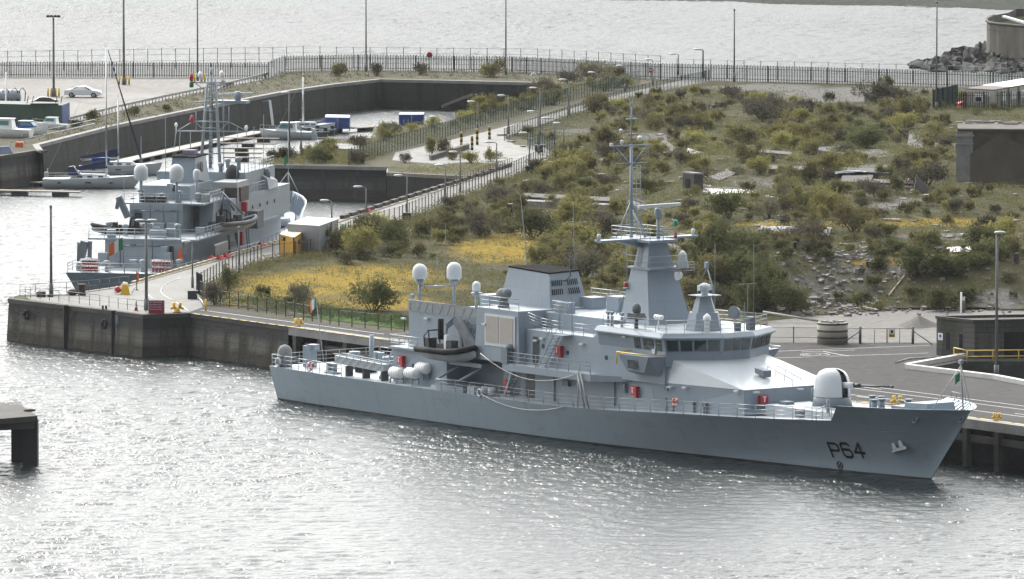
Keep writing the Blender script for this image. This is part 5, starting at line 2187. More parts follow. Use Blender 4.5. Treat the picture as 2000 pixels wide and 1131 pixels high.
for k in range(8):
    mb.tube((26.8 - k * .15, -5.9, 3.2 + k * .5), (27.6 - k * .15, -5.9, 3.2 + k * .5), .04, 4)
mb.build('ladders', NAVY2, ship2)
mb = MB(local=True)
mb.cbox((25.4, -5.9, 8.0), (.5, .6, 1.0))
mb.cbox((24.2, -5.8, 4.8), (.5, .5, 1.4))
mb.build('fire_boxes', RED, ship2)
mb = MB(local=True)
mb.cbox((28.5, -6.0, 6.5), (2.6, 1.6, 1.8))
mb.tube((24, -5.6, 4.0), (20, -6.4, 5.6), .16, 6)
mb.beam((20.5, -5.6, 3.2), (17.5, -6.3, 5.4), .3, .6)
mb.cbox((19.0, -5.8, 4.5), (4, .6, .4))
mb.build('cradle_parts', mat('dark_davit_grey', (.10, .115, .125), .6, .25, 1.5), ship2)  # davit gear in one dark grey
mb = MB(local=True)
a, b = bS(429, 385, 20), bS(441, 411, 20)
mb.path([(19.5, -4.6, 6.2), (20, a.y - .4, a.z + .3), (20.3, -6.2, 8.0)], .16, 5)
mb.path([(21, -4.6, 6.4), (20.4, a.y - .2, a.z + .5), (20.6, -7.0, 7.6)], .12, 5)
mb.build('boat_crane', NAVY2, ship2)
# port boat crane and its arm
mb = MB(local=True)
p = [bS(250, 425, 12), bS(232, 385, 12), bS(228, 408, 12)]
mb.beam(p[0], p[1], .5, .6)
mb.beam(p[1], p[2], .3, .35)
mb.build('boat_crane', NAVY2, ship2)
mb = MB(local=True)
p = [bS(158, 505, 2.5), bS(166, 471, 2.5), bS(176, 471, 2.5), bS(175, 503, 2.5), bS(153, 473, 2.5), bS(153, 510, 2.5)]
mb.beam(p[0], p[1], .7, .8)
mb.beam(p[2], p[3], .35, .4)
mb.tube(p[4], p[5], .16, 6)
mb.lathe([(.5, 0), (.5, .8)], (2.5, p[0].y, 3.0), 10)
mb.build('stern_crane', NAVY2, ship2)
# rails
for run, h, st in (([(.2, 5.9, 3.0), (.2, -5.9, 3.0)], 1.0, 1.5), ([(.2, -5.9, 3.0), (6, -6.2, 3.0), (30, -6.3, 3.05), (47, -5.9, 3.8)], 1.0, 1.8), ([(.2, 5.9, 3.0), (10, 6.2, 3.0)], 1.0, 1.8),
                   ([(6.6, 5.5, 6.02), (6.6, -5.8, 6.02)], 1.0, 1.6), ([(6.6, -5.8, 6.02), (17, -5.8, 6.02)], 1.0, 1.4), ([(14, 4.1, 9.1), (14, -4.5, 9.1), (21, -4.5, 9.1)], 1.0, 1.3),
                   ([(27.5, -5.3, 9.0), (36, -5.3, 9.0)], 1.0, 1.2), ([(30, -4.7, 11.2), (42, -4.7, 11.2)], 1.0, 1.5), ([(22, -4.6, 9.1), (22, 4, 9.1)], 1.0, 1.3)):
    rl = MB(local=True)
    rl.rail(run, h, st, 2)
    rl.build('guard_rail', STEEL, ship2)
# clutter: vents, canisters, pipes, whip aerials, cable runs
mb = MB(local=True)
for s, t, z in ((15.2, 2.4, 9.1), (16, .4, 9.1), (15.6, -1.6, 9.1), (16.4, -3.4, 9.1), (9, -3.2, 6.02), (10, 2.6, 6.02), (11, 4.6, 6.02), (1.6, 2.2, 3.02), (2.2, -1.4, 3.02), (3.4, -4.9, 3.02), (28.5, -3.6, 9.05), (30.5, -2, 11.2), (34, -3, 11.2), (37, -1, 11.2), (33, 2, 11.2)):
    h = random.uniform(.5, 1.1)
    mb.lathe([(.22, 0), (.22, h), (.36, h + .06), (.36, h + .28), (.1, h + .36)], (s, t, z), 9)
for s, t, z in ((16.8, -4.0, 9.1), (12.5, -4.6, 6.02), (7.6, 3.4, 6.02), (31.5, 1, 11.2)):
    mb.cbox((s, t, z + .4), (.8, .9, .8), .3)
mb.build('deck_fittings', PAINT2, ship2)
mb = MB(local=True)
for s, t, z, h in ((18.6, 3.3, 9.1, 6.5), (27, 3.0, 9.1, 8), (35, -4.4, 11.2, 4.5), (39, -4.4, 11.2, 5.5), (41, -1, 11.2, 4), (14.2, 3.9, 9.1, 3), (25, -5.2, 9.0, 3.5)):
    mb.tube((s, t, z), (s, t, z + h), .035, 4)
mb.build('whip_aerials', NAVY2, ship2)
mb = MB(local=True)
for t, z0, z1, s in ((2.2, 3.1, 5.8, 6.55), (-1.2, 3.1, 5.8, 6.55), (1.0, 6.1, 8.9, 13.75), (-1.9, 6.1, 8.9, 13.75), (-.4, 6.1, 8.9, 13.75)):
    mb.tube((s, t, z0), (s, t, z1), .05, 4)
for z, s in ((5.3, 6.55), (8.3, 13.75)):
    mb.tube((s, -2.2, z), (s, 3.2, z), .04, 4)
for s, t, z in ((6.5, 2.8, 5.4), (6.5, .8, 5.4), (6.5, -2.2, 5.4), (13.7, 2.4, 8.4), (13.7, .2, 8.4), (13.7, -1.4, 8.4)):
    mb.cbox((s, t, z), (.25, .5, .16))
mb.build('wall_fittings', NAVY2, ship2)
for t in (1.6, .2):
    mb = MB(local=True)
    mb.lathe([(.05, -.7), (.38, -.62), (.42, -.5), (.42, .5), (.38, .62), (.05, .7)], (13.0, t, 6.75), 14, Matrix.Rotation(R(90), 3, 'X'))
    mb.build('raft_canister', OFFW, ship2)
for s in range(24, 40, 3):
    mb = MB(local=True)
    mb.lathe([(.2, 0), (.2, .05), (.14, .06)], (s + .5, -5.42, 7.6), 10, Matrix.Rotation(R(90), 3, 'X'))
    mb.build('porthole', DKGREY, ship2)
# gun housing and jackstaff at the bow
mb = MB(local=True)
c = bS(543, 396, 55)
mb.lathe([(1.7, 4.2), (1.6, 6.2), (1.2, 6.6), (.2, 6.8)], (52.5, -1.4, 0), 18)
mb.lathe([(1.9, 4.2), (1.9, 5.0)], (49.5, -2.6, 0), 16)
g2 = mb.build('gun_shield', PAINT2, ship2)
mb = MB(local=True)
mb.sphere((57.0, -1.2, 5.6), 1.2, (1, 1, .8), 10)
mb.build('covered_windlass', DKGREY, ship2)
mb = MB(local=True)
a = A2.T(562, 346, 0)
mb.tube((66.5, 0, 6.4), (66.2, 0, 8.6), .07, 5)
mb.tube((66.2, 0, 8.6), (66.2, 0, 13.2), .05, 5)
mb.tube((66.2, 0, 8.7), (65, 1.5, 6.4), .045, 4)
mb.tube((66.2, 0, 8.7), (65, -1.5, 6.4), .045, 4)
mb.build('jackstaff', STEEL, ship2)
mb = MB(local=True)
a = bS(243, 520, .8)
mb.tube((.8, a.y, 3.0), (.4, a.y + .1, 6.6), .06, 5)
mb.build('ensign_staff', NAVY2, ship2)
p = bS(240, 464, .4)
flag('large green, white and orange flag at the stern of the farther ship', A2, (.4, p.y, p.z), [FLAGG, FLAGW, FLAGO], (1.45, 1.25), R(184), droop=.5, fold=.05)
flag('small green jack at the bow staff of the farther ship', A2, (66.2, 0, 10.6), [FLAGG], (.5, .9), R(200), droop=.8)


def drums(px0, px1, y, label):
    """two rows of red drums with white lids in a steel rack"""
    a, b = bS(px0, y, .9), bS(px1, y, .9)
    w_ = A2.world((.9, (a.y + b.y) / 2, 3.0))
    t = thing('drum_rack', label, 'drum rack', tuple(w_), A2.h, 'racks of red drums on the stern')
    wd = abs(a.y - b.y)
    mb = MB(local=True)
    for z in (.12, .75, 1.35):
        for x in (-.3, .3):
            mb.tube((x, -wd / 2, z), (x, wd / 2, z), .03, 4)
    for y_ in (-wd / 2, wd / 2):
        for x in (-.3, .3):
            mb.tube((x, y_, 0), (x, y_, 1.4), .035, 4)
    mb.build('rack_frame', STEEL, t)
    first = None
    for r_ in range(2):
        for k in range(6):
            y_ = -wd / 2 + wd * (k + .5) / 6
            if first is None:
                m2 = MB(local=True)
                m2.lathe([(.14, 0), (.15, .05), (.15, .38), (.12, .42)], (0, 0, 0), 10)
                m2.m = 1
                m2.lathe([(.155, .40), (.13, .5), (.02, .54)], (0, 0, 0), 10)
                o = first = m2.build('drum', [RED, WHITE], t)
            else:
                o = first.copy()
                COL.objects.link(o)
            o.location = (0, y_, .15 + r_ * .62)


drums(159, 192, 525, 'rack of red drums at the left of the farther ship\'s stern')
drums(296, 335, 525, 'rack of red drums at the right of the farther ship\'s stern')
bx = bS(222, 447, 12)
rib('dark rigid inflatable boat on the left side of the farther ship', A2, (12, bx.y - .3, bx.z - .2), R(100), 5.2)
rib('dark rigid inflatable boat hung at the farther ship\'s side, facing the pier', A2, (19.5, -6.6, 6.5), R(-25), 6.4, mat('worn_grey_tube', (.12, .13, .135), .6, .4, 2))
mb = MB(local=True)
mb.loft([(-.25, -.2, 0), (.25, -.2, 0), (.25, .2, 0), (-.25, .2, 0)], [(-.12, -.12, 1.1), (.12, -.12, 1.1), (.12, .12, 1.1), (-.12, .12, 1.1)])
o = mb.build('life_jackets', ORANGE)
p = bS(352, 506, 6.2)
o.location = A2.world((6.2, p.y, p.z))
tag(o, 'bundle of orange life jackets hung beside the stern door of the farther ship', 'life jackets')
# ------------------------------------------------------------------ helpers for things on the land
def boxpx(mb, a, b, c, h, z=Z, ground=None):
    """box from three ground corners given as photo points (left, near, right) and a height"""
    g = ground or (lambda p: at(p[0], p[1], z))
    A_, B_, C_ = g(a), g(b), g(c)
    D_ = A_ + C_ - B_
    zz = min(A_.z, B_.z, C_.z)
    q = [A_, B_, C_, D_]
    mb.loft([(p.x, p.y, zz) for p in q], [(p.x, p.y, zz + h) for p in q])
    return q, zz


def quad_on(mb, a, b, u0, u1, z0, z1, off=.03, th=.04):
    """thin box on the vertical face between ground points a and b (camera side)"""
    d = Vector((b.x - a.x, b.y - a.y, 0))
    n = Vector((d.y, -d.x, 0)).normalized()
    p, q = a + d * u0, a + d * u1
    lo_ = [p + n * off, q + n * off, q + n * (off - th), p + n * (off - th)]
    mb.loft([(v.x, v.y, z0) for v in lo_], [(v.x, v.y, z1) for v in lo_])


def text_mesh(name, body, size, m, parent=None, local=True, align='LEFT'):
    cu = bpy.data.curves.new(name, 'FONT')
    cu.body = body
    cu.size = size
    cu.align_x = align
    cu.extrude = .004
    o = bpy.data.objects.new(name, cu)
    COL.objects.link(o)
    dg = bpy.context.evaluated_depsgraph_get()
    me = bpy.data.meshes.new_from_object(o.evaluated_get(dg))
    COL.objects.unlink(o)
    bpy.data.objects.remove(o)
    me.materials.clear()
    me.materials.append(m)
    o = bpy.data.objects.new(name, me)
    COL.objects.link(o)
    o.parent = parent
    return o


# ------------------------------------------------------------------ lamps
def lamp(base, head, label, group=None, g=None, r=.07, two=False, flood=False):
    b = g(*base) if g else at(*base)
    sc = scale_at(base[1], b.z)
    h = (base[1] - head[1]) / sc
    dx = (head[0] - base[0]) / sc
    t = thing('street_lamp', label, 'street lamp', tuple(b), 0, group)
    mb = MB(local=True)
    mb.tube((0, 0, -.2), (0, 0, h - .15), r * 1.35, 7, r)
    mb.tube((0, 0, 0), (0, 0, 1.1), r * 2, 7)
    mb.build('pole', LAMPG, t)
    for k in ((1, -1) if two else (1,)):
        e = dx * k
        mb = MB(local=True)
        if abs(e) > .25:
            mb.path([(0, 0, h - .2), (e * .12, 0, h - .08), (e * .8, 0, h - .04)], r * .7, 5)
            mb.build('arm', LAMPG, t)
            mb = MB(local=True)
            mb.lathe([(.03, -.52), (.17, -.35), (.21, 0), (.15, .35), (.03, .48)], (e, 0, h), 8, Matrix.Rotation(R(90), 3, 'Y'), (.6, 1))
            mb.build('lamp_head', OFFW, t)
        else:
            if flood:
                mb.cbox((0, 0, h), (1.9, .5, .16))
                for x in (-.7, -.25, .25, .7):
                    mb.cbox((x, -.1, h + .12), (.36, .6, .26))
            else:
                mb.lathe([(r, 0), (.14, .1), (.12, .3)], (0, 0, h - .2), 8)
            mb.build('lamp_head', DKGREY if flood else LAMPG, t)
    return t


for i, (b, hd, lab) in enumerate((
    ((715, 445), (699, 364), 'street lamp over the quay ahead of the farther ship, nearest of the pier road row'),
    ((795, 429), (778, 342), 'street lamp with a black base block, second along the pier road'),
    ((870, 397), (857, 322), 'street lamp in front of the low dock wall, third along the pier road'),
    ((899, 376), (885, 296), 'street lamp before the bushes of the turning circle, fourth along the pier road'),
    ((970, 358), (955, 277), 'street lamp at the near rim of the turning circle'),
    ((1034, 338), (1022, 259), 'street lamp with dark box base right of the turning circle'),
    ((850, 259), (846, 228), 'short lamp on the bank by the blue marina shelter'),
    ((933, 256), (920, 198), 'street lamp beside the striped barrier posts'),
    ((993, 262), (979, 186), 'street lamp at the mouth of the ramp road'),
    ((1055, 268), (1041, 171), 'tall street lamp standing highest over the lower ramp road'),
    ((1052, 300), (1037, 217), 'street lamp in the scrub just right of the turning circle'),
    ((1083, 292), (1066, 230), 'street lamp half sunk in bushes beside the ramp fence'),
    ((1101, 300), (1088, 240), 'street lamp further into the bushes, right of its twin by the ramp fence'),
    ((1111, 226), (1099, 155), 'street lamp midway up the ramp road'),
    ((1167, 196), (1155, 141), 'street lamp on the upper ramp road'),
    ((1221, 179), (1210, 128), 'street lamp behind the round red sign'),
    ((1275, 166), (1266, 116), 'street lamp at the top of the ramp by the palisade'),
    ((1325, 147), (1314, 105), 'lamp beyond the palisade fence on the shore, left of the dark one'))):
    lamp(b, hd, lab, 'street lamps along the pier and ramp roads')
lamp((1373, 152), (1361, 96), 'dark stout lamp beyond the palisade fence on the shore', r=.12)
lamp((286, 606), (298, 429), 'twin-headed lamp behind the red sign on the pier', two=True, r=.12)
lamp((100, 577), (99, 402), 'lone lamp near the head of the pier', r=.11)
lamp((376, 562), (364, 471), 'street lamp with red lifebelt post, on the road behind the second ship')
lamp((467, 540), (467, 444), 'slim lamp by the pier road before the yellow generator', r=.08)
lamp((648, 447), (634, 391), 'street lamp behind the pale grey container')
lamp((565, 304), (558, 180), 'tall lamp on the dock island, beside the green jack', r=.1)
lamp((588, 293), (588, 234), 'slim lamp pole among the bushes of the dock island')
lamp((105, 189), (105, 32), 'floodlight column beside the white car', flood=True, r=.13)
for x0, y0, x1, y1, lab in ((242, 166, 244, -30, 'thick floodlight column between yellow posts in the car park'), (386, 158, 386, -20, 'floodlight column behind the mast of the farther ship'), (715, 140, 714, -12, 'tall slim column behind the basin wall'),
                            (988, 146, 988, -8, 'tall slim column over the end of the dark basin'), (1434, 160, 1434, 18, 'tall slim column at the palisade right of the ramp'), (1829, 216, 1831, 3, 'tall slim column by the green sheet fence')):
    lamp((x0, y0), (x1, y1), lab, 'tall columns along the far fence', r=.13 if x0 < 300 else .09, flood=x0 < 300)
lamp((1946, 738), (1952, 452), 'leaning dull lamp column in front of the concrete building', r=.11)

# ------------------------------------------------------------------ fences
MESH = mat('green_mesh_panel', (.03, .075, .065), .6, .2, 2, alpha=.42)
WIRE = mat('thin_chain_link', (.12, .125, .12), .7, .2, 4, alpha=.16)


def fence(label, P3, h, step, style, m=DKFENCE, r=.04, name='fence', group=None):
    t = thing(name, label, 'fence', tuple(P3[0]), 0, group)
    pan = MB()
    rails = MB()
    posts = []
    for i, (a, b) in enumerate(zip(P3, P3[1:])):
        L_ = (b - a).length
        n = max(1, round(L_ / step))
        for k in range(n + (1 if i == len(P3) - 2 else 0)):
            posts.append(a.lerp(b, k / n))
        up = Vector((0, 0, 1))
        if style == 'palisade':
            k = max(1, round(L_ / .24))
            d = (b - a).normalized()
            for j in range(k):
                p = a.lerp(b, (j + .5) / k)
                pan.beam(p + up * .05, p + up * (h + .12 * (j % 2)), .03, .11)
            for f in (.18, .82):
                rails.beam(a + up * h * f, b + up * h * f, .05, .06)
        else:
            if style in ('mesh', 'link'):
                pan.face(a + up * .04, b + up * .04, b + up * h * .98, a + up * h * .98)
            for f in ((.98,) if style == 'mesh' else (.35, .98) if style == 'link' else (.4, .7, .97)):
                rails.tube(a + up * h * f, b + up * h * f, .02, 4)
    if pan.v:
        pan.build('pale_panel' if style == 'palisade' else 'mesh_panel', m if style == 'palisade' else (MESH if style == 'mesh' else WIRE), t)
    rails.build('rail', m, t)
    mp_ = MB(local=True)
    mp_.box(-r, r, -r, r, 0, h * (1.05 if style != 'tall' else 1))
    first = None
    for k, p in enumerate(posts[:100]):
        if first is None:
            o = first = mp_.build('post', m, t)
        else:
            o = first.copy()
            COL.objects.link(o)
        o.location = p - P3[0]
    return t


fence('dark palisade fence along the far side of the car park', pts((-60, 151), (300, 152), (525, 154)), 2.1, 2.75, 'palisade')
fence('dark green fence stepping up at the corner of the car park', pts((525, 154), (556, 141)), 2.3, 2.6, 'mesh')
fence('long dark palisade fence behind the basin and along the shore', pts((556, 141), (700, 138), (1000, 142), (1290, 156)), 2.2, 2.75, 'palisade')
fence('long dark palisade fence behind the derelict field at right', pts((1290, 156), (1500, 161), (1850, 171), (2060, 178)), 2.2, 3.0, 'palisade')
GREYP = mat('grey_fence_posts', (.15, .17, .175), .6, .2, 2)
fence('tall thin wire fence on the sea edge behind the car park', pts((-40, 140), (560, 131)), 2.9, 2.0, 'tall', GREYP, .045)
fence('tall thin wire fence on the sea edge behind the basin', pts((560, 131), (1050, 136), (1290, 150)), 3.0, 2.4, 'tall', GREYP, .045)
fence('tall thin wire fence on the sea edge behind the field', pts((1290, 150), (1850, 164), (2060, 172)), 2.6, 2.5, 'tall', GREYP, .045)
fence('green mesh fence on the marina side of the ramp road', pts((681, 322), (760, 299), (870, 268), (933, 249), (1071, 209), (1250, 164)), 1.9, 1.5, 'mesh', r=.035)
fence('green mesh fence on the field side of the ramp road', pts((985, 275), (1060, 247), (1150, 218), (1240, 190), (1385, 158)), 1.5, 1.8, 'mesh', r=.035)
fence('short green mesh fence right of the turning circle', pts((1031, 290), (1083, 304)), 2.0, 1.2, 'mesh', r=.04)
fence('wire fence with dark posts between the pier road and the moss', pts(*FENCE_L), 1.7, 1.9, 'link', DKGREY, .045)
fence('wire fence with dark posts above the quay strip', pts((390, 577), (430, 597), (558, 619), (662, 636), (790, 649)), 1.45, 1.85, 'link', DKGREY, .045)
fence('wire fence with thin posts at the back of the asphalt yard', pts((1500, 669), (1600, 670), (1680, 671)), 1.4, 3.0, 'link', DKGREY, .045)
fence('dark palisade fence in front of the portable cabin', pts((1865, 215), (1887, 215), (2060, 213)), 2.3, 2.4, 'palisade')
fence('dark green sheet fence beside the portable cabin', pts((1822, 214), (1870, 203)), 2.6, 2.4, 'mesh', r=.06).children[0].data.materials[0] = DKFENCE
fence('dark steel gate leaf at the corner of the field fence', pts((384, 573), (395, 579)), 2.0, .25, 'mesh', DKGREY, .04, 'fence_gate')

# chain-link gate with a warning sign
t = thing('yard_gate', 'double chain-link gate in the yard fence carrying a yellow and white sign', 'gate', tuple(at(1680, 672)))
mb = MB()
a, b = at(1680, 672), at(1783, 672)
for p in (a, b):
    mb.tube(p, p + Vector((0, 0, 1.6)), .13, 6)
mb.build('gate_posts', LAMPG, t)
mb = MB()
up = Vector((0, 0, 1))
for u in (0.02, .27, .5, .52, .75, .98):
    p = a.lerp(b, u)
    mb.tube(p + up * .1, p + up * 1.4, .03, 4)
for z in (.1, 1.4):
    mb.tube(a + up * z, b + up * z, .03, 4)
for p, s_ in ((a, -1), (b, 1)):
    mb.tube(p + up * 1.2, p + Vector((s_ * 1.7, -.8, .05)), .05, 4)
mb.build('gate_frame', LAMPG, t)
mb = MB()
quad_on(mb, a, b, .54, .66, Z + .62, Z + 1.36, .06)
o = mb.build('warning_sign', YELLOW, t)
mb = MB()
quad_on(mb, a, b, .545, .655, Z + .9, Z + 1.34, .075)
mb.build('white_panel', WHITE, o)
mb = MB()
quad_on(mb, a, b, .575, .625, Z + 1.0, Z + 1.25, .09)
quad_on(mb, a, b, .555, .645, Z + .68, Z + .72, .075)
quad_on(mb, a, b, .555, .645, Z + .78, Z + .82, .075)
mb.build('sign_symbol', BLACK, o)

# crash barrier of the car park
t = thing('crash_barrier', 'low steel crash barrier along the sloping edge of the car park', 'barrier', tuple(at(138, 240)))
mb = MB()
P3 = pts((138, 240), (225, 218), (330, 195), (450, 170), (524, 152))
for a, b in zip(P3, P3[1:]):
    mb.beam(a + up * .62, b + up * .62, .08, .32)
mb.build('barrier_rail', STEEL, t)
mb = MB()
for a, b in zip(P3, P3[1:]):
    n = max(1, round((b - a).length / 1.6))
    for k in range(n):
        p = a.lerp(b, k / n)
        mb.cbox(p + up * .3, (.1, .14, .7))
mb.build('barrier_posts', LAMPG, t)

# rails at the head of the pier
for lab, ps in (('thin steel rail along the far edge of the pier head', ((39, 577), (130, 572), (195, 567), (252, 560))), ('thin steel rail along the near edge of the pier head', ((39, 579), (60, 583), (115, 589), (195, 598), (285, 610)))):
    mb = MB()
    mb.rail(pts(*ps), 1.05, 1.55, 1, .025, .03)
    tag(mb.build('guard_rail', LAMPG), lab, 'railing')
mb = MB()
mb.rail(pts((935, 345), (1000, 325)), 1.0, 1.2, 1)
mb.rail(pts((870, 366), (935, 345)), 1.0, 1.4, 1)
tag(mb.build('guard_rail', RUST), 'rusty rail on the dock edge beside the ramped road', 'railing')

# ------------------------------------------------------------------ pier furniture
sb = at(305.5, 613.5)
t = thing('notice_board', 'red notice board with white lettering at the corner of the pier', 'sign', tuple(sb))
mb = MB(local=True)
mb.box(-.72, .72, -.03, .03, .04, 1.28)
bd = mb.build('board', mat('sign_red', (.30, .012, .05), .5, .06), t)
mb = MB(local=True)
for x in (-.74, .74):
    mb.box(x - .03, x + .03, -.04, .04, 0, 1.3)
mb.box(-.74, .74, -.035, .035, 1.28, 1.31)
mb.build('frame', OFFW, t)
for i, (tx, sz) in enumerate((('ATTENTION', .215), ('Naval Base Area', .165), ('Department of Defence', .125), ('No Unauthorised Entry', .125))):
    o = text_mesh('lettering', tx, sz, WHITE, bd)
    o.location = (-.66, -.036, 1.05 - i * .21)
    o.rotation_euler = (R(90), 0, 0)


def bollard_horn(px, py, label, k=1.0):
    b = at(px, py)
    t = thing('mooring_bollard', label, 'bollard', tuple(b), 0, 'yellow mooring bollards on the quay')
    mb = MB(local=True)
    mb.lathe([(.34 * k, 0), (.30 * k, .15 * k), (.22 * k, .3 * k), (.22 * k, .4 * k)], (0, 0, 0), 12)
    for s_ in (-1, 1):
        mb.path([(0, 0, .28 * k), (s_ * .28 * k, 0, .5 * k), (s_ * .3 * k, 0, .95 * k)], .17 * k, 8)
        mb.tube((s_ * .25 * k, 0, .5 * k), (s_ * .62 * k, 0, .38 * k), .12 * k, 7)
    mb.build('horns', YELLOW, t)
    mb = MB(local=True)
    mb.lathe([(.42 * k, 0), (.42 * k, .06)], (0, 0, 0), 12)
    mb.build('base_plate', DKGREY, t)


bollard_horn(346, 610.5, 'twin-horned yellow bollard beside the red notice board')
bollard_horn(583, 638, 'small yellow bollard on the quay edge astern of the nearer ship', .8)
bollard_horn(1752, 793, 'yellow bollard on the quay beyond the nearer ship\'s foredeck', .9)
bollard_horn(1947, 822, 'yellow bollard on the quay ahead of the nearer ship\'s bow', .7)
for px, py, lab in ((266, 607, 'traffic cone behind the railing at the pier corner'), (1463, 193, 'orange traffic cone far off in the derelict field')):
    mb = MB(local=True)
    k = 1.0 if px < 300 else 1.25
    mb.lathe([(.17 * k, .03), (.04 * k, .9 * k), (.02, .92 * k)], (0, 0, 0), 10)
    mb.box(-.24, .24, -.24, .24, 0, .04)
    mb.m = 1
    mb.lathe([(.135 * k, .32 * k), (.10 * k, .5 * k)], (0, 0, 0), 10)
    o = mb.build('traffic_cone', [RED if px < 300 else ORANGE, WHITE])
    o.location = at(px, py) if px < 300 else ter(px, py)
    tag(o, lab, 'traffic cone')
t = thing('life_ring_post', 'dark post with an orange life ring near the stern of the farther ship', 'life ring post', tuple(at(267, 567)))
mb = MB(local=True)
mb.tube((0, 0, 0), (0, 0, 1.9), .05, 6)
mb.lathe([(.25, 0), (.06, .12)], (0, 0, 0), 8)
mb.build('post', DKGREY, t)
mb = MB(local=True)
mb.loft([(.02, -.12, .85), (.22, -.12, .85), (.22, .12, .85), (.02, .12, .85)], [(.05, -.12, 1.75), (.2, -.12, 1.75), (.2, .12, 1.75), (.05, .12, 1.75)])
mb.build('rescue_float', ORANGE, t)
# heap of fenders and buoys
t = thing('buoy_heap', 'yellow buoy with red float and white poles heaped on the pier', 'buoys', tuple(at(245, 575)))
mb = MB(local=True)
mb.loft([(-.5, -.4, 0), (.45, -.4, 0), (.45, .4, 0), (-.5, .4, 0)], [(-.25, -.2, .95), (.25, -.2, .95), (.25, .2, .95), (-.25, .2, .95)])
mb.build('yellow_buoy', YELLOW, t)
mb = MB(local=True)
mb.sphere((-.75, .3, .45), .35, n=10)
mb.build('red_float', RED, t)
mb = MB(local=True)
mb.tube((-1.0, .1, .1), (-.1, .2, 1.25), .05, 5)
mb.tube((-1.1, .0, .15), (.2, .3, .9), .05, 5)
mb.sphere((0, .3, 1.0), .2, (1.3, 1, .7), 8)
mb.tube((.6, .3, .1), (.95, .4, .75), .06, 5)
mb.build('white_poles', WHITE, t)
for px, py, k, lab in ((80, 580, 1.0, 'dark square bollard block at the pier head'), (160, 577, 1.0, 'tall rusty bollard drum beside the rail of the pier head'), (204, 605, .6, 'pair of rusty bitts on the near edge of the pier')):
    mb = MB(local=True)
    if px == 160:
        mb.lathe([(.42, 0), (.34, .2), (.34, .9), (.42, 1.0), (.42, 1.1)], (0, 0, 0), 12)
        mb.sphere((-.9, .1, .3), .45, (1.2, 1, .7), 8)
    elif px == 80:
        mb.cbox((0, 0, .25), (.85, .6, .5), .2)
        mb.tube((.9, 0, 0), (.9, 0, .25), .3, 8)
    else:
        for x in (-.15, .15):
            mb.lathe([(.1, 0), (.1, .35), (.14, .4)], (x, 0, 0), 8)
    o = mb.build('rusty_bollard', RUST)
    o.location = at(px, py)
    tag(o, lab, 'bollard')
mb = MB(local=True)
mb.tube((0, 0, 0), (0, 0, 1.15), .09, 7)
o = mb.build('marker_post', YELLOW)
o.location = at(402, 608)
tag(o, 'yellow marker post at the start of the quay strip', 'post')
mb = MB(local=True)
mb.cbox((0, 0, .38), (.9, .7, .76))
mb.cbox((0, 0, .79), (1.0, .8, .06))
o = mb.build('lamp_base_block', DKGREY)
o.location = at(376, 584)
tag(o, 'black weight block under the lamp on the pier road', 'block')
for px, py, lab in ((795, 431, 'black base block under a lamp on the quay road'), (1034, 339, 'dark green box under the lamp right of the turning circle'), (1053, 297, 'black bin at the right end of the turning circle'), (1078, 330, 'dark box in the bushes near the end of the mesh fence')):
    mb = MB(local=True)
    mb.cbox((0, 0, .4), (.95, .7, .8))
    mb.cbox((0, 0, .83), (1.02, .77, .06))
    o = mb.build('base_block', DKFENCE if px == 1034 else DKGREY)
    o.location = at(px, py)
    tag(o, lab, 'block')
mb = MB()
mb.path([at(399, 596, Z + .1), at(393, 586, Z + .3), at(387, 581, Z + .05), at(385, 575, Z + .6)], .05, 5)
tag(mb.build('bent_pipe', WHITE), 'bent white pipe leaning by the fence corner', 'pipe')

# generator and containers
t = thing('generator', 'yellow generator in a box housing on the pier road', 'generator', tuple(at(574, 506)))
mb = MB()
q, zz = boxpx(mb, (546, 499), (574, 506), (596, 492), 2.15)
GY = mat('generator_yellow', (.50, .27, .03), .5, .1, 1.5)
bd = mb.build('housing', GY, t)
mb = MB()
mb.loft([(p.x, p.y, zz + 2.15) for p in q], [(p.x, p.y, zz + 2.22) for p in q])
mb.build('roof_panel', mat('pale_yellow_roof', (.62, .50, .32), .6, .1), t)  # roof paler than the housing
mb = MB()
quad_on(mb, q[0], q[1], 0, .035, zz, zz + 2.2)
quad_on(mb, q[0], q[1], .965, 1.0, zz, zz + 2.2)
quad_on(mb, q[1], q[2], 0, .04, zz, zz + 2.2)
mb.build('corner_trims', BLACK, t)
mb = MB()
quad_on(mb, q[0], q[1], .12, .42, zz + 1.62, zz + 2.02, .04)
quad_on(mb, q[1], q[2], .38, .52, zz + 1.2, zz + 1.65, .04)
pl = mb.build('name_plate', BLACK, t)
d = (q[1] - q[0])
o = text_mesh('lettering', 'CAT', .34, WHITE, pl)
n_ = Vector((d.y, -d.x, 0)).normalized()
p = q[0] + d * .145 + n_ * .06
o.location = Vector((p.x, p.y, zz + 1.7)) - Vector(t.location)
o.rotation_euler = (R(90), 0, math.atan2(d.y, d.x))
t = thing('site_container', 'pale grey flat-roofed site container behind the yellow generator', 'container', tuple(at(622, 497)))
mb = MB()
GREYC = mat('shaded_white_cladding', (.26, .28, .30), .5, .06, .6)  # white walls coloured grey for their shaded side
q, zz = boxpx(mb, (562, 494), (624, 498), (661, 484), 2.95)
mb.build('walls', GREYC, t)
mb = MB()
mb.loft([(p.x, p.y, zz + 2.95) for p in q], [(p.x, p.y, zz + 3.02) for p in q])
mb.build('roof', mat('white_roof_sheet', (.7, .7, .69), .45, .06), t)
mb = MB()
quad_on(mb, q[1], q[2], .60, .64, zz, zz + 2.95, .05)
quad_on(mb, q[1], q[2], .80, .88, zz + .1, zz + 2.1, .05)
mb.build('dark_trim', DKGREY, t)
mb = MB()
q, zz = boxpx(mb, (664, 458), (670, 461), (677, 457), .95)
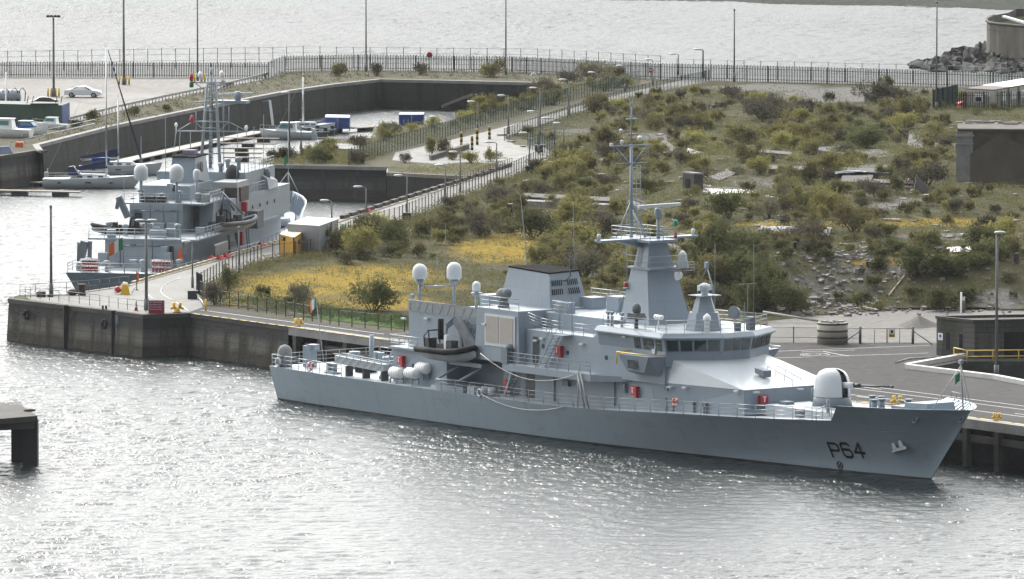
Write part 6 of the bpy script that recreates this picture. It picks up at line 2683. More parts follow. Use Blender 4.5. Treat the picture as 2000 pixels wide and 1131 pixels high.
tag(mb.build('green_bin', mat('bin_green', (.01, .13, .06), .5, .1)), 'green bin past the end of the grey container', 'bin')
mb = MB()
for c in ((500, 521), (560, 512)):
    pass
for px, py, lab in ((414, 507, 'leftmost small red barrier on the quay beside the farther ship'), (431, 507, 'large red plastic barrier block beside the farther ship'), (444, 503, 'red plastic barrier block right of the larger one beside the farther ship'), (512, 482, 'small red barrier at the quay edge before the grey container'), (720, 415, 'red barrier at the quay edge under the nearest street lamp')):
    mb = MB(local=True)
    k = .6 if px in (414, 720) else 1
    mb.loft([(-.55 * k, -.28, 0), (.55 * k, -.28, 0), (.55 * k, .28, 0), (-.55 * k, .28, 0)], [(-.5 * k, -.12, .5), (.2 * k, -.12, .35), (.2 * k, .12, .35), (-.5 * k, .12, .5)])
    o = mb.build('plastic_barrier', mat('barrier_red', (.5, .03, .05), .4, .1))
    o.location = at(px, py)
    o.rotation_euler = (0, 0, R(60))
    tag(o, lab, 'barrier')
mb = MB()
q, zz = boxpx(mb, (418, 501), (421, 503), (446, 494), 1.2)
tag(mb.build('gangway_screen', mat('grey_screen_board', (.2, .21, .21), .6, .1)), 'grey screen board at the gangway of the farther ship', 'screen')
mb = MB()
for k in range(26):
    a, b = at(258, 554).lerp(at(545, 472), k / 26), at(258, 554).lerp(at(545, 472), (k + .78) / 26)
    mb.beam(a + up * .12, b + up * .12, .3, .2)
kind(mb.build('timber_kerb', mat('pale_timber_kerb', (.40, .34, .22), .8, .2, 2)))
mb = MB()
for k in range(22):
    a, b = at(668, 428).lerp(at(1000, 324), k / 22), at(668, 428).lerp(at(1000, 324), (k + .7) / 22)
    mb.beam(a + up * .2, b + up * .2, .5, .4)
kind(mb.build('timber_edging', mat('dark_timber_edge', (.06, .05, .04), .85, .3, 2)))
# tyre fender and ladder on the pier head wall
for px, py, lab in ((57, 621, 'black tyre fender on the wall of the pier head'), (211, 617, 'dark tyre fender high on the pier wall')):
    w_ = at(px, py, 2.7)
    e0, e1 = at(18, 584), at(137, 598)
    d = (e1 - e0).normalized()
    mb = MB(local=True)
    mb.torus((0, 0, 0), .36, .15, Matrix.Rotation(R(90), 3, 'X'), 16)
    o = mb.build('tyre_fender', BLACK)
    k = ((at(px, py - 32, Z)) - e0).dot(d)
    base = e0 + d * k if px < 100 else at(px, 607, Z)
    o.location = (base.x + d.y * .45, base.y - d.x * .45, 2.75)
    o.rotation_euler = (0, 0, math.atan2(d.y, d.x))
    tag(o, lab, 'tyre')
for px, lab in ((129, 'dark timber fender post down the pier head wall'), (222, 'dark fender post with a pale ladder beside it on the pier wall')):
    p = at(px, 597 if px < 200 else 607.5)
    mb = MB()
    mb.cbox((p.x, p.y - .42, 1.6), (.45, .5, 5.0), .1)
    tag(mb.build('fender_post', mat('tarred_timber', (.022, .021, .02), .8, .3)), lab, 'post')
p = at(227, 608)
mb = MB()
for x in (0, .4):
    mb.tube((p.x + x, p.y - .6, -.5), (p.x + x, p.y - .35, 4.0), .04, 4)
for k in range(14):
    mb.tube((p.x, p.y - .55, k * .3), (p.x + .4, p.y - .55, k * .3), .03, 4)
mb.cbox((p.x + .1, p.y - .6, 3.3), (.35, .15, .8))
tag(mb.build('wall_ladder', STEEL), 'steel ladder on the pier wall below the railing', 'ladder')

# low concrete jetty at the left edge
t = thing('jetty', 'end of a concrete jetty on square piles in the left foreground', 'jetty', tuple(at(73, 812, 4.2)))
mb = MB()
q = [at(-160, 800, 4.2), at(-160, 824, 4.2), at(0, 818, 4.2), at(73, 812, 4.2), at(40, 790, 4.2), at(-160, 786, 4.2)]
mb.loft([(p.x, p.y, 3.75) for p in q], [(p.x, p.y, 4.2) for p in q])
mb.build('deck_slab', CONCD, t)
mb = MB()
a, b, c = at(-160, 824, 4.2), at(0, 818, 4.2), at(70, 812.5, 4.2)
mb.beam(Vector((a.x, a.y + .5, 3.45)), Vector((c.x - .3, c.y + .5, 3.45)), .8, .62)
mb.build('edge_beam', CONCD, t)
DARKC = mat('wet_dark_concrete', (.022, .022, .021), .75, .4, .6)
for x0, x1, dy in ((43, 72, 1.3), (15, 41, 5.5), (-70, -40, 1.6)):
    mb = MB()
    p, q_ = at(x0, 812, 4.2), at(x1, 812, 4.2)
    mb.box(p.x, q_.x, p.y + dy - 1.1, p.y + dy + 1.1, -2, 3.76)
    mb.build('pile', DARKC, t)
mb = MB(local=True)
mb.lathe([(.5, 0), (.5, .12), (.2, .2)], (0, 0, 0), 8)
o = mb.build('old_bollard', RUST)
o.location = at(58, 803, 4.2)
tag(o, 'low rusty bollard on the corner of the foreground jetty', 'bollard')

# ------------------------------------------------------------------ marina
def pontoon(label, pts_, wd, z=.55, m=WOOD):
    mb = MB()
    P3 = [at(x, y, z) for x, y in pts_]
    for a, b in zip(P3, P3[1:]):
        mb.beam(a - up * .06, b - up * .06, wd, .12)
    t = thing('pontoon', label, 'pontoon', tuple(P3[0]))
    mb.build('walkway', m, t)
    mb = MB()
    for a, b in zip(P3, P3[1:]):
        n = max(1, round((b - a).length / 5))
        for k in range(n):
            p = a.lerp(b, (k + .5) / n)
            mb.cbox((p.x, p.y, .14), (1.6, wd * .9, .62), math.atan2(b.y - a.y, b.x - a.x))
    mb.build('float', DKGREY, t)


PONT = mat('pale_pontoon_deck', (.36, .34, .31), .8, .15, 1)
pontoon('long pale main pontoon running along the marina', ((195, 331), (250, 311), (380, 283), (507, 256)), 2.2, .55, PONT)
for i, (x0, x1, y) in enumerate(((425, 545, 269), (430, 540, 279), (432, 512, 288), (434, 512, 297), (438, 508, 306))):
    pontoon('%s finger pontoon from the front of the marina' % ('fifth', 'fourth', 'third', 'second', 'first')[i], ((x0, y), (x1, y + 1)), 1.1)
pontoon('floating pontoon in front of the sailing yacht at left', ((-80, 369), (158, 374)), 1.8, .6)
pontoon('pontoon between the two blue shelters', ((620, 250), (690, 249), (790, 243), (832, 242)), 2.0)
pontoon('short pontoon beside the yacht stern', ((68, 356), (100, 354)), 1.6)


def hull_boat(mb, L_, B_, H_, sheer=.3, n=9, stern=.85):
    vs, fs = [], []
    for i in range(n + 1):
        u = i / n
        b = B_ / 2 * (stern + (1 - stern) * min(1, u * 3)) * (1 - max(0, (u - .45) / .55) ** 2.2)
        b = max(b, .02)
        x = (u - .5) * L_ + (0 if u < 1 else 0)
        zt_ = H_ * (1 + sheer * u * u)
        rk = .06 * L_ * max(0, u - .6) / .4
        for y, z, dx in ((b * .15, -.3, -rk * 1.6), (b * .75, .12, -rk), (b * .95, zt_ * .6, -rk * .3), (b, zt_, 0)):
            vs.append((x + dx, y, z))
    for i in range(n):
        for j in range(3):
            fs.append((4 * i + j, 4 * i + 4 + j, 4 * i + 5 + j, 4 * i + 1 + j))
    mb.add(vs, fs, True)
    mb.add([(x, -y, z) for x, y, z in vs], [f[::-1] for f in fs], True)
    mb.add(vs[:4] + [(x, -y, z) for x, y, z in vs[:4]][::-1], [tuple(range(8))])
    top = [vs[4 * i + 3] for i in range(n + 1)]
    return top


def yacht(label, px, py, L_, rz, mast_px, mast_top, cover=True, group=None):
    w_ = at(px, py, 0)
    t = thing('sailing_yacht', label, 'yacht', tuple(w_), rz, group)
    mb = MB(local=True)
    top = hull_boat(mb, L_, L_ * .30, 1.1, .35)
    mb.build('hull', WHITE, t)
    mb = MB(local=True)
    mb.add([(x, y, z - .03) for x, y, z in top] + [(x, -y, z - .03) for x, y, z in top[::-1]], [tuple(range(2 * len(top)))])
    mb.loft([(-.22 * L_, -.9, 1.1), (.2 * L_, -.75, 1.2), (.2 * L_, .75, 1.2), (-.22 * L_, .9, 1.1)], [(-.2 * L_, -.75, 1.65), (.14 * L_, -.5, 1.6), (.14 * L_, .5, 1.6), (-.2 * L_, .75, 1.65)])
    mb.build('deck_and_cabin', OFFW, t)
    mb = MB(local=True)
    for x in (-.12, -.02, .09):
        mb.box(x * L_ - .3, x * L_ + .3, -.93, -.80, 1.28, 1.44)
    for x in (-.33, -.05, -.02, .2):
        mb.box(x * L_ - .2, x * L_ + .2, -L_ * .152, -L_ * .12, .62, .76)
    mb.build('cabin_windows', GLASS, t)
    sc = scale_at(py, 0)
    mx = (mast_px - px) / sc / math.cos(rz)
    h = (py - mast_top) / sc
    mb = MB(local=True)
    mb.tube((mx, 0, 1.1), (mx, 0, h), .13, 7, .09)
    mb.tube((mx, 0, h), (mx, 0, h + .6), .03, 4)
    for f in (.45, .72):
        mb.tube((mx, -1.0, h * f), (mx, 1.0, h * f), .04, 4)
    mb.build('mast', ALU, t)
    mb = MB(local=True)
    for a, b in (((mx, 0, h), (-.48 * L_, 0, 1.3)), ((mx, 0, h * .95), (mx, -1.6, 1.2)), ((mx, 0, h * .95), (mx, 1.6, 1.2))):
        mb.tube(a, b, .018, 3)
    mb.build('rigging', STEEL, t)
    if cover:
        mb = MB(local=True)
        mb.loft([(mx + .1, -.14, 2.3), (mx - 4.6, -.12, 2.0), (mx - 4.6, .12, 2.0), (mx + .1, .14, 2.3)], [(mx + .1, -.06, 3.3), (mx - 4.6, -.05, 2.3), (mx - 4.6, .05, 2.3), (mx + .1, .06, 3.3)])
        mb.build('sail_cover', NAVYBLUE, t)
        mb = MB(local=True)
        mb.tube((mx, 0, 2.05), (mx - 4.6, 0, 1.85), .1, 6)
        mb.build('boom', ALU, t)
    return t, mx, h


ya, mx, h = yacht('white sailing yacht with a navy sail cover and spray hood, left of the farther ship', 180, 366, 11.8, 0, 208, 92)
mb = MB(local=True)
mb.loft([(-2.9, -1.1, 1.5), (-1.4, -1.0, 1.5), (-1.4, 1.0, 1.5), (-2.9, 1.1, 1.5)], [(-2.8, -.8, 2.5), (-2.2, -.7, 2.6), (-2.2, .7, 2.6), (-2.8, .8, 2.5)])
mb.build('spray_hood', NAVYBLUE, ya)
mb = MB(local=True)
mb.loft([(-1.55, -1.04, 1.6), (-1.25, -.9, 1.6), (-1.25, .9, 1.6), (-1.55, 1.04, 1.6)], [(-2.15, -.74, 2.5), (-2.1, -.74, 2.5), (-2.1, .74, 2.5), (-2.15, .74, 2.5)])
mb.build('hood_window', mat('clear_hood_window', (.4, .46, .5), .2, .1), ya)
mb = MB(local=True)
mb.rail([(-5.7, -1.3, 1.15), (0, -1.6, 1.25), (5.2, -.5, 1.5)], .65, 1.6, 1, .018, .02)
mb.tube((-5.4, .2, 1.2), (-5.4, .2, 2.3), .05, 4)
mb.cbox((-5.5, -.5, 1.6), (.5, .5, .6))
mb.build('guard_wires', STEEL, ya)
yb, mx2, h2 = yacht('second sailing yacht behind, its mast just right of the taller one, with a blue cover', 236, 341, 10.2, R(4), 231, 190)
mb = MB(local=True)
a, b = (mx2 - 1.2, 0, h2 * 1.55), (5.0, 0, 1.5)
w2 = Vector(yb.location)
p0, p1 = Frame((w2.x, w2.y), 4).T(211, 98, 0), Frame((w2.x, w2.y), 4).T(276, 312, 0)
mb.tube(p0, p1, .06, 6, .15)
mb.build('furled_headsail', NAVYBLUE, yb)
mb = MB(local=True)
mb.box(-3.6, -1.4, -.9, .9, 1.5, 2.1)
mb.build('cockpit_cover', BLUE, yb)
yc, mx3, h3 = yacht('small sailing boat by the motor cruiser with a single slim mast', 600, 262, 7.5, R(10), 592, 150, False)


def cruiser(label, px, py, L_, rz, z0=0.0, cab=WHITE, canopy=None, out=True, group=None):
    w_ = at(px, py, z0)
    t = thing('motor_boat', label, 'motor boat', tuple(w_), rz, group)
    k = L_ / 7
    mb = MB(local=True)
    top = hull_boat(mb, L_, 2.5 * k, .95 * k, .45)
    mb.build('hull', WHITE, t)
    mb = MB(local=True)
    mb.add([(x, y, z - .04) for x, y, z in top] + [(x, -y, z - .04) for x, y, z in top[::-1]], [tuple(range(2 * len(top)))])
    mb.build('deck', OFFW, t)
    mb = MB(local=True)
    mb.loft([(-1.5 * k, -.85 * k, .9 * k), (1.4 * k, -.8 * k, 1.0 * k), (1.4 * k, .8 * k, 1.0 * k), (-1.5 * k, .85 * k, .9 * k)], [(-1.3 * k, -.75 * k, 2.1 * k), (.5 * k, -.65 * k, 2.1 * k), (.5 * k, .65 * k, 2.1 * k), (-1.3 * k, .75 * k, 2.1 * k)])
    cb = mb.build('cabin', canopy or cab, t)
    mb = MB(local=True)
    mb.box(-1.45 * k, .7 * k, -.85 * k, .85 * k, 2.1 * k, 2.2 * k)
    mb.build('cabin_roof', WHITE, cb)
    mb = MB(local=True)
    for s_ in (-1, 1):
        mb.loft([(-1.0 * k, s_ * .86 * k, 1.45 * k), (.95 * k, s_ * .80 * k, 1.45 * k), (.95 * k, s_ * .74 * k, 1.45 * k), (-1.0 * k, s_ * .78 * k, 1.45 * k)], [(-1.0 * k, s_ * .82 * k, 1.95 * k), (.55 * k, s_ * .72 * k, 1.95 * k), (.55 * k, s_ * .64 * k, 1.95 * k), (-1.0 * k, s_ * .72 * k, 1.95 * k)])
    mb.loft([(1.2 * k, -.66 * k, 1.4 * k), (1.24 * k, -.66 * k, 1.4 * k), (1.24 * k, .66 * k, 1.4 * k), (1.2 * k, .66 * k, 1.4 * k)], [(.6 * k, -.58 * k, 2.0 * k), (.66 * k, -.58 * k, 2.0 * k), (.66 * k, .58 * k, 2.0 * k), (.6 * k, .58 * k, 2.0 * k)])
    mb.build('cabin_windows', mat('tinted_window', (.10, .25, .25), .1, .2), cb)
    mb = MB(local=True)
    mb.rail([(1.4 * k, -.95 * k, 1.15 * k), (3.0 * k, -.35 * k, 1.3 * k), (3.4 * k, 0, 1.35 * k)], .5 * k, .9, 0, .02, .02)
    mb.build('bow_rail', STEEL, t)
    if out:
        mb = MB(local=True)
        mb.loft([(-4.3 * k, -.25, .0), (-3.6 * k, -.25, .0), (-3.6 * k, .25, 0), (-4.3 * k, .25, 0)], [(-3.9 * k, -.22, 1.3 * k), (-3.4 * k, -.22, 1.5 * k), (-3.4 * k, .22, 1.5 * k), (-3.9 * k, .22, 1.3 * k)])
        mb.build('outboard', OFFW, t)
    return t


cruiser('white motor cruiser with tinted cabin windows at the end of the finger pontoons', 558, 271, 6.9, R(176))
rib('dark grey inflatable boat behind the motor cruiser', Frame((0, 0), 0), tuple(at(606, 262, .45)), R(178), 5.0, mat('grey_tube', (.13, .15, .16), .6, .2), arch=False)
rib('inflatable boat nearest the left blue shelter, with black outboard', Frame((0, 0), 0), tuple(at(622, 257, .45)), R(176), 4.6, mat('grey_blue_tube', (.16, .19, .21), .6, .2), arch=False)
for a, b, c, hgt, lab in (((635, 251), (683, 252), (684, 247), 1.45, 'blue canvas boat shelter on the left of the marina pontoon'), ((779, 245), (827, 245), (829, 241), 1.4, 'blue canvas boat shelter on the right, under the marina bank')):
    t = thing('boat_shelter', lab, 'boat shelter', tuple(at(*b, z=.55)))
    mb = MB()
    q, zz = boxpx(mb, a, b, c, hgt, .55)
    mb.build('canvas_sides', BLUE, t)
    mb = MB()
    mb.loft([(p.x, p.y, zz + hgt) for p in q], [(p.x, p.y, zz + hgt + .08) for p in q])
    mb.build('pale_roof', mat('pale_blue_roof', (.55, .62, .72), .5, .08), t)
    mb = MB()
    for u in (.2, .38, .52, .99):
        p = q[0].lerp(q[1], u)
        mb.tube((p.x, p.y - .3, .3), (p.x, p.y - .3, .55 + (1.5 if u == .52 else .8)), .06, 5)
    mb.build('mooring_posts', WOOD, t)
mb = MB()
mb.tube(at(580, 250, .9), at(634, 236, 1.3), .12, 5)
tag(mb.build('rolled_sail', BLUE), 'rolled blue sail lying beside the left boat shelter', 'sail')
mb = MB()
p, q_, r_ = at(495, 200, 3.2), at(527, 196, 3.6), at(533, 245, .4)
mb.beam(p, q_, .25, .12)
mb.beam(q_, r_, .35, .12)
tag(mb.build('wall_gangway', STEEL), 'steel gangway bent down the dark basin wall', 'gangway')
mb = MB()
for k in range(9):
    p = at(870, 208, 1.0).lerp(at(925, 186, 3.2), k / 8)
    mb.cbox(p, (.9, .9, .25), .3)
mb.beam(at(868, 206, 1.4), at(925, 184, 3.6), .3, .4)
tag(mb.build('broken_ramp', RUST), 'rusty broken ramp hanging at the end of the basin', 'ramp')

# ------------------------------------------------------------------ boat yard and car park
t = thing('shipping_container', 'dark green shipping container with a blue end in the boat yard', 'container', tuple(at(121, 247)))
mb = MB()
q, zz = boxpx(mb, (-45, 244), (121, 248), (136, 242), 2.75)
mb.build('green_sides', mat('container_green', (.03, .065, .045), .6, .15, .6, (6, 1, .2)), t)
mb = MB()
quad_on(mb, q[1], q[2], 0.02, .98, zz + .05, zz + 2.7, .04)
mb.build('blue_end', mat('container_blue', (.03, .075, .26), .5, .15), t)
mb = MB()
for px in (52, 62, 118, 108):
    p = at(px, 245)
    mb.tube((p.x, p.y + 1, zz + 2.75), (p.x + .2, p.y + 1, zz + 3.7), .05, 4)
mb.box(q[0].x + 7, q[1].x - .5, q[1].y + .3, q[1].y + 1.2, zz + 2.75, zz + 2.95)
mb.build('rusty_stands', RUST, t)


def car(label, px, py, rz, paint, L_=4.8):
    b = at(px, py)
    t = thing('parked_car', label, 'car', tuple(b), rz)
    k = L_ / 4.8
    prof = [(-2.38, .32), (-2.42, .68), (-2.25, .98), (-1.75, 1.04), (-.95, 1.38), (.1, 1.44), (.55, 1.38), (1.25, .98), (2.1, .84), (2.38, .62), (2.38, .3)]
    mb = MB(local=True)
    n = len(prof)
    rows = []
    for y, f in ((-.9, 1.0), (-.78, 1.0), (.78, 1.0), (.9, 1.0)):
        pass
    ws = [(-.91, 0), (-.72, 1), (.72, 1), (.91, 0)]
    vs = []
    for y, top in ws:
        for x, z in prof:
            zz_ = z if (top or z <= 1.0) else .98 + (z - .98) * .08
            yy = y if not top else y * (1 if z > 1.0 else 1.2)
            vs.append((x * k, yy * k, zz_ * k))
    fs = []
    for i in range(3):
        for j in range(n - 1):
            fs.append((i * n + j, i * n + j + 1, (i + 1) * n + j + 1, (i + 1) * n + j))
    fs += [tuple(range(n))[::-1], tuple(range(3 * n, 4 * n))]
    mb.add(vs, fs)
    mb.build('body', paint, t)
    mb = MB(local=True)
    for s_ in (-1, 1):
        mb.add([(-1.45 * k, s_ * .90 * k, 1.0 * k), (1.05 * k, s_ * .90 * k, 1.0 * k), (.5 * k, s_ * .76 * k, 1.33 * k), (-.85 * k, s_ * .76 * k, 1.33 * k)], [(0, 1, 2, 3)])
    mb.add([(1.22 * k, -.7 * k, 1.02 * k), (1.22 * k, .7 * k, 1.02 * k), (.62 * k, .62 * k, 1.39 * k), (.62 * k, -.62 * k, 1.39 * k)], [(0, 1, 2, 3)])
    mb.build('windows', GLASS, t)
    for x in (-1.45, 1.45):
        for s_ in (-1, 1):
            mb = MB(local=True)
            mb.lathe([(.34 * k, -.1), (.34 * k, .1)], (x * k, s_ * .84 * k, .34 * k), 16, Matrix.Rotation(R(90), 3, 'X'))
            wl = mb.build('wheel', BLACK, t)
            mb = MB(local=True)
            mb.lathe([(.22 * k, 0), (.2 * k, .03)], (x * k, s_ * (.84 + .1 * 1) * k, .34 * k), 12, Matrix.Rotation(R(90) * s_, 3, 'X'))
            mb.build('rim', STEEL, wl)
    mb = MB(local=True)
    for s_ in (-1, 1):
        mb.cbox((2.3 * k, s_ * .65 * k, .68 * k), (.14, .35, .14))
    mb.build('headlights', OFFW, t)
    return t


car('white coupe parked in the open car park', 163, 190, R(-6), mat('white_car_paint', (.75, .76, .78), .22, .03), 4.95)
car('dark hatchback half hidden behind the green container', 84, 207, R(186), mat('dark_car_paint', (.03, .035, .04), .25, .1), 4.0)
for px, py, lab in ((97, 189, 'left pair of yellow posts at the floodlight by the white car'), (112, 189, 'right pair of yellow posts at the floodlight by the white car'), (236, 165, 'left pair of yellow posts at the thick column'), (249, 165, 'right pair of yellow posts at the thick column'), (377, 160, 'left yellow posts beyond the farther mast'), (397, 160, 'right yellow posts beyond the farther mast')):
    mb = MB(local=True)
    for x in (-.22, .22):
        mb.tube((x, 0, 0), (x, 0, 1.05), .13, 8)
        mb.sphere((x, 0, 1.05), .13, n=8)
    o = mb.build('guard_posts', mat('post_yellow', (.62, .42, .03), .5, .1))
    o.location = at(px, py)
    tag(o, lab, 'guard posts')
t = thing('fuel_tank', 'silver tank with black hoses behind the green container', 'tank', tuple(at(15, 205)))
mb = MB(local=True)
mb.lathe([(.02, -2.4), (.8, -2.3), (.95, -2.1), (.95, 2.1), (.8, 2.3), (.02, 2.4)], (-.6, 0, 1.1), 18, Matrix.Rotation(R(90), 3, 'Y'))
mb.build('tank_shell', mat('dull_silver', (.30, .33, .37), .4, .1, metal=.4), t)
mb = MB(local=True)
for x in (-1.6, -.2, 1.0, 2.0):
    mb.path([(x - .5, -.9, .4), (x - .4, -.6, 1.9), (x, -.5, 2.3), (x + .4, -.7, 1.8), (x + .3, -1, .2)], .07, 6)
mb.build('hose_loops', BLACK, t)
cruiser('white boat with blue canopy cabin on the hard, fenders along its side', 55, 262, 5.4, R(-20), Z, canopy=mat('blue_canopy', (.02, .05, .24), .6, .15), out=False)
cruiser('white hull at the left edge of the boat yard', 4, 268, 7.5, R(168), Z, out=False)
cruiser('low white boat beside the blue end of the container', 98, 252, 4.8, R(165), Z, out=False)
t, _, _ = yacht('sailing boat on the hard at the left edge with a thin mast', 8, 285, 7.0, R(5), 12, 140, False)
mb = MB(local=True)
mb.loft([(-.5, -.4, 0), (.5, -.4, 0), (.5, .4, 0), (-.5, .4, 0)], [(-.45, -.35, .6), (.45, -.35, .6), (.45, .35, .6), (-.45, .35, .6)])
o = mb.build('orange_crate', ORANGE)
o.location = at(38, 287)
tag(o, 'orange crate on the wharf under the boat yard', 'crate')
mb = MB(local=True)
mb.loft([(-1.5, -.7, 0), (1.4, -.7, 0), (1.4, .7, 0), (-1.5, .7, 0)], [(-1.4, -.3, .8), (.9, -.3, .9), (.9, .3, .9), (-1.4, .3, .8)])
o = mb.build('covered_dinghy', mat('grey_blue_tarpaulin', (.16, .2, .3), .7, .25, 2))
o.location = at(4, 300)
tag(o, 'dinghy under a grey-blue cover at the left edge of the wharf', 'dinghy')
for lab, ps in (('long pale pole rail sloping down the yard wharf, upper one', ((42, 271), (185, 241))), ('lower pale pole rail sloping along the wharf edge', ((20, 286), (185, 249)))):
    mb = MB()
    P3 = pts(*ps)
    mb.tube(P3[0] + up * .5, P3[1] + up * .5, .06, 5)
    for k in range(7):
        p = P3[0].lerp(P3[1], k / 6)
        mb.tube(p, p + up * .5, .04, 4)
    tag(mb.build('wharf_rail', STEEL), lab, 'railing')

# ------------------------------------------------------------------ ramp, kerbs and structures around the turning circle
for px, py, h, lab in ((901, 288, 1.9, 'left striped barrier post at the turning circle'), (922, 293, 1.7, 'middle striped barrier post at the turning circle'), (956, 272, 1.6, 'striped post by the ramp entrance'), (932, 283, 2.0, 'black and yellow barrier pillar at the ramp')):
    mb = MB(local=True)
    for k in range(6):
        mb.m = k % 2
        mb.lathe([(.17, k * h / 6), (.17, (k + 1) * h / 6)], (0, 0, 0), 8)
    o = mb.build('striped_post', [BLACK, mat('faded_yellow', (.4, .28, .06), .7, .2)])
    o.location = at(px, py)
    tag(o, lab, 'barrier post')
mb = MB()
boxpx(mb, (838, 312), (842, 314), (917, 291), .6)
tag(mb.build('raised_kerb_island', CONCD), 'dark raised concrete island under the bushes of the turning circle', 'kerb')
mb = MB()
boxpx(mb, (618, 296), (700, 300), (702, 290), .5)
tag(mb.build('concrete_barrier', CONC), 'low concrete block wall on the scrubby dock island', 'wall')
mb = MB(local=True)
mb.cbox((0, 0, .5), (.5, .3, 1.0))
mb.cbox((.2, 0, .95), (1.0, .5, .25))
o = mb.build('rusty_cabinet', RUST)
o.location = at(708, 319)
tag(o, 'rusty cabinet among bushes on the edge of the dock island', 'cabinet')
t = thing('round_sign', 'round red and white road sign on the ramp by the upper bushes', 'sign', tuple(at(1272, 156)))
mb = MB(local=True)
mb.tube((0, 0, 0), (0, 0, 1.2), .05, 5)
mb.build('pole', LAMPG, t)
mb = MB(local=True)
Mx = Matrix.Rotation(R(90), 3, 'X')
mb.lathe([(.36, 0), (.36, .05)], (0, 0, 1.35), 16, Mx)
mb.m = 1
mb.box(-.25, .25, -.08, -.06, 1.28, 1.42)
mb.build('sign_disc', [RED, WHITE], t)
t = thing('life_ring_station', 'large red life ring disc above the palisade behind the basin', 'life ring', tuple(at(839, 139)))
mb = MB(local=True)
mb.tube((0, 0, 0), (0, 0, 1.8), .05, 5)
mb.build('pole', LAMPG, t)
mb = MB(local=True)
mb.lathe([(.42, 0), (.42, .06)], (0, 0, 2.3), 18, Mx)
mb.torus((0, -.08, 2.3), .32, .1, Mx)
mb.build('ring', RED, t)
t = thing('convex_mirror', 'round white convex mirror on a post at the end of the basin', 'mirror', tuple(at(1042, 163)))
mb = MB(local=True)
mb.tube((0, 0, 0), (0, 0, .8), .05, 5)
mb.build('pole', LAMPG, t)
mb = MB(local=True)
mb.torus((0, 0, 1.05), .36, .08, Mx)
mb.build('rim', WHITE, t)

# ------------------------------------------------------------------ right side: yard building, pit, kerbs, drum
t = thing('concrete_building', 'flat-roofed grey concrete building with slit windows at the right edge', 'building', tuple(at(1902, 701)))
BW = wall_material('building_block', (.085, .082, .075), (.12, .116, .105), (.09, .087, .08), .6, (1.2, .45))
mb = MB()
q, zz = boxpx(mb, (1829, 693), (1903, 701), (2110, 697), 3.25)
mb.build('wall', BW, t)
mb = MB()
c = sum((Vector((p.x, p.y, 0)) for p in q), Vector()) / 4
for a, b in zip(q, q[1:] + q[:1]):
    mb.beam(Vector((a.x, a.y, zz + 3.36)), Vector((b.x, b.y, zz + 3.36)), .32, .24)
mb.build('parapet', CONCD, t)
for u0, u1 in ((.26, .36), (.60, .69)):
    mb = MB()
    quad_on(mb, q[0], q[1], u0, u1, zz + .55, zz + 2.1, .02)
    mb.build('slit_window', BLACK, t)
mb = MB()
quad_on(mb, q[1], q[2], .28, .60, zz + .1, zz + 2.3, .02)
mb.build('doorway', BLACK, t)
mb = MB()
quad_on(mb, q[1], q[2], .05, .13, zz + .2, zz + 2.2, .03)
quad_on(mb, q[1], q[2], .16, .24, zz + .2, zz + 2.2, .03)
mb.build('stained_panels', mat('brown_stain_board', (.10, .085, .07), .8, .3, 1), t)
mb = MB()
quad_on(mb, q[0], q[1], .05, .17, zz + 1.35, zz + 1.98, .05)
sg = mb.build('notice', WHITE, t)
mb = MB()
quad_on(mb, q[0], q[1], .08, .14, zz + 1.6, zz + 1.85, .065)
quad_on(mb, q[0], q[1], .07, .15, zz + 1.44, zz + 1.48, .065)
mb.build('notice_symbol', mat('notice_blue', (.05, .08, .3), .5), sg)
mb = MB()
p = at(1877, 668)
mb.tube((p.x, p.y, zz), (p.x, p.y, zz + 4.5), .09, 6)
mb.build('vent_pipe', WHITE, t)
mb = MB()
mb.rail(pts((1863, 702), (1889, 708), (2090, 706)), 1.05, 2.6, 1, .045, .05)
tag(mb.build('guard_rail', mat('rail_yellow', (.62, .40, .03), .5, .1)), 'yellow guard rail in front of the concrete building', 'railing')
mb = MB()
P3 = PIT_
DARKP = mat('pit_lining', (.06, .058, .052), .85, .35, .8)
for a, b in zip(P3, P3[1:] + P3[:1]):
    mb.face((a.x, a.y, Z), (b.x, b.y, Z), (b.x, b.y, -1), (a.x, a.y, -1))
a, b, c = at(1806, 720), at(1882, 706), at(1900, 730)
mb.loft([(a.x, a.y + .3, 0), (b.x, b.y, 0), (b.x + 1.5, b.y - 5, 0), (a.x + 3, a.y - .4, 0)], [(a.x, a.y + .3, Z - .5), (b.x, b.y, Z - .9), (b.x + 1.5, b.y - 5, Z - 2.2), (a.x + 3, a.y - .4, Z - .9)])
kind(mb.build('dock_pit', DARKP))
KW = mat('whitened_kerb', (.58, .57, .54), .7, .12, 1)
for lab, ps in (('whitewashed kerb wall running back to the building', ((1771, 719), (1888, 698))), ('long whitewashed kerb wall in front of the dark pit', ((1773, 720), (1945, 741), (2120, 774)))):
    mb = MB()
    P3 = pts(*ps)
    for a, b in zip(P3, P3[1:]):
        mb.beam(a + up * .2, b + up * .2, .62, .4)
    tag(mb.build('whitened_kerb', KW), lab, 'kerb')
mb = MB()
P3 = pts((1748, 710), (1775, 702), (1800, 701), (1832, 699))
mb.path([p + up * .08 for p in P3], .09, 5)
tag(mb.build('fire_hose', mat('pale_hose', (.45, .45, .44), .6, .3, 3)), 'pale hose lying on the asphalt by the whitewashed kerb', 'hose')
mb = MB(local=True)
mb.torus((0, 0, .04), 1.3, .04, None, 24)
mb.torus((.2, .3, .05), 1.0, .04, None, 24)
mb.torus((-.3, -.3, .06), .8, .04, None, 20)
o = mb.build('coiled_line', mat('dirty_white_line', (.5, .49, .46), .8, .2))
o.location = at(1592, 694, Z + .03)
tag(o, 'coil of dirty white line on the asphalt yard', 'rope')
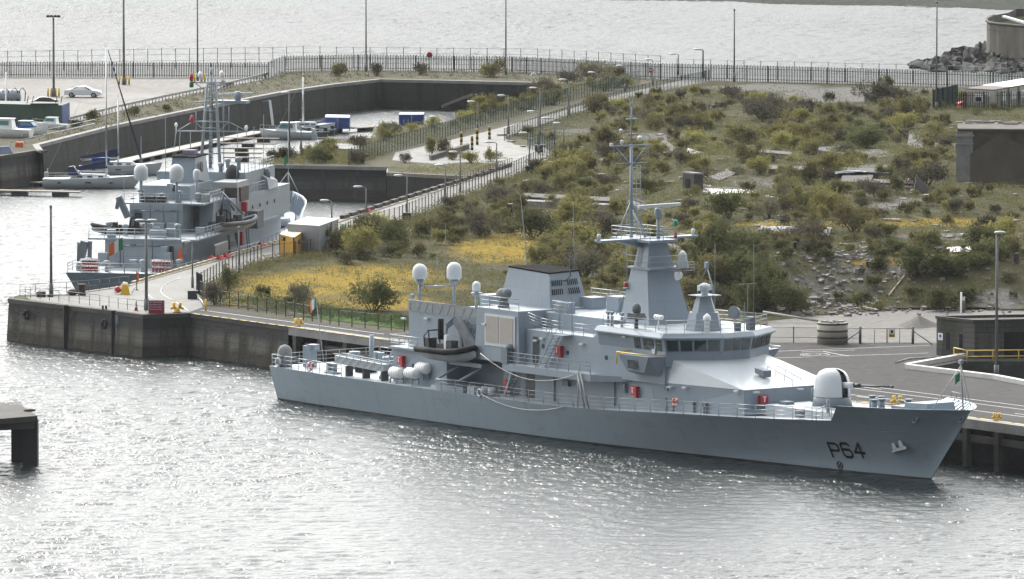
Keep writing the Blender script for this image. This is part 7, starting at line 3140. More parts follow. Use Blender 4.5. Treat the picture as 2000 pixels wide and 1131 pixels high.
t = thing('concrete_drum', 'stack of banded concrete rings like a drum at the back of the yard', 'concrete rings', tuple(at(1627, 674)))
mb = MB(local=True)
mb.lathe([(1.38, 0), (1.38, 1.95), (1.2, 1.95), (1.2, 1.6), (.02, 1.6)], (0, 1.2, 0), 28)
mb.build('rings', mat('beige_concrete', (.30, .28, .23), .8, .2, 1), t)
mb = MB(local=True)
for z in (.55, 1.15, 1.78):
    mb.lathe([(1.40, z), (1.41, z + .16)], (0, 1.2, 0), 28)
mb.build('dark_bands', CONCD, t)
mb = MB(local=True)
for k in range(16):
    a = random.uniform(0, 6.28)
    r_ = random.uniform(.2, 1.3)
    mb.cbox((r_ * math.cos(a), 1.2 + r_ * math.sin(a), 1.98), (random.uniform(.2, .7), random.uniform(.15, .4), random.uniform(.05, .16)), a)
mb.build('rubble_on_top', CONC, t)
mb = MB()
mb.tube(at(1490, 628) + up * .9, at(1598, 632) + up * .25, .12, 6)
tag(mb.build('long_pipe', mat('pale_grey_pipe', (.36, .35, .33), .7, .15)), 'long pale pipe sloping to the concrete rings', 'pipe')
mb = MB()
c = at(1795, 637)
n = 22
vs, fs = [], []
for i in range(7):
    for j in range(n):
        a = 2 * math.pi * j / n
        r_ = 2.0 * i / 6 * (1 + .12 * math.sin(3 * a + 1))
        vs.append((c.x + r_ * math.cos(a), c.y + r_ * math.sin(a) * 1.3, Z + max(0, 1.0 * (1 - i / 6) ** 1.15) + .02))
for i in range(6):
    for j in range(n):
        fs.append((i * n + j, i * n + (j + 1) % n, (i + 1) * n + (j + 1) % n, (i + 1) * n + j))
mb.add(vs, fs, True)
tag(mb.build('gravel_heap', mat('dark_gravel', (.10, .093, .085), .95, .4, 6, bump=.5, bscale=10)), 'cone of dark gravel behind the yard gate', 'gravel heap')

# portable cabin
t = thing('portable_cabin', 'long beige portable cabin with white roof behind the palisade at right', 'cabin', tuple(at(1941, 214)))
BEIGE = mat('beige_cladding', (.36, .34, .30), .6, .08, .8)
mb = MB()
q, zz = boxpx(mb, (1885, 212), (1941, 215), (2050, 196), 2.5)
mb.build('wall', BEIGE, t)
mb = MB()
e = [Vector((p.x, p.y, zz + 2.5)) for p in q]
mb.loft(e, [v + up * .16 for v in e])
mb.m = 1
mid = [e[0].lerp(e[3], .3), e[1].lerp(e[2], .3), e[2], e[3]]
mb.loft([v + up * .16 for v in mid], [v + up * .2 for v in mid])
mb.build('roof', [mat('brown_felt_roof', (.10, .085, .075), .8, .2), WHITE], t)
mb = MB()
quad_on(mb, q[0], q[1], .33, .62, zz + .95, zz + 2.0, .05)
w_ = mb.build('window', WHITE, t)
mb = MB()
quad_on(mb, q[0], q[1], .36, .59, zz + 1.02, zz + 1.6, .065)
mb.build('pane', GLASS, w_)
for u in (.12, .30, .48, .68):
    mb = MB()
    quad_on(mb, q[1], q[2], u, u + .09, zz + 1.0, zz + 2.0, .05)
    mb.build('side_window', WHITE, t)
    mb = MB()
    quad_on(mb, q[1], q[2], u + .12, u + .15, zz, zz + 2.5, .05)
    mb.build('corner_post', DKGREY, t)
mb = MB()
quad_on(mb, q[0], q[1], .66, .86, zz + 1.75, zz + 2.2, .05)
mb.build('name_board', mat('pale_sign', (.6, .63, .7), .5, .1, 3), t)
mb = MB()
boxpx(mb, (1868, 214), (1873, 216), (1884, 210), .9)
tag(mb.build('red_barrier', RED), 'red and white barrier at the left of the portable cabin', 'barrier')

# ruined stone building
t = thing('ruined_building', 'roofless ruined stone building with a pale corner pillar at the right edge', 'building', tuple(ter(1870, 352)))
RW = mat('sooty_render', (.08, .068, .052), .9, .6, .5, bump=.4, bscale=2)
mb = MB()
g0 = ter(1870, 352)
zb_ = g0.z


def gz(px, py):
    return at(px, py, zb_)


sc = scale_at(352, zb_)
q = [gz(1870, 352), gz(2120, 354), gz(2120, 340), gz(1870, 338)]
Hh = 6.1
mb.loft([(p.x, p.y, zb_ - .5) for p in q], [(p.x, p.y, zb_ + Hh - .5) for p in q])
mb.build('wall', RW, t)
mb = MB()
a, b = q[0], q[1]
quad_on(mb, a, b, -.01, .12, zb_ - .2, zb_ + 5.3, .18, .3)
mb.build('corner_pillar', mat('pale_ashlar', (.22, .22, .215), .8, .25, 1.2, bump=.3), t)
mb = MB()
quad_on(mb, a, b, -.02, .13, zb_ + 4.75, zb_ + 4.95, .30, .4)
quad_on(mb, a, b, -.02, .13, zb_ + 3.9, zb_ + 4.0, .26, .4)
mb.build('pillar_capital', mat('pale_stone_band', (.27, .27, .265), .8, .15), t)
mb = MB()
quad_on(mb, a, b, 0, 1, zb_ + 5.3, zb_ + 5.55, .22, .4)
mb.build('cornice', CONCD, t)
mb = MB()
d = b - a
n_ = Vector((d.y, -d.x, 0)).normalized()
gp = [(.10, 0), (.66, 0), (.66, 3.2), (.33, 5.3), (.10, 3.2)]
mb.loft([(*(a + d * u + n_ * .12)[:2], zb_ - .3 + z) for u, z in gp], [(*(a + d * u + n_ * .3)[:2], zb_ - .3 + z) for u, z in gp])
mb.build('gable_scar', mat('brown_render', (.105, .09, .072), .9, .3, .3), t)
mb = MB()
for k in range(30):
    u = random.random() ** 1.3
    p = q[3].lerp(q[2], u) + Vector((random.uniform(-.5, .5), random.uniform(-4, 0), 0))
    mb.cbox((p.x, p.y, zb_ + Hh - .4), (random.uniform(.4, 1.6), random.uniform(.2, .5), random.uniform(.1, .3)), random.uniform(-.4, .4))
mb.build('broken_roof_edge', CONC, t)

# fort wall and rocks across the water
t = thing('sea_fort', 'curved stone fort wall rising from rocks in the far water', 'wall', tuple(at(1930, 112, 0)))
mb = MB()
zf = 1.0
P3 = [at(x, y, zf) for x, y in ((1968, 92), (1940, 97), (1928, 104), (1926, 108), (1932, 112), (1950, 115), (2000, 120), (2100, 128), (2100, 80), (1985, 84))]
hs = [6.0] * len(P3)
cx = sum((p for p in P3), Vector()) / len(P3)
mb.loft([(p.x, p.y, -1) for p in P3], [(p.x + (cx.x - p.x) * .02, p.y, 6.3) for p in P3], False)
mb.m = 1
mb.add([(p.x, p.y, 5.2) for p in P3], [tuple(range(len(P3)))])
mb.build('wall', [mat('fort_masonry', (.13, .12, .10), .9, .35, .5, (1, 1, .3), bump=.4, bscale=2, spec=.1), mat('fort_earth', (.05, .055, .035), 1, .3, spec=0)], t)
mb = MB()
mb.path([(p.x, p.y, 6.3) for p in P3[1:8]], .22, 5)
mb.build('coping', CONCD, t)
mb = MB()
a, b = Vector(P3[2]), Vector(P3[7])
mb.beam((a.x + 3, a.y + 8, 6.2), (b.x, b.y + 4, 5.0), .6, .3)
mb.build('pale_ledge', OFFW, t)
ROCK = mat('black_wet_rock', (.016, .016, .014), .9, .5, .8, bump=.8, bscale=2)


def rock(mb, c, sx, sy, sz, seed):
    r_ = random.Random(seed)
    vs, fs = [], []
    n, m_ = 11, 6
    ph = [r_.uniform(0, 6) for _ in range(6)]
    for i in range(m_ + 1):
        for j in range(n):
            a = 2 * math.pi * j / n
            e = math.pi / 2 * i / m_
            k = 1 + .22 * math.sin(3 * a + ph[0] + 2 * e) + .16 * math.sin(5 * a + ph[1]) * math.cos(e) + r_.uniform(-.09, .09)
            vs.append((c[0] + sx * k * math.cos(a) * math.cos(e), c[1] + sy * k * math.sin(a) * math.cos(e), c[2] + sz * k * math.sin(e)))
    for i in range(m_):
        for j in range(n):
            fs.append((i * n + j, i * n + (j + 1) % n, (i + 1) * n + (j + 1) % n, (i + 1) * n + j))
    mb.add(vs, fs)


for i, (x, y, w_, h_, lab) in enumerate(((1945, 112, 70, 1.7, 'big black rock at the foot of the fort wall'), (1850, 134, 110, 1.3, 'broad black rock shelf in front of the fort'), (1800, 127, 50, .7, 'low black rocks at the tip of the reef'), (1861, 110, 26, .7, 'small lone rock in the water left of the fort'), (1915, 126, 110, 2.0, 'dark rocks between the fort and the palisade'), (1985, 136, 110, 1.6, 'dark foreshore rocks at the right edge'), (1921, 104, 26, 1.5, 'rounded black boulder beside the fort corner'))):
    mb = MB()
    c = at(x, y, 0)
    sc = scale_at(y, 0)
    for k in range(9):
        rock(mb, (c.x + random.uniform(-.5, .5) * w_ / sc, c.y + random.uniform(-4, 4), -.3), w_ / sc * random.uniform(.2, .36), random.uniform(3, 7), h_ * random.uniform(.5, 1.05) + .3, i * 20 + k)
    tag(mb.build('rocks', ROCK), lab, 'rocks')

# ------------------------------------------------------------------ ruins and rubbish in the field
def fbox(name, a, b, c, h, m, label, cat):
    mb = MB()
    boxpx(mb, a, b, c, h, ground=lambda p: ter(*p) - up * .1)
    return tag(mb.build(name, m), label, cat)


t = thing('concrete_hut', 'small dark concrete hut with a doorway in the middle of the field', 'hut', tuple(ter(1345, 378)))
mb = MB()
g = lambda p: ter(*p) - up * .1
A_, B_, C_ = g((1332, 376)), g((1356, 377)), g((1374, 372))
D_ = A_ + C_ - B_
zz = B_.z
qq = [A_, B_, C_, D_]
cc = sum(qq, Vector()) / 4
mb.loft([(p.x, p.y, zz) for p in qq], [(cc.x + (p.x - cc.x) * .9, cc.y + (p.y - cc.y) * .9, zz + 2.1) for p in qq])
mb.build('wall', CONCD, t)
mb = MB()
quad_on(mb, A_, B_, .3, .62, zz + .1, zz + 1.55, .06)
mb.build('doorway', BLACK, t)
mb = MB()
mb.loft([(cc.x + (p.x - cc.x) * 1.0, cc.y + (p.y - cc.y) * 1.0, zz + 2.1) for p in qq], [(cc.x + (p.x - cc.x) * 1.0, cc.y + (p.y - cc.y) * 1.0, zz + 2.25) for p in qq])
mb.build('roof', CONC, t)
for args in (('foundation', (990, 402), (1205, 406), (1206, 400), .75, CONC, 'long low broken concrete wall left of the nearer mast', 'wall'), ('foundation', (1225, 412), (1375, 417), (1376, 408), .9, CONCD, 'dark foundation wall behind the radar of the nearer ship', 'wall'),
             ('foundation', (1240, 396), (1400, 399), (1402, 394), .45, CONCD, 'low rusty-topped foundation in front of the concrete hut', 'wall'), ('foundation', (990, 425), (1000, 426), (1003, 422), 1.6, RUST, 'upright rusty stub in the scrub left of the nearer mast', 'stub'),
             ('concrete_slab', (1370, 366), (1440, 368), (1470, 350), .3, CONC, 'tilted grey slabs right of the concrete hut', 'slab'), ('concrete_slab', (1385, 352), (1405, 354), (1440, 340), .5, CONCD, 'dark broken slab edge behind the hut', 'slab'),
             ('concrete_block', (1282, 303), (1305, 305), (1320, 297), 1.1, CONCD, 'dark concrete block among bushes right of the pole mast', 'block'), ('concrete_block', (1340, 305), (1372, 306), (1375, 302), .3, CONC, 'flat pale slab right of the dark block', 'slab'),
             ('foundation', (1640, 360), (1700, 362), (1706, 350), .6, CONCD, 'dark collapsed foundation under grey sheeting', 'wall'), ('foundation', (1700, 363), (1790, 366), (1795, 358), .5, CONCD, 'dark low foundation left of the triangular ruin', 'wall'),
             ('foundation', (1480, 452), (1620, 460), (1625, 452), .5, CONC, 'long grey ground slab with dark edge in the field', 'slab'), ('black_container', (1823, 494), (1840, 496), (1848, 492), .75, BLACK, 'black tank box on the white puddle', 'box'),
             ('black_container', (1898, 498), (1930, 500), (1934, 495), .85, BLACK, 'wide black tank box right of the puddle', 'box'), ('black_container', (1845, 513), (1876, 516), (1884, 508), .7, BLACK, 'low black box in front of the puddle', 'box'),
             ('black_container', (1692, 512), (1716, 516), (1726, 508), .9, BLACK, 'black covered box at the top of the rubble bank', 'box'), ('rust_post', (1877, 580), (1884, 581), (1887, 578), 1.2, RUST, 'rusty upright plate on the bank above the concrete building', 'plate'),
             ('rust_post', (1980, 515), (1988, 516), (1991, 513), 1.1, RUST, 'rusty stub at the right edge of the bank', 'plate'), ('foundation', (1640, 500), (1690, 503), (1692, 499), .2, CONC, 'thin pale slab above the rubble bank', 'slab'),
             ('foundation', (1620, 305), (1660, 308), (1664, 300), .7, CONCD, 'dark ruin edge in the far scrub', 'wall'), ('foundation', (1770, 292), (1865, 296), (1868, 286), .9, CONCD, 'dark sloping ruin left of the roofless building', 'wall'),
             ('foundation', (1760, 462), (1990, 466), (1992, 462), .22, CONCD, 'thin dark kerb line across the right of the field', 'kerb'), ('concrete_block', (1170, 320), (1190, 322), (1196, 318), .6, CONCD, 'small dark block in bushes left of the pole mast', 'block'),
             ('foundation', (1395, 495), (1445, 497), (1447, 492), .5, CONCD, 'dark low block right of the bridge mast', 'block'), ('foundation', (1230, 462), (1290, 465), (1292, 459), .4, CONC, 'pale slab behind the mast of the nearer ship', 'slab'), ('foundation', (1005, 399), (1190, 403), (1192, 398), 1.0, CONCD, 'dark long foundation left of the pole mast', 'wall'), ('foundation', (1481, 312), (1545, 314), (1547, 308), 1.0, CONCD, 'dark foundation edge right of the dark block', 'wall'), ('foundation', (1598, 310), (1655, 312), (1657, 306), 1.1, CONCD, 'dark foundation piece left of the far dark bush', 'wall'), ('foundation', (1605, 345), (1736, 350), (1738, 342), .8, CONCD, 'long dark foundation above the roofing sheets', 'wall'), ('foundation', (1509, 464), (1620, 468), (1622, 462), .7, CONCD, 'dark footing under the rusty machine', 'wall'), ('foundation', (1300, 490), (1345, 492), (1347, 486), .9, CONCD, 'dark low footing right of the mast tower', 'wall'), ('foundation', (1372, 512), (1428, 514), (1430, 508), .9, CONCD, 'dark footing behind the small radome of the mast', 'wall'), ('foundation', (1650, 430), (1692, 432), (1694, 427), .8, CONCD, 'dark stub of footing by the mossy strip', 'wall'), ('foundation', (1500, 340), (1600, 344), (1602, 337), .7, CONCD, 'dark broken footing in the middle of the far scrub', 'wall')):
    fbox(*args)
# rusty winch frame
t = thing('rusty_machine', 'rusty machine frame with two uprights in the field', 'machine', tuple(ter(1570, 482)))
mb = MB()
g = ter(1545, 482)
for px, hgt in ((1541, 1.3), (1580, 1.4), (1552, .6)):
    p = ter(px, 482)
    mb.cbox((p.x, p.y, p.z + hgt / 2), (.35, .5, hgt))
a, b = ter(1538, 481), ter(1586, 482)
mb.beam(a + up * .5, b + up * .55, .5, .7)
mb.beam(a + up * .6 + Vector((-1, 0, -.6)), a + up * .9, .3, .3)
mb.beam(b + up * .9, b + Vector((1.4, 0, .1)), .3, .3)
mb.build('frame', RUST, t)
# triangular ruin
mb = MB()
a, b, c = ter(1762, 377), ter(1832, 378), ter(1790, 377.5)
mb.loft([(a.x + 1.2, a.y, a.z - .3), (b.x, b.y, a.z - .3), (c.x, a.y, a.z + 1.9)], [(a.x + 1.2, a.y + 1.5, a.z - .3), (b.x, b.y + 1.5, a.z - .3), (c.x, a.y + .6, a.z + 1.9)])
tag(mb.build('gable_ruin', CONCD), 'dark triangular ruin standing in the scrub', 'ruin')
for a, b, r_, lab in (((1750, 372), (1776, 352), .05, 'pale plank leaning on the triangular ruin'), ((1736, 530), (1800, 505), .06, 'long straight orange-tipped beam lying on the field'), ((1520, 392), (1545, 412), .06, 'thin bent pale stick in the right scrub'), ((1683, 603), (1708, 608), .1, 'short pale beam at the foot of the rubble bank'), ((1840, 282), (1865, 272), .1, 'upper pale timber beside the roofless building'), ((1835, 290), (1866, 278), .1, 'lower pale timber beside the roofless building')):
    mb = MB()
    pa, pb = ter(*a), ter(*b)
    mb.beam(pa + up * .15, pb + up * (.15 if a[0] != 1745 else 1.2), r_ * 2, r_ * 2)
    tag(mb.build('loose_timber', mat('bleached_timber', (.38, .32, .24), .8, .15)), lab, 'timber')
t = MB()
for k in range(7):
    p = ter(1625 + k * 8, 352 - k * .6)
    t.cbox(p + up * (.75 + .05 * (k % 3)), (1.1, 2.2, .04), .2 * k, None)
tag(t.build('corrugated_sheets', mat('grey_sheet_iron', (.34, .35, .37), .5, .2, 2)), 'crumpled grey roofing sheets lying on the dark foundation', 'sheets')
for a, rx, ry, lab in (((1880, 492), 96, 3.6, 'puddle'), ((1430, 378), 70, 4.0, 'puddle')):
    mb = MB()
    ps = []
    for k in range(28):
        an = 2 * math.pi * k / 28
        j = 1 + .22 * math.sin(3 * an + 1) + .12 * math.sin(5 * an)
        p = ter(a[0] + rx * j * math.cos(an), a[1] + ry * j * math.sin(an))
        ps.append(p)
    zc = ter(*a).z + .16
    mb.add([(p.x, p.y, zc) for p in ps], [tuple(range(28))])
    kind(mb.build('puddle', mat('shallow_puddle', (.10, .10, .095), .16, .1, 1)))
# loose rubble on the bank: uncountable
mb = MB()
for k in range(900):
    px, py = random.gauss(1640, 55), random.gauss(562, 32)
    if k % 4 == 0:
        px, py = random.uniform(1500, 1995), random.uniform(500, 618)
    if py > 618 or py < 490:
        continue
    p = ter(px, py)
    s_ = random.uniform(.12, .5) * random.uniform(.5, 1)
    M = Matrix.Rotation(random.uniform(0, 6), 3, 'Z') @ Matrix.Rotation(random.uniform(-.5, .5), 3, 'X')
    mb.cbox(p + up * s_ * .2, (s_ * random.uniform(.8, 2), s_, s_ * random.uniform(.4, .9)), 0, M)
kind(mb.build('rubble', mat('broken_concrete', (.22, .205, .195), .9, .4, 1.5)), 'stuff', 'grey broken concrete rubble spread over the bank behind the yard', 'rubble')
mb = MB()
for k in range(420):
    px, py = random.uniform(980, 1990), random.uniform(230, 480)
    p = ter(px, py)
    s_ = random.uniform(.12, .5)
    mb.cbox(p + up * s_ * .15, (s_ * random.uniform(1, 4), s_ * random.uniform(.6, 2), s_ * .4), random.uniform(0, 6))
kind(mb.build('debris', mat('scattered_debris', (.26, .24, .22), .9, .6, .3)), 'stuff', 'scattered debris lying in the derelict field', 'debris')
# ------------------------------------------------------------------ vegetation
def leaf_mat(name, c1, c2, trans=.35):
    m = bpy.data.materials.new(name)
    m.use_nodes = True
    nt = m.node_tree
    nt.nodes.remove(nt.nodes['Principled BSDF'])
    out = nt.nodes['Material Output']
    g = nt.nodes.new('ShaderNodeNewGeometry')
    oi = nt.nodes.new('ShaderNodeObjectInfo')
    n1 = noise(nt, g.outputs['Position'], .9, 3, .6)
    c = mixnode(nt, c1, c2, ramp(nt, n1, .36, .64))
    c = mixnode(nt, c, tuple(x * .7 for x in c1), ramp(nt, g.outputs['Random Per Island'], .4, 1.0, 0, .6))
    hs = nt.nodes.new('ShaderNodeHueSaturation')
    nt.links.new(c, hs.inputs['Color'])
    nt.links.new(ramp(nt, oi.outputs['Random'], 0, 1, .72, 1.25), hs.inputs['Value'])
    nt.links.new(ramp(nt, oi.outputs['Random'], 0, 1, .488, .512), hs.inputs['Hue'])
    d = nt.nodes.new('ShaderNodeBsdfDiffuse')
    t = nt.nodes.new('ShaderNodeBsdfTranslucent')
    nt.links.new(hs.outputs[0], d.inputs[0])
    nt.links.new(hs.outputs[0], t.inputs[0])
    mx = nt.nodes.new('ShaderNodeMixShader')
    mx.inputs[0].default_value = trans
    nt.links.new(d.outputs[0], mx.inputs[1])
    nt.links.new(t.outputs[0], mx.inputs[2])
    nt.links.new(mx.outputs[0], out.inputs[0])
    return m


KINDS = {
    'olive': leaf_mat('olive_leaves', (.165, .155, .07), (.235, .215, .10)),
    'twig': leaf_mat('grey_brown_twigs', (.15, .138, .098), (.20, .185, .13), .2),
    'lime': leaf_mat('yellow_green_leaves', (.215, .21, .075), (.31, .29, .11), .45),
    'dark': leaf_mat('dark_green_leaves', (.105, .115, .05), (.165, .172, .075), .3),
}
STEMM = mat('shrub_stems', (.075, .062, .045), .9, .3, 3)


def quads(centers, size, up_bias, r):
    n = len(centers)
    d = r.normal(size=(n, 3))
    d[:, 2] += up_bias
    d /= np.linalg.norm(d, axis=1)[:, None]
    e = r.normal(size=(n, 3))
    e -= (e * d).sum(1)[:, None] * d
    e /= np.linalg.norm(e, axis=1)[:, None]
    s = size * r.uniform(.55, 1.4, n)[:, None]
    a = d * s
    b = e * s * .34
    return np.stack([centers - a, centers + b * 1.0, centers + a, centers - b], 1).reshape(-1, 3)


def shrub_mesh(seed, wd, ht, nleaf, size, up_bias, nst):
    r = np.random.default_rng(seed)
    nl = r.integers(5, 9)
    lobes = []
    for k in range(nl):
        a, q = r.uniform(0, 6.283), r.uniform(.1, .72)
        lobes.append((q * wd / 2 * math.cos(a), q * wd / 2 * math.sin(a), ht * r.uniform(.22, .62), wd * r.uniform(.17, .29), ht * r.uniform(.24, .38)))
    cs = []
    per = nleaf // nl
    for (x, y, z, rx, rz_) in lobes:
        v = r.normal(size=(per, 3))
        v /= np.linalg.norm(v, axis=1)[:, None]
        rad = r.uniform(.25, 1.12, per) ** .6
        c = v * rad[:, None] * np.array([rx, rx, rz_]) + np.array([x, y, z])
        cs.append(c)
    # wispy shoots that break the outline
    for k in range(int(nl * 13)):
        x, y, z, rx, rz_ = lobes[r.integers(nl)]
        a = r.uniform(0, 6.283)
        q_ = r.uniform(.2, 1.05)
        tip = np.array([x + math.cos(a) * rx * q_, y + math.sin(a) * rx * q_, z + rz_ * r.uniform(.9, 2.1) * (1.15 - .4 * q_)])
        u = r.uniform(.3, 1, 12)[:, None]
        cs.append(np.array([x, y, z]) * (1 - u) + tip * u + r.normal(size=(12, 3)) * .05)
    c = np.concatenate(cs)
    c = c[c[:, 2] > .05]
    v = quads(c, size, up_bias, r)
    me = bpy.data.meshes.new('foliage')
    n = len(c)
    me.from_pydata(v.tolist(), [], np.arange(4 * n).reshape(-1, 4).tolist())
    st = MB(local=True)
    for k in range(nst):
        x, y, z, rx, rz_ = lobes[k % nl]
        st.path([(x * .15, y * .15, -.1), (x * .6, y * .6, z * .55), (x + r.uniform(-.2, .2), y + r.uniform(-.2, .2), z + rz_ * .6)], .045, 4, .012)
    return me, st


PROTO = {}
for kd, n, size, ub, nst in (('olive', 4, .105, 1.3, 10), ('twig', 3, .095, 2.2, 14), ('lime', 3, .10, 1.3, 8), ('dark', 3, .105, .8, 9)):
    for k in range(n):
        me, st = shrub_mesh(hash((n, k)) % 1000 + k * 17 + len(kd), 3.0, 2.0, 1750, size, ub, nst)
        me.materials.append(KINDS[kd])
        root = thing('shrub', 'x', 'shrub')
        fo = bpy.data.objects.new('foliage', me)
        COL.objects.link(fo)
        fo.parent = root
        st.build('stems', STEMM, root, recalc=False)
        PROTO.setdefault(kd, []).append(root)
LAB = {'olive': 'olive-green scrub bush, one of many in the derelict field', 'twig': 'grey-brown twiggy bush, one of many in the derelict field', 'lime': 'fresh yellow-green bush, one of many in the derelict field', 'dark': 'dark green leafy bush, one of many in the derelict field'}
nshrub = 0


def shrub(kd, loc, wd, ht, label=None, group=None):
    global nshrub
    p = random.choice(PROTO[kd])
    o = dup(p, loc, random.uniform(0, 6.28), label or LAB[kd], (wd / 3.0, wd / 3.0, ht / 2.0))
    if label and not group:
        if 'group' in o:
            del o['group']
    else:
        o['group'] = group or 'scrub bushes in the derelict field'
    nshrub += 1
    return o


HERO = (('dark', 728, 607, 105, 56, 'big rounded dark bush standing on the moss behind the nearer ship'), ('twig', 580, 598, 62, 42, 'rounded grey bush on the left of the moss, behind the stern flag'), ('dark', 446, 568, 44, 46, 'bush standing at the bend of the field fence'),
        ('twig', 420, 594, 60, 40, 'low grey bush at the corner of the field fence'), ('olive', 610, 616, 46, 30, 'small green bush behind the quayside fence posts'), ('dark', 1424, 428, 100, 50, 'big round dark green bush below the concrete hut'), ('dark', 620, 475, 46, 40, 'leafy bush against the generator'),
        ('lime', 700, 500, 90, 55, 'bright green bush right of the grey container'), ('olive', 660, 492, 60, 46, 'bush by the near end of the grey container'), ('dark', 768, 488, 80, 50, 'dark bush in the green clump behind the radomes'), ('olive', 850, 462, 90, 48, 'wide bush at the roadside behind the radomes'),
        ('twig', 940, 462, 90, 50, 'grey thorny bush beside the second moss patch'), ('lime', 846, 303, 44, 34, 'yellow-green bush on the raised island of the turning circle'), ('twig', 868, 302, 36, 32, 'bare brown bush beside the yellow-green one on the turning circle'), ('dark', 1690, 290, 66, 34, 'dark heap of bush in the far right scrub'),
        ('dark', 1732, 172, 34, 24, 'bush alone against the palisade fence at the far right'), ('lime', 1530, 292, 60, 34, 'yellow-green bush left of the dark heap in the far scrub'), ('dark', 1550, 612, 100, 55, 'leafy green bush at the foot of the rubble bank'), ('dark', 1480, 610, 110, 80, 'dark mass of bush on the bank behind the bridge'),
        ('dark', 1840, 606, 80, 40, 'green bush on the bank above the concrete building'), ('dark', 1392, 560, 110, 80, 'dark tall bush behind the director tower of the nearer ship'))
for kd, px, py, w_, h_, lab in HERO:
    isl = lab.endswith('turning circle')
    p = at(px, py) if isl else ter(px, py)
    s_ = scale_at(py, p.z)
    shrub(kd, p, w_ / s_, h_ / s_, lab)

DENS = [(760, 465, 130, 60, 1.0), (930, 440, 110, 45, 1.0), (1000, 400, 110, 35, .8), (1120, 330, 120, 40, 1.3), (1080, 300, 60, 30, 1.0), (1260, 340, 110, 40, 1.2), (1400, 310, 120, 40, 1.1), (1560, 290, 120, 40, 1.1), (1700, 255, 160, 45, 1.2), (1450, 225, 220, 35, 1.2), (1260, 220, 110, 30, 1.1),
        (1850, 230, 130, 30, 1.0), (1180, 420, 120, 40, .7), (1350, 480, 150, 30, .8), (1620, 400, 120, 40, 1.1), (1900, 400, 130, 45, 1.3), (1760, 330, 90, 30, .8), (1500, 430, 100, 30, .7), (1400, 560, 90, 55, 1.5), (1540, 520, 70, 50, 1.1), (1780, 570, 130, 40, 1.1), (1920, 540, 100, 40, 1.1), (1700, 470, 70, 20, .8),
        (450, 590, 60, 20, .7), (1130, 470, 80, 40, .7), (1150, 520, 90, 40, .8), (1230, 560, 90, 40, .8), (560, 530, 60, 14, .5), (1890, 460, 120, 20, .5), (1590, 190, 200, 14, .5), (1330, 240, 120, 30, 1.0), (1040, 360, 80, 25, .8)]


def kind_at(px, py):
    u = random.random()
    if py > 490 and px > 1300:
        return 'dark' if u < .5 else 'olive' if u < .8 else 'twig'
    if 1030 < px < 1620 and 235 < py < 345:
        return 'lime' if u < .42 else 'olive' if u < .8 else 'twig'
    if py < 240:
        return 'twig' if u < .45 else 'olive' if u < .85 else 'lime'
    if px < 1000:
        return 'olive' if u < .4 else 'dark' if u < .65 else 'lime' if u < .8 else 'twig'
    return 'olive' if u < .45 else 'twig' if u < .75 else 'lime' if u < .9 else 'dark'


placed = [(h[1], h[2] - 8, h[3] * .5) for h in HERO]
tries = 0
while nshrub < 262 and tries < 40000:
    tries += 1
    cx, cy, rx, ry, wgt = random.choices(DENS, [d[2] * d[3] * d[4] for d in DENS])[0]
    px, py = cx + rx * random.gauss(0, .6), cy + ry * random.gauss(0, .6)
    if not (395 < px < 2040 and 168 < py < 616):
        continue
    p = ter(px, py)
    if not bool(inside(np.array([p.x]), np.array([p.y]), FW)[0]) or not bool(inside(np.array([p.x - 1.2]), np.array([p.y]), FW)[0]):
        continue
    a = np.array([px]), np.array([py])
    if mask(*a, BARE)[0] > .45 or (mask(*a, MOSS)[0] > .55 and random.random() < .93):
        continue
    if 1860 < px and 225 < py < 358:
        continue
    s_ = scale_at(py, p.z)
    wd = random.choice((random.uniform(1.5, 3), random.uniform(2.5, 6.2)))
    if any(((px - q[0]) / ((q[2] + wd * s_ / 2) * .45)) ** 2 + ((py - q[1]) / 7) ** 2 < 1 for q in placed):
        continue
    placed.append((px, py, wd * s_ / 2))
    shrub(kind_at(px, py), p, wd, min(2.6, wd * random.uniform(.32, .6)))
# bushes on the dock island and along the bank between basin and ramp
ISL = 'olive and brown bush on the scrubby bank between marina and ramp road'
for i in range(64):
    if i < 20:
        px, py = random.uniform(530, 700), random.uniform(290, 318)
        if py < 305 and px < 600:
            py = 312
    else:
        u = random.random()
        px = 720 + 520 * u
        py = 285 - 118 * u - random.uniform(0, 20) * (1 if u < .75 else .6)
    wd = random.uniform(1.6, 3.2)
    o = shrub(random.choice(['olive', 'olive', 'twig', 'lime', 'dark' if i < 20 else 'olive']), at(px, py), wd, wd * random.uniform(.4, .7), ISL if i >= 20 else 'olive and brown bush among others at the end of the dock island', 'bushes around the marina')
for px, py, w_, h_, kd in ((662, 148, 44, 26, 'olive'), (737, 148, 34, 26, 'twig'), (820, 146, 40, 22, 'twig'), (962, 150, 58, 32, 'olive'), (1150, 158, 90, 34, 'twig'), (1200, 152, 60, 24, 'olive'), (1110, 165, 60, 24, 'twig'), (1060, 182, 70, 26, 'twig'), (1075, 205, 60, 28, 'olive'), (440, 170, 34, 12, 'olive'), (180, 236, 40, 20, 'dark'), (262, 226, 34, 18, 'dark'), (325, 218, 24, 14, 'dark'), (150, 246, 40, 12, 'dark'), (700, 320, 40, 24, 'twig'), (885, 312, 40, 24, 'olive'), (920, 318, 50, 22, 'lime'), (960, 315, 40, 24, 'olive'), (790, 318, 30, 18, 'twig')):
    p = at(px, py)
    s_ = scale_at(py)
    shrub(kd, p, w_ / s_, h_ / s_, 'wild bush on the strip of rough ground along basin wall and palisade', 'bushes around the basin wall')
for ps in PROTO.values():
    for r_ in ps:
        for c in list(r_.children):
            bpy.data.objects.remove(c)
        bpy.data.objects.remove(r_)


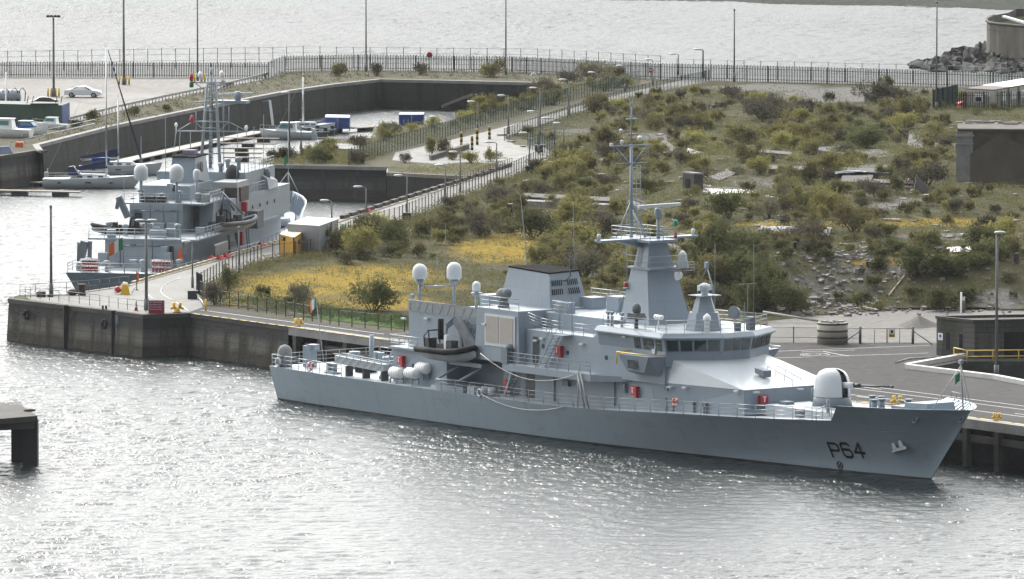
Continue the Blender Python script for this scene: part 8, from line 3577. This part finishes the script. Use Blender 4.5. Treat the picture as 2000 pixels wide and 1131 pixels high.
# the smaller scrub between them, past counting
def thicket(N):
    r = np.random.default_rng(21)
    protos = []
    for k in range(6):
        me, _ = shrub_mesh(500 + k, 3.0, 2.0, 420, .15, 1.4, 0)
        a = np.empty(len(me.vertices) * 3, np.float32)
        me.vertices.foreach_get('co', a)
        protos.append(a.reshape(-1, 3))
        bpy.data.meshes.remove(me)
    out, mi = [], []
    n = 0
    for _ in range(40000):
        cx, cy, rx, ry, wgt = random.choices(DENS, [d[2] * d[3] * d[4] for d in DENS])[0]
        px, py = cx + rx * random.gauss(0, .85), cy + ry * random.gauss(0, .85)
        if not (395 < px < 2060 and 166 < py < 612) or (1855 < px and 225 < py < 358):
            continue
        q = np.array([px]), np.array([py])
        if mask(*q, BARE)[0] > .5 or mask(*q, MOSS)[0] > .7:
            continue
        p = ter(px, py)
        if not inside(np.array([p.x - .8]), np.array([p.y]), FW)[0]:
            continue
        a = random.uniform(0, 6.28)
        s_ = random.uniform(.28, .8)
        v = protos[random.randrange(6)]
        c, s = math.cos(a) * s_, math.sin(a) * s_
        h = s_ * random.uniform(.7, 1.1)
        out.append(np.stack([v[:, 0] * c - v[:, 1] * s + p.x, v[:, 0] * s + v[:, 1] * c + p.y, v[:, 2] * h + p.z], 1))
        mi.append(np.full(len(v) // 4, {'olive': 0, 'twig': 1, 'lime': 2, 'dark': 3}[kind_at(px, py)], np.int32))
        n += 1
        if n >= N:
            break
    v = np.concatenate(out).astype(np.float32)
    mi = np.concatenate(mi)
    k = len(v) // 4
    me = bpy.data.meshes.new('scrub_thicket')
    me.vertices.add(4 * k)
    me.vertices.foreach_set('co', v.ravel())
    me.loops.add(4 * k)
    me.loops.foreach_set('vertex_index', np.arange(4 * k, dtype=np.int32))
    me.polygons.add(k)
    me.polygons.foreach_set('loop_start', np.arange(0, 4 * k, 4, dtype=np.int32))
    for kd in ('olive', 'twig', 'lime', 'dark'):
        me.materials.append(KINDS[kd])
    me.polygons.foreach_set('material_index', mi)
    me.update(calc_edges=True)
    o = bpy.data.objects.new('scrub_thicket', me)
    COL.objects.link(o)
    kind(o, 'stuff', 'tangle of small scrub between the larger bushes of the field', 'scrub')


thicket(520)


# low undergrowth, uncountable
def undergrowth(name, N, sizes, matl, seed, region, label, avoid=True, per=8, free=None):
    r = np.random.default_rng(seed)
    X, Y = region(r, N)
    H = hz(X, Y)
    px, py = npix(X, Y, H)
    keep = inside(X, Y, FW) if free is None else np.ones(X.shape, bool)
    if free is not None:
        H = np.full(X.shape, Z)
        px, py = npix(X, Y, H)
        keep = inside(px, py, free)
    if avoid:
        dens = 1 - .9 * np.clip(mask(px, py, BARE), 0, 1) - .62 * np.clip(mask(px, py, MOSS), 0, 1)
        patch = np.sin(X * .35 + np.sin(Y * .21) * 2) * np.sin(Y * .13 + X * .11) + .6 * np.sin(X * .9 + Y * .33)
        dens *= np.clip(.62 + .55 * patch, .08, 1)
        keep &= r.random(len(X)) < dens
    X, Y, H = X[keep], Y[keep], H[keep]
    n = len(X)
    c = np.stack([X, Y, H], 1)
    sz = r.uniform(*sizes, n)
    c = np.repeat(c, per, 0)
    s = np.repeat(sz, per)
    c[:, 0] += r.normal(size=n * per) * s * .9
    c[:, 1] += r.normal(size=n * per) * s * .9
    c[:, 2] += r.uniform(.1, .95, n * per) * s
    v = quads(c, .115, .9, r)
    me = bpy.data.meshes.new(name)
    k = len(c)
    me.vertices.add(4 * k)
    me.vertices.foreach_set('co', v.astype(np.float32).ravel())
    me.loops.add(4 * k)
    me.loops.foreach_set('vertex_index', np.arange(4 * k, dtype=np.int32))
    me.polygons.add(k)
    me.polygons.foreach_set('loop_start', np.arange(0, 4 * k, 4, dtype=np.int32))
    me.update(calc_edges=True)
    me.materials.append(matl)
    o = bpy.data.objects.new(name, me)
    COL.objects.link(o)
    kind(o, 'stuff', label, 'ground cover')


def reg_field(r, N):
    Y = 770 + (1110 - 770) * r.random(N) ** 1.05
    half = Y / 16
    return r.uniform(-1, 1, N) * half * 1.08 + 2, Y


undergrowth('undergrowth', 40000, (.3, .95), leaf_mat('undergrowth_leaves', (.115, .118, .048), (.17, .16, .08), .45), 3, reg_field, 'low brambles and rough grass over the derelict field', True, 14)


def reg_edge(r, N):
    a = pts(*(FENCE_L + [(1086, 300)]))
    k = r.integers(0, len(a) - 1, N)
    u = r.random(N)
    P_ = np.array([(p.x, p.y) for p in a])
    q = P_[k] * (1 - u)[:, None] + P_[k + 1] * u[:, None]
    return q[:, 0] + np.abs(r.normal(size=N)) * 1.5 + .2, q[:, 1] - r.uniform(-.3, 2.5, N)


undergrowth('verge', 1700, (.3, .75), KINDS['olive'], 9, reg_edge, 'weeds along the foot of the road fence', False)


def reg_lawn(r, N):
    a, b = at(430, 594), at(800, 646)
    u = r.random(N)
    return a.x + (b.x - a.x) * u + r.uniform(0, 4, N), a.y + (b.y - a.y) * u + r.uniform(.3, 7.5, N)


undergrowth('verge_grass', 1100, (.15, .3), leaf_mat('grass_green', (.06, .085, .03), (.10, .125, .045), .4), 13, reg_lawn, 'short green grass behind the quayside fence', False)




def reg_px(poly):
    P_ = pts(*poly)
    x0, x1, y0, y1 = min(p.x for p in P_), max(p.x for p in P_), min(p.y for p in P_), max(p.y for p in P_)
    return lambda r, N: (r.uniform(x0, x1, N), r.uniform(y0, y1, N))


for nm, po, N in (('bank_scrub', [(700, 305), (760, 296), (870, 265), (933, 246), (1071, 206), (1250, 161), (1290, 157), (1070, 166), (1050, 192), (1000, 217), (870, 243), (800, 250), (732, 254), (728, 272), (650, 284)], 9000),
                  ('island_scrub', [(508, 320), (545, 302), (612, 301), (690, 296), (760, 298), (700, 322)], 1800),
                  ('wall_top_grass', [(76, 280), (225, 245), (340, 220), (455, 197), (565, 176), (650, 163), (745, 153), (900, 156), (1065, 160), (1290, 155), (1050, 143), (700, 140), (556, 143), (525, 155), (330, 197), (140, 243)], 6500),
                  ('kerb_weeds', [(900, 322), (1000, 318), (990, 326), (935, 344), (760, 336), (760, 328), (860, 324)], 500)):
    undergrowth(nm, N, (.2, .55) if nm != 'bank_scrub' else (.3, .9), KINDS['olive'] if nm != 'wall_top_grass' else bpy.data.materials['undergrowth_leaves'], len(nm) * 7, reg_px(po), {'bank_scrub': 'brambles over the bank between basin and ramp', 'island_scrub': 'weeds on the dock island', 'wall_top_grass': 'rough grass along the top of the basin wall', 'kerb_weeds': 'weeds around the turning circle'}[nm], False, 8, po)

# thin sea haze: one closed box of even density round the camera and everything
mb = MB()
mb.box(-850, 850, -60, 2350, -3, 84)
hm = bpy.data.materials.new('sea_haze')
hm.use_nodes = True
hn = hm.node_tree
hn.nodes.remove(hn.nodes['Principled BSDF'])
pv = hn.nodes.new('ShaderNodeVolumePrincipled')
pv.inputs['Color'].default_value = (.93, .95, 1, 1)
pv.inputs['Density'].default_value = .00002
pv.inputs['Anisotropy'].default_value = .2
hn.links.new(pv.outputs[0], hn.nodes['Material Output'].inputs['Volume'])
kind(mb.build('haze', hm), 'stuff')
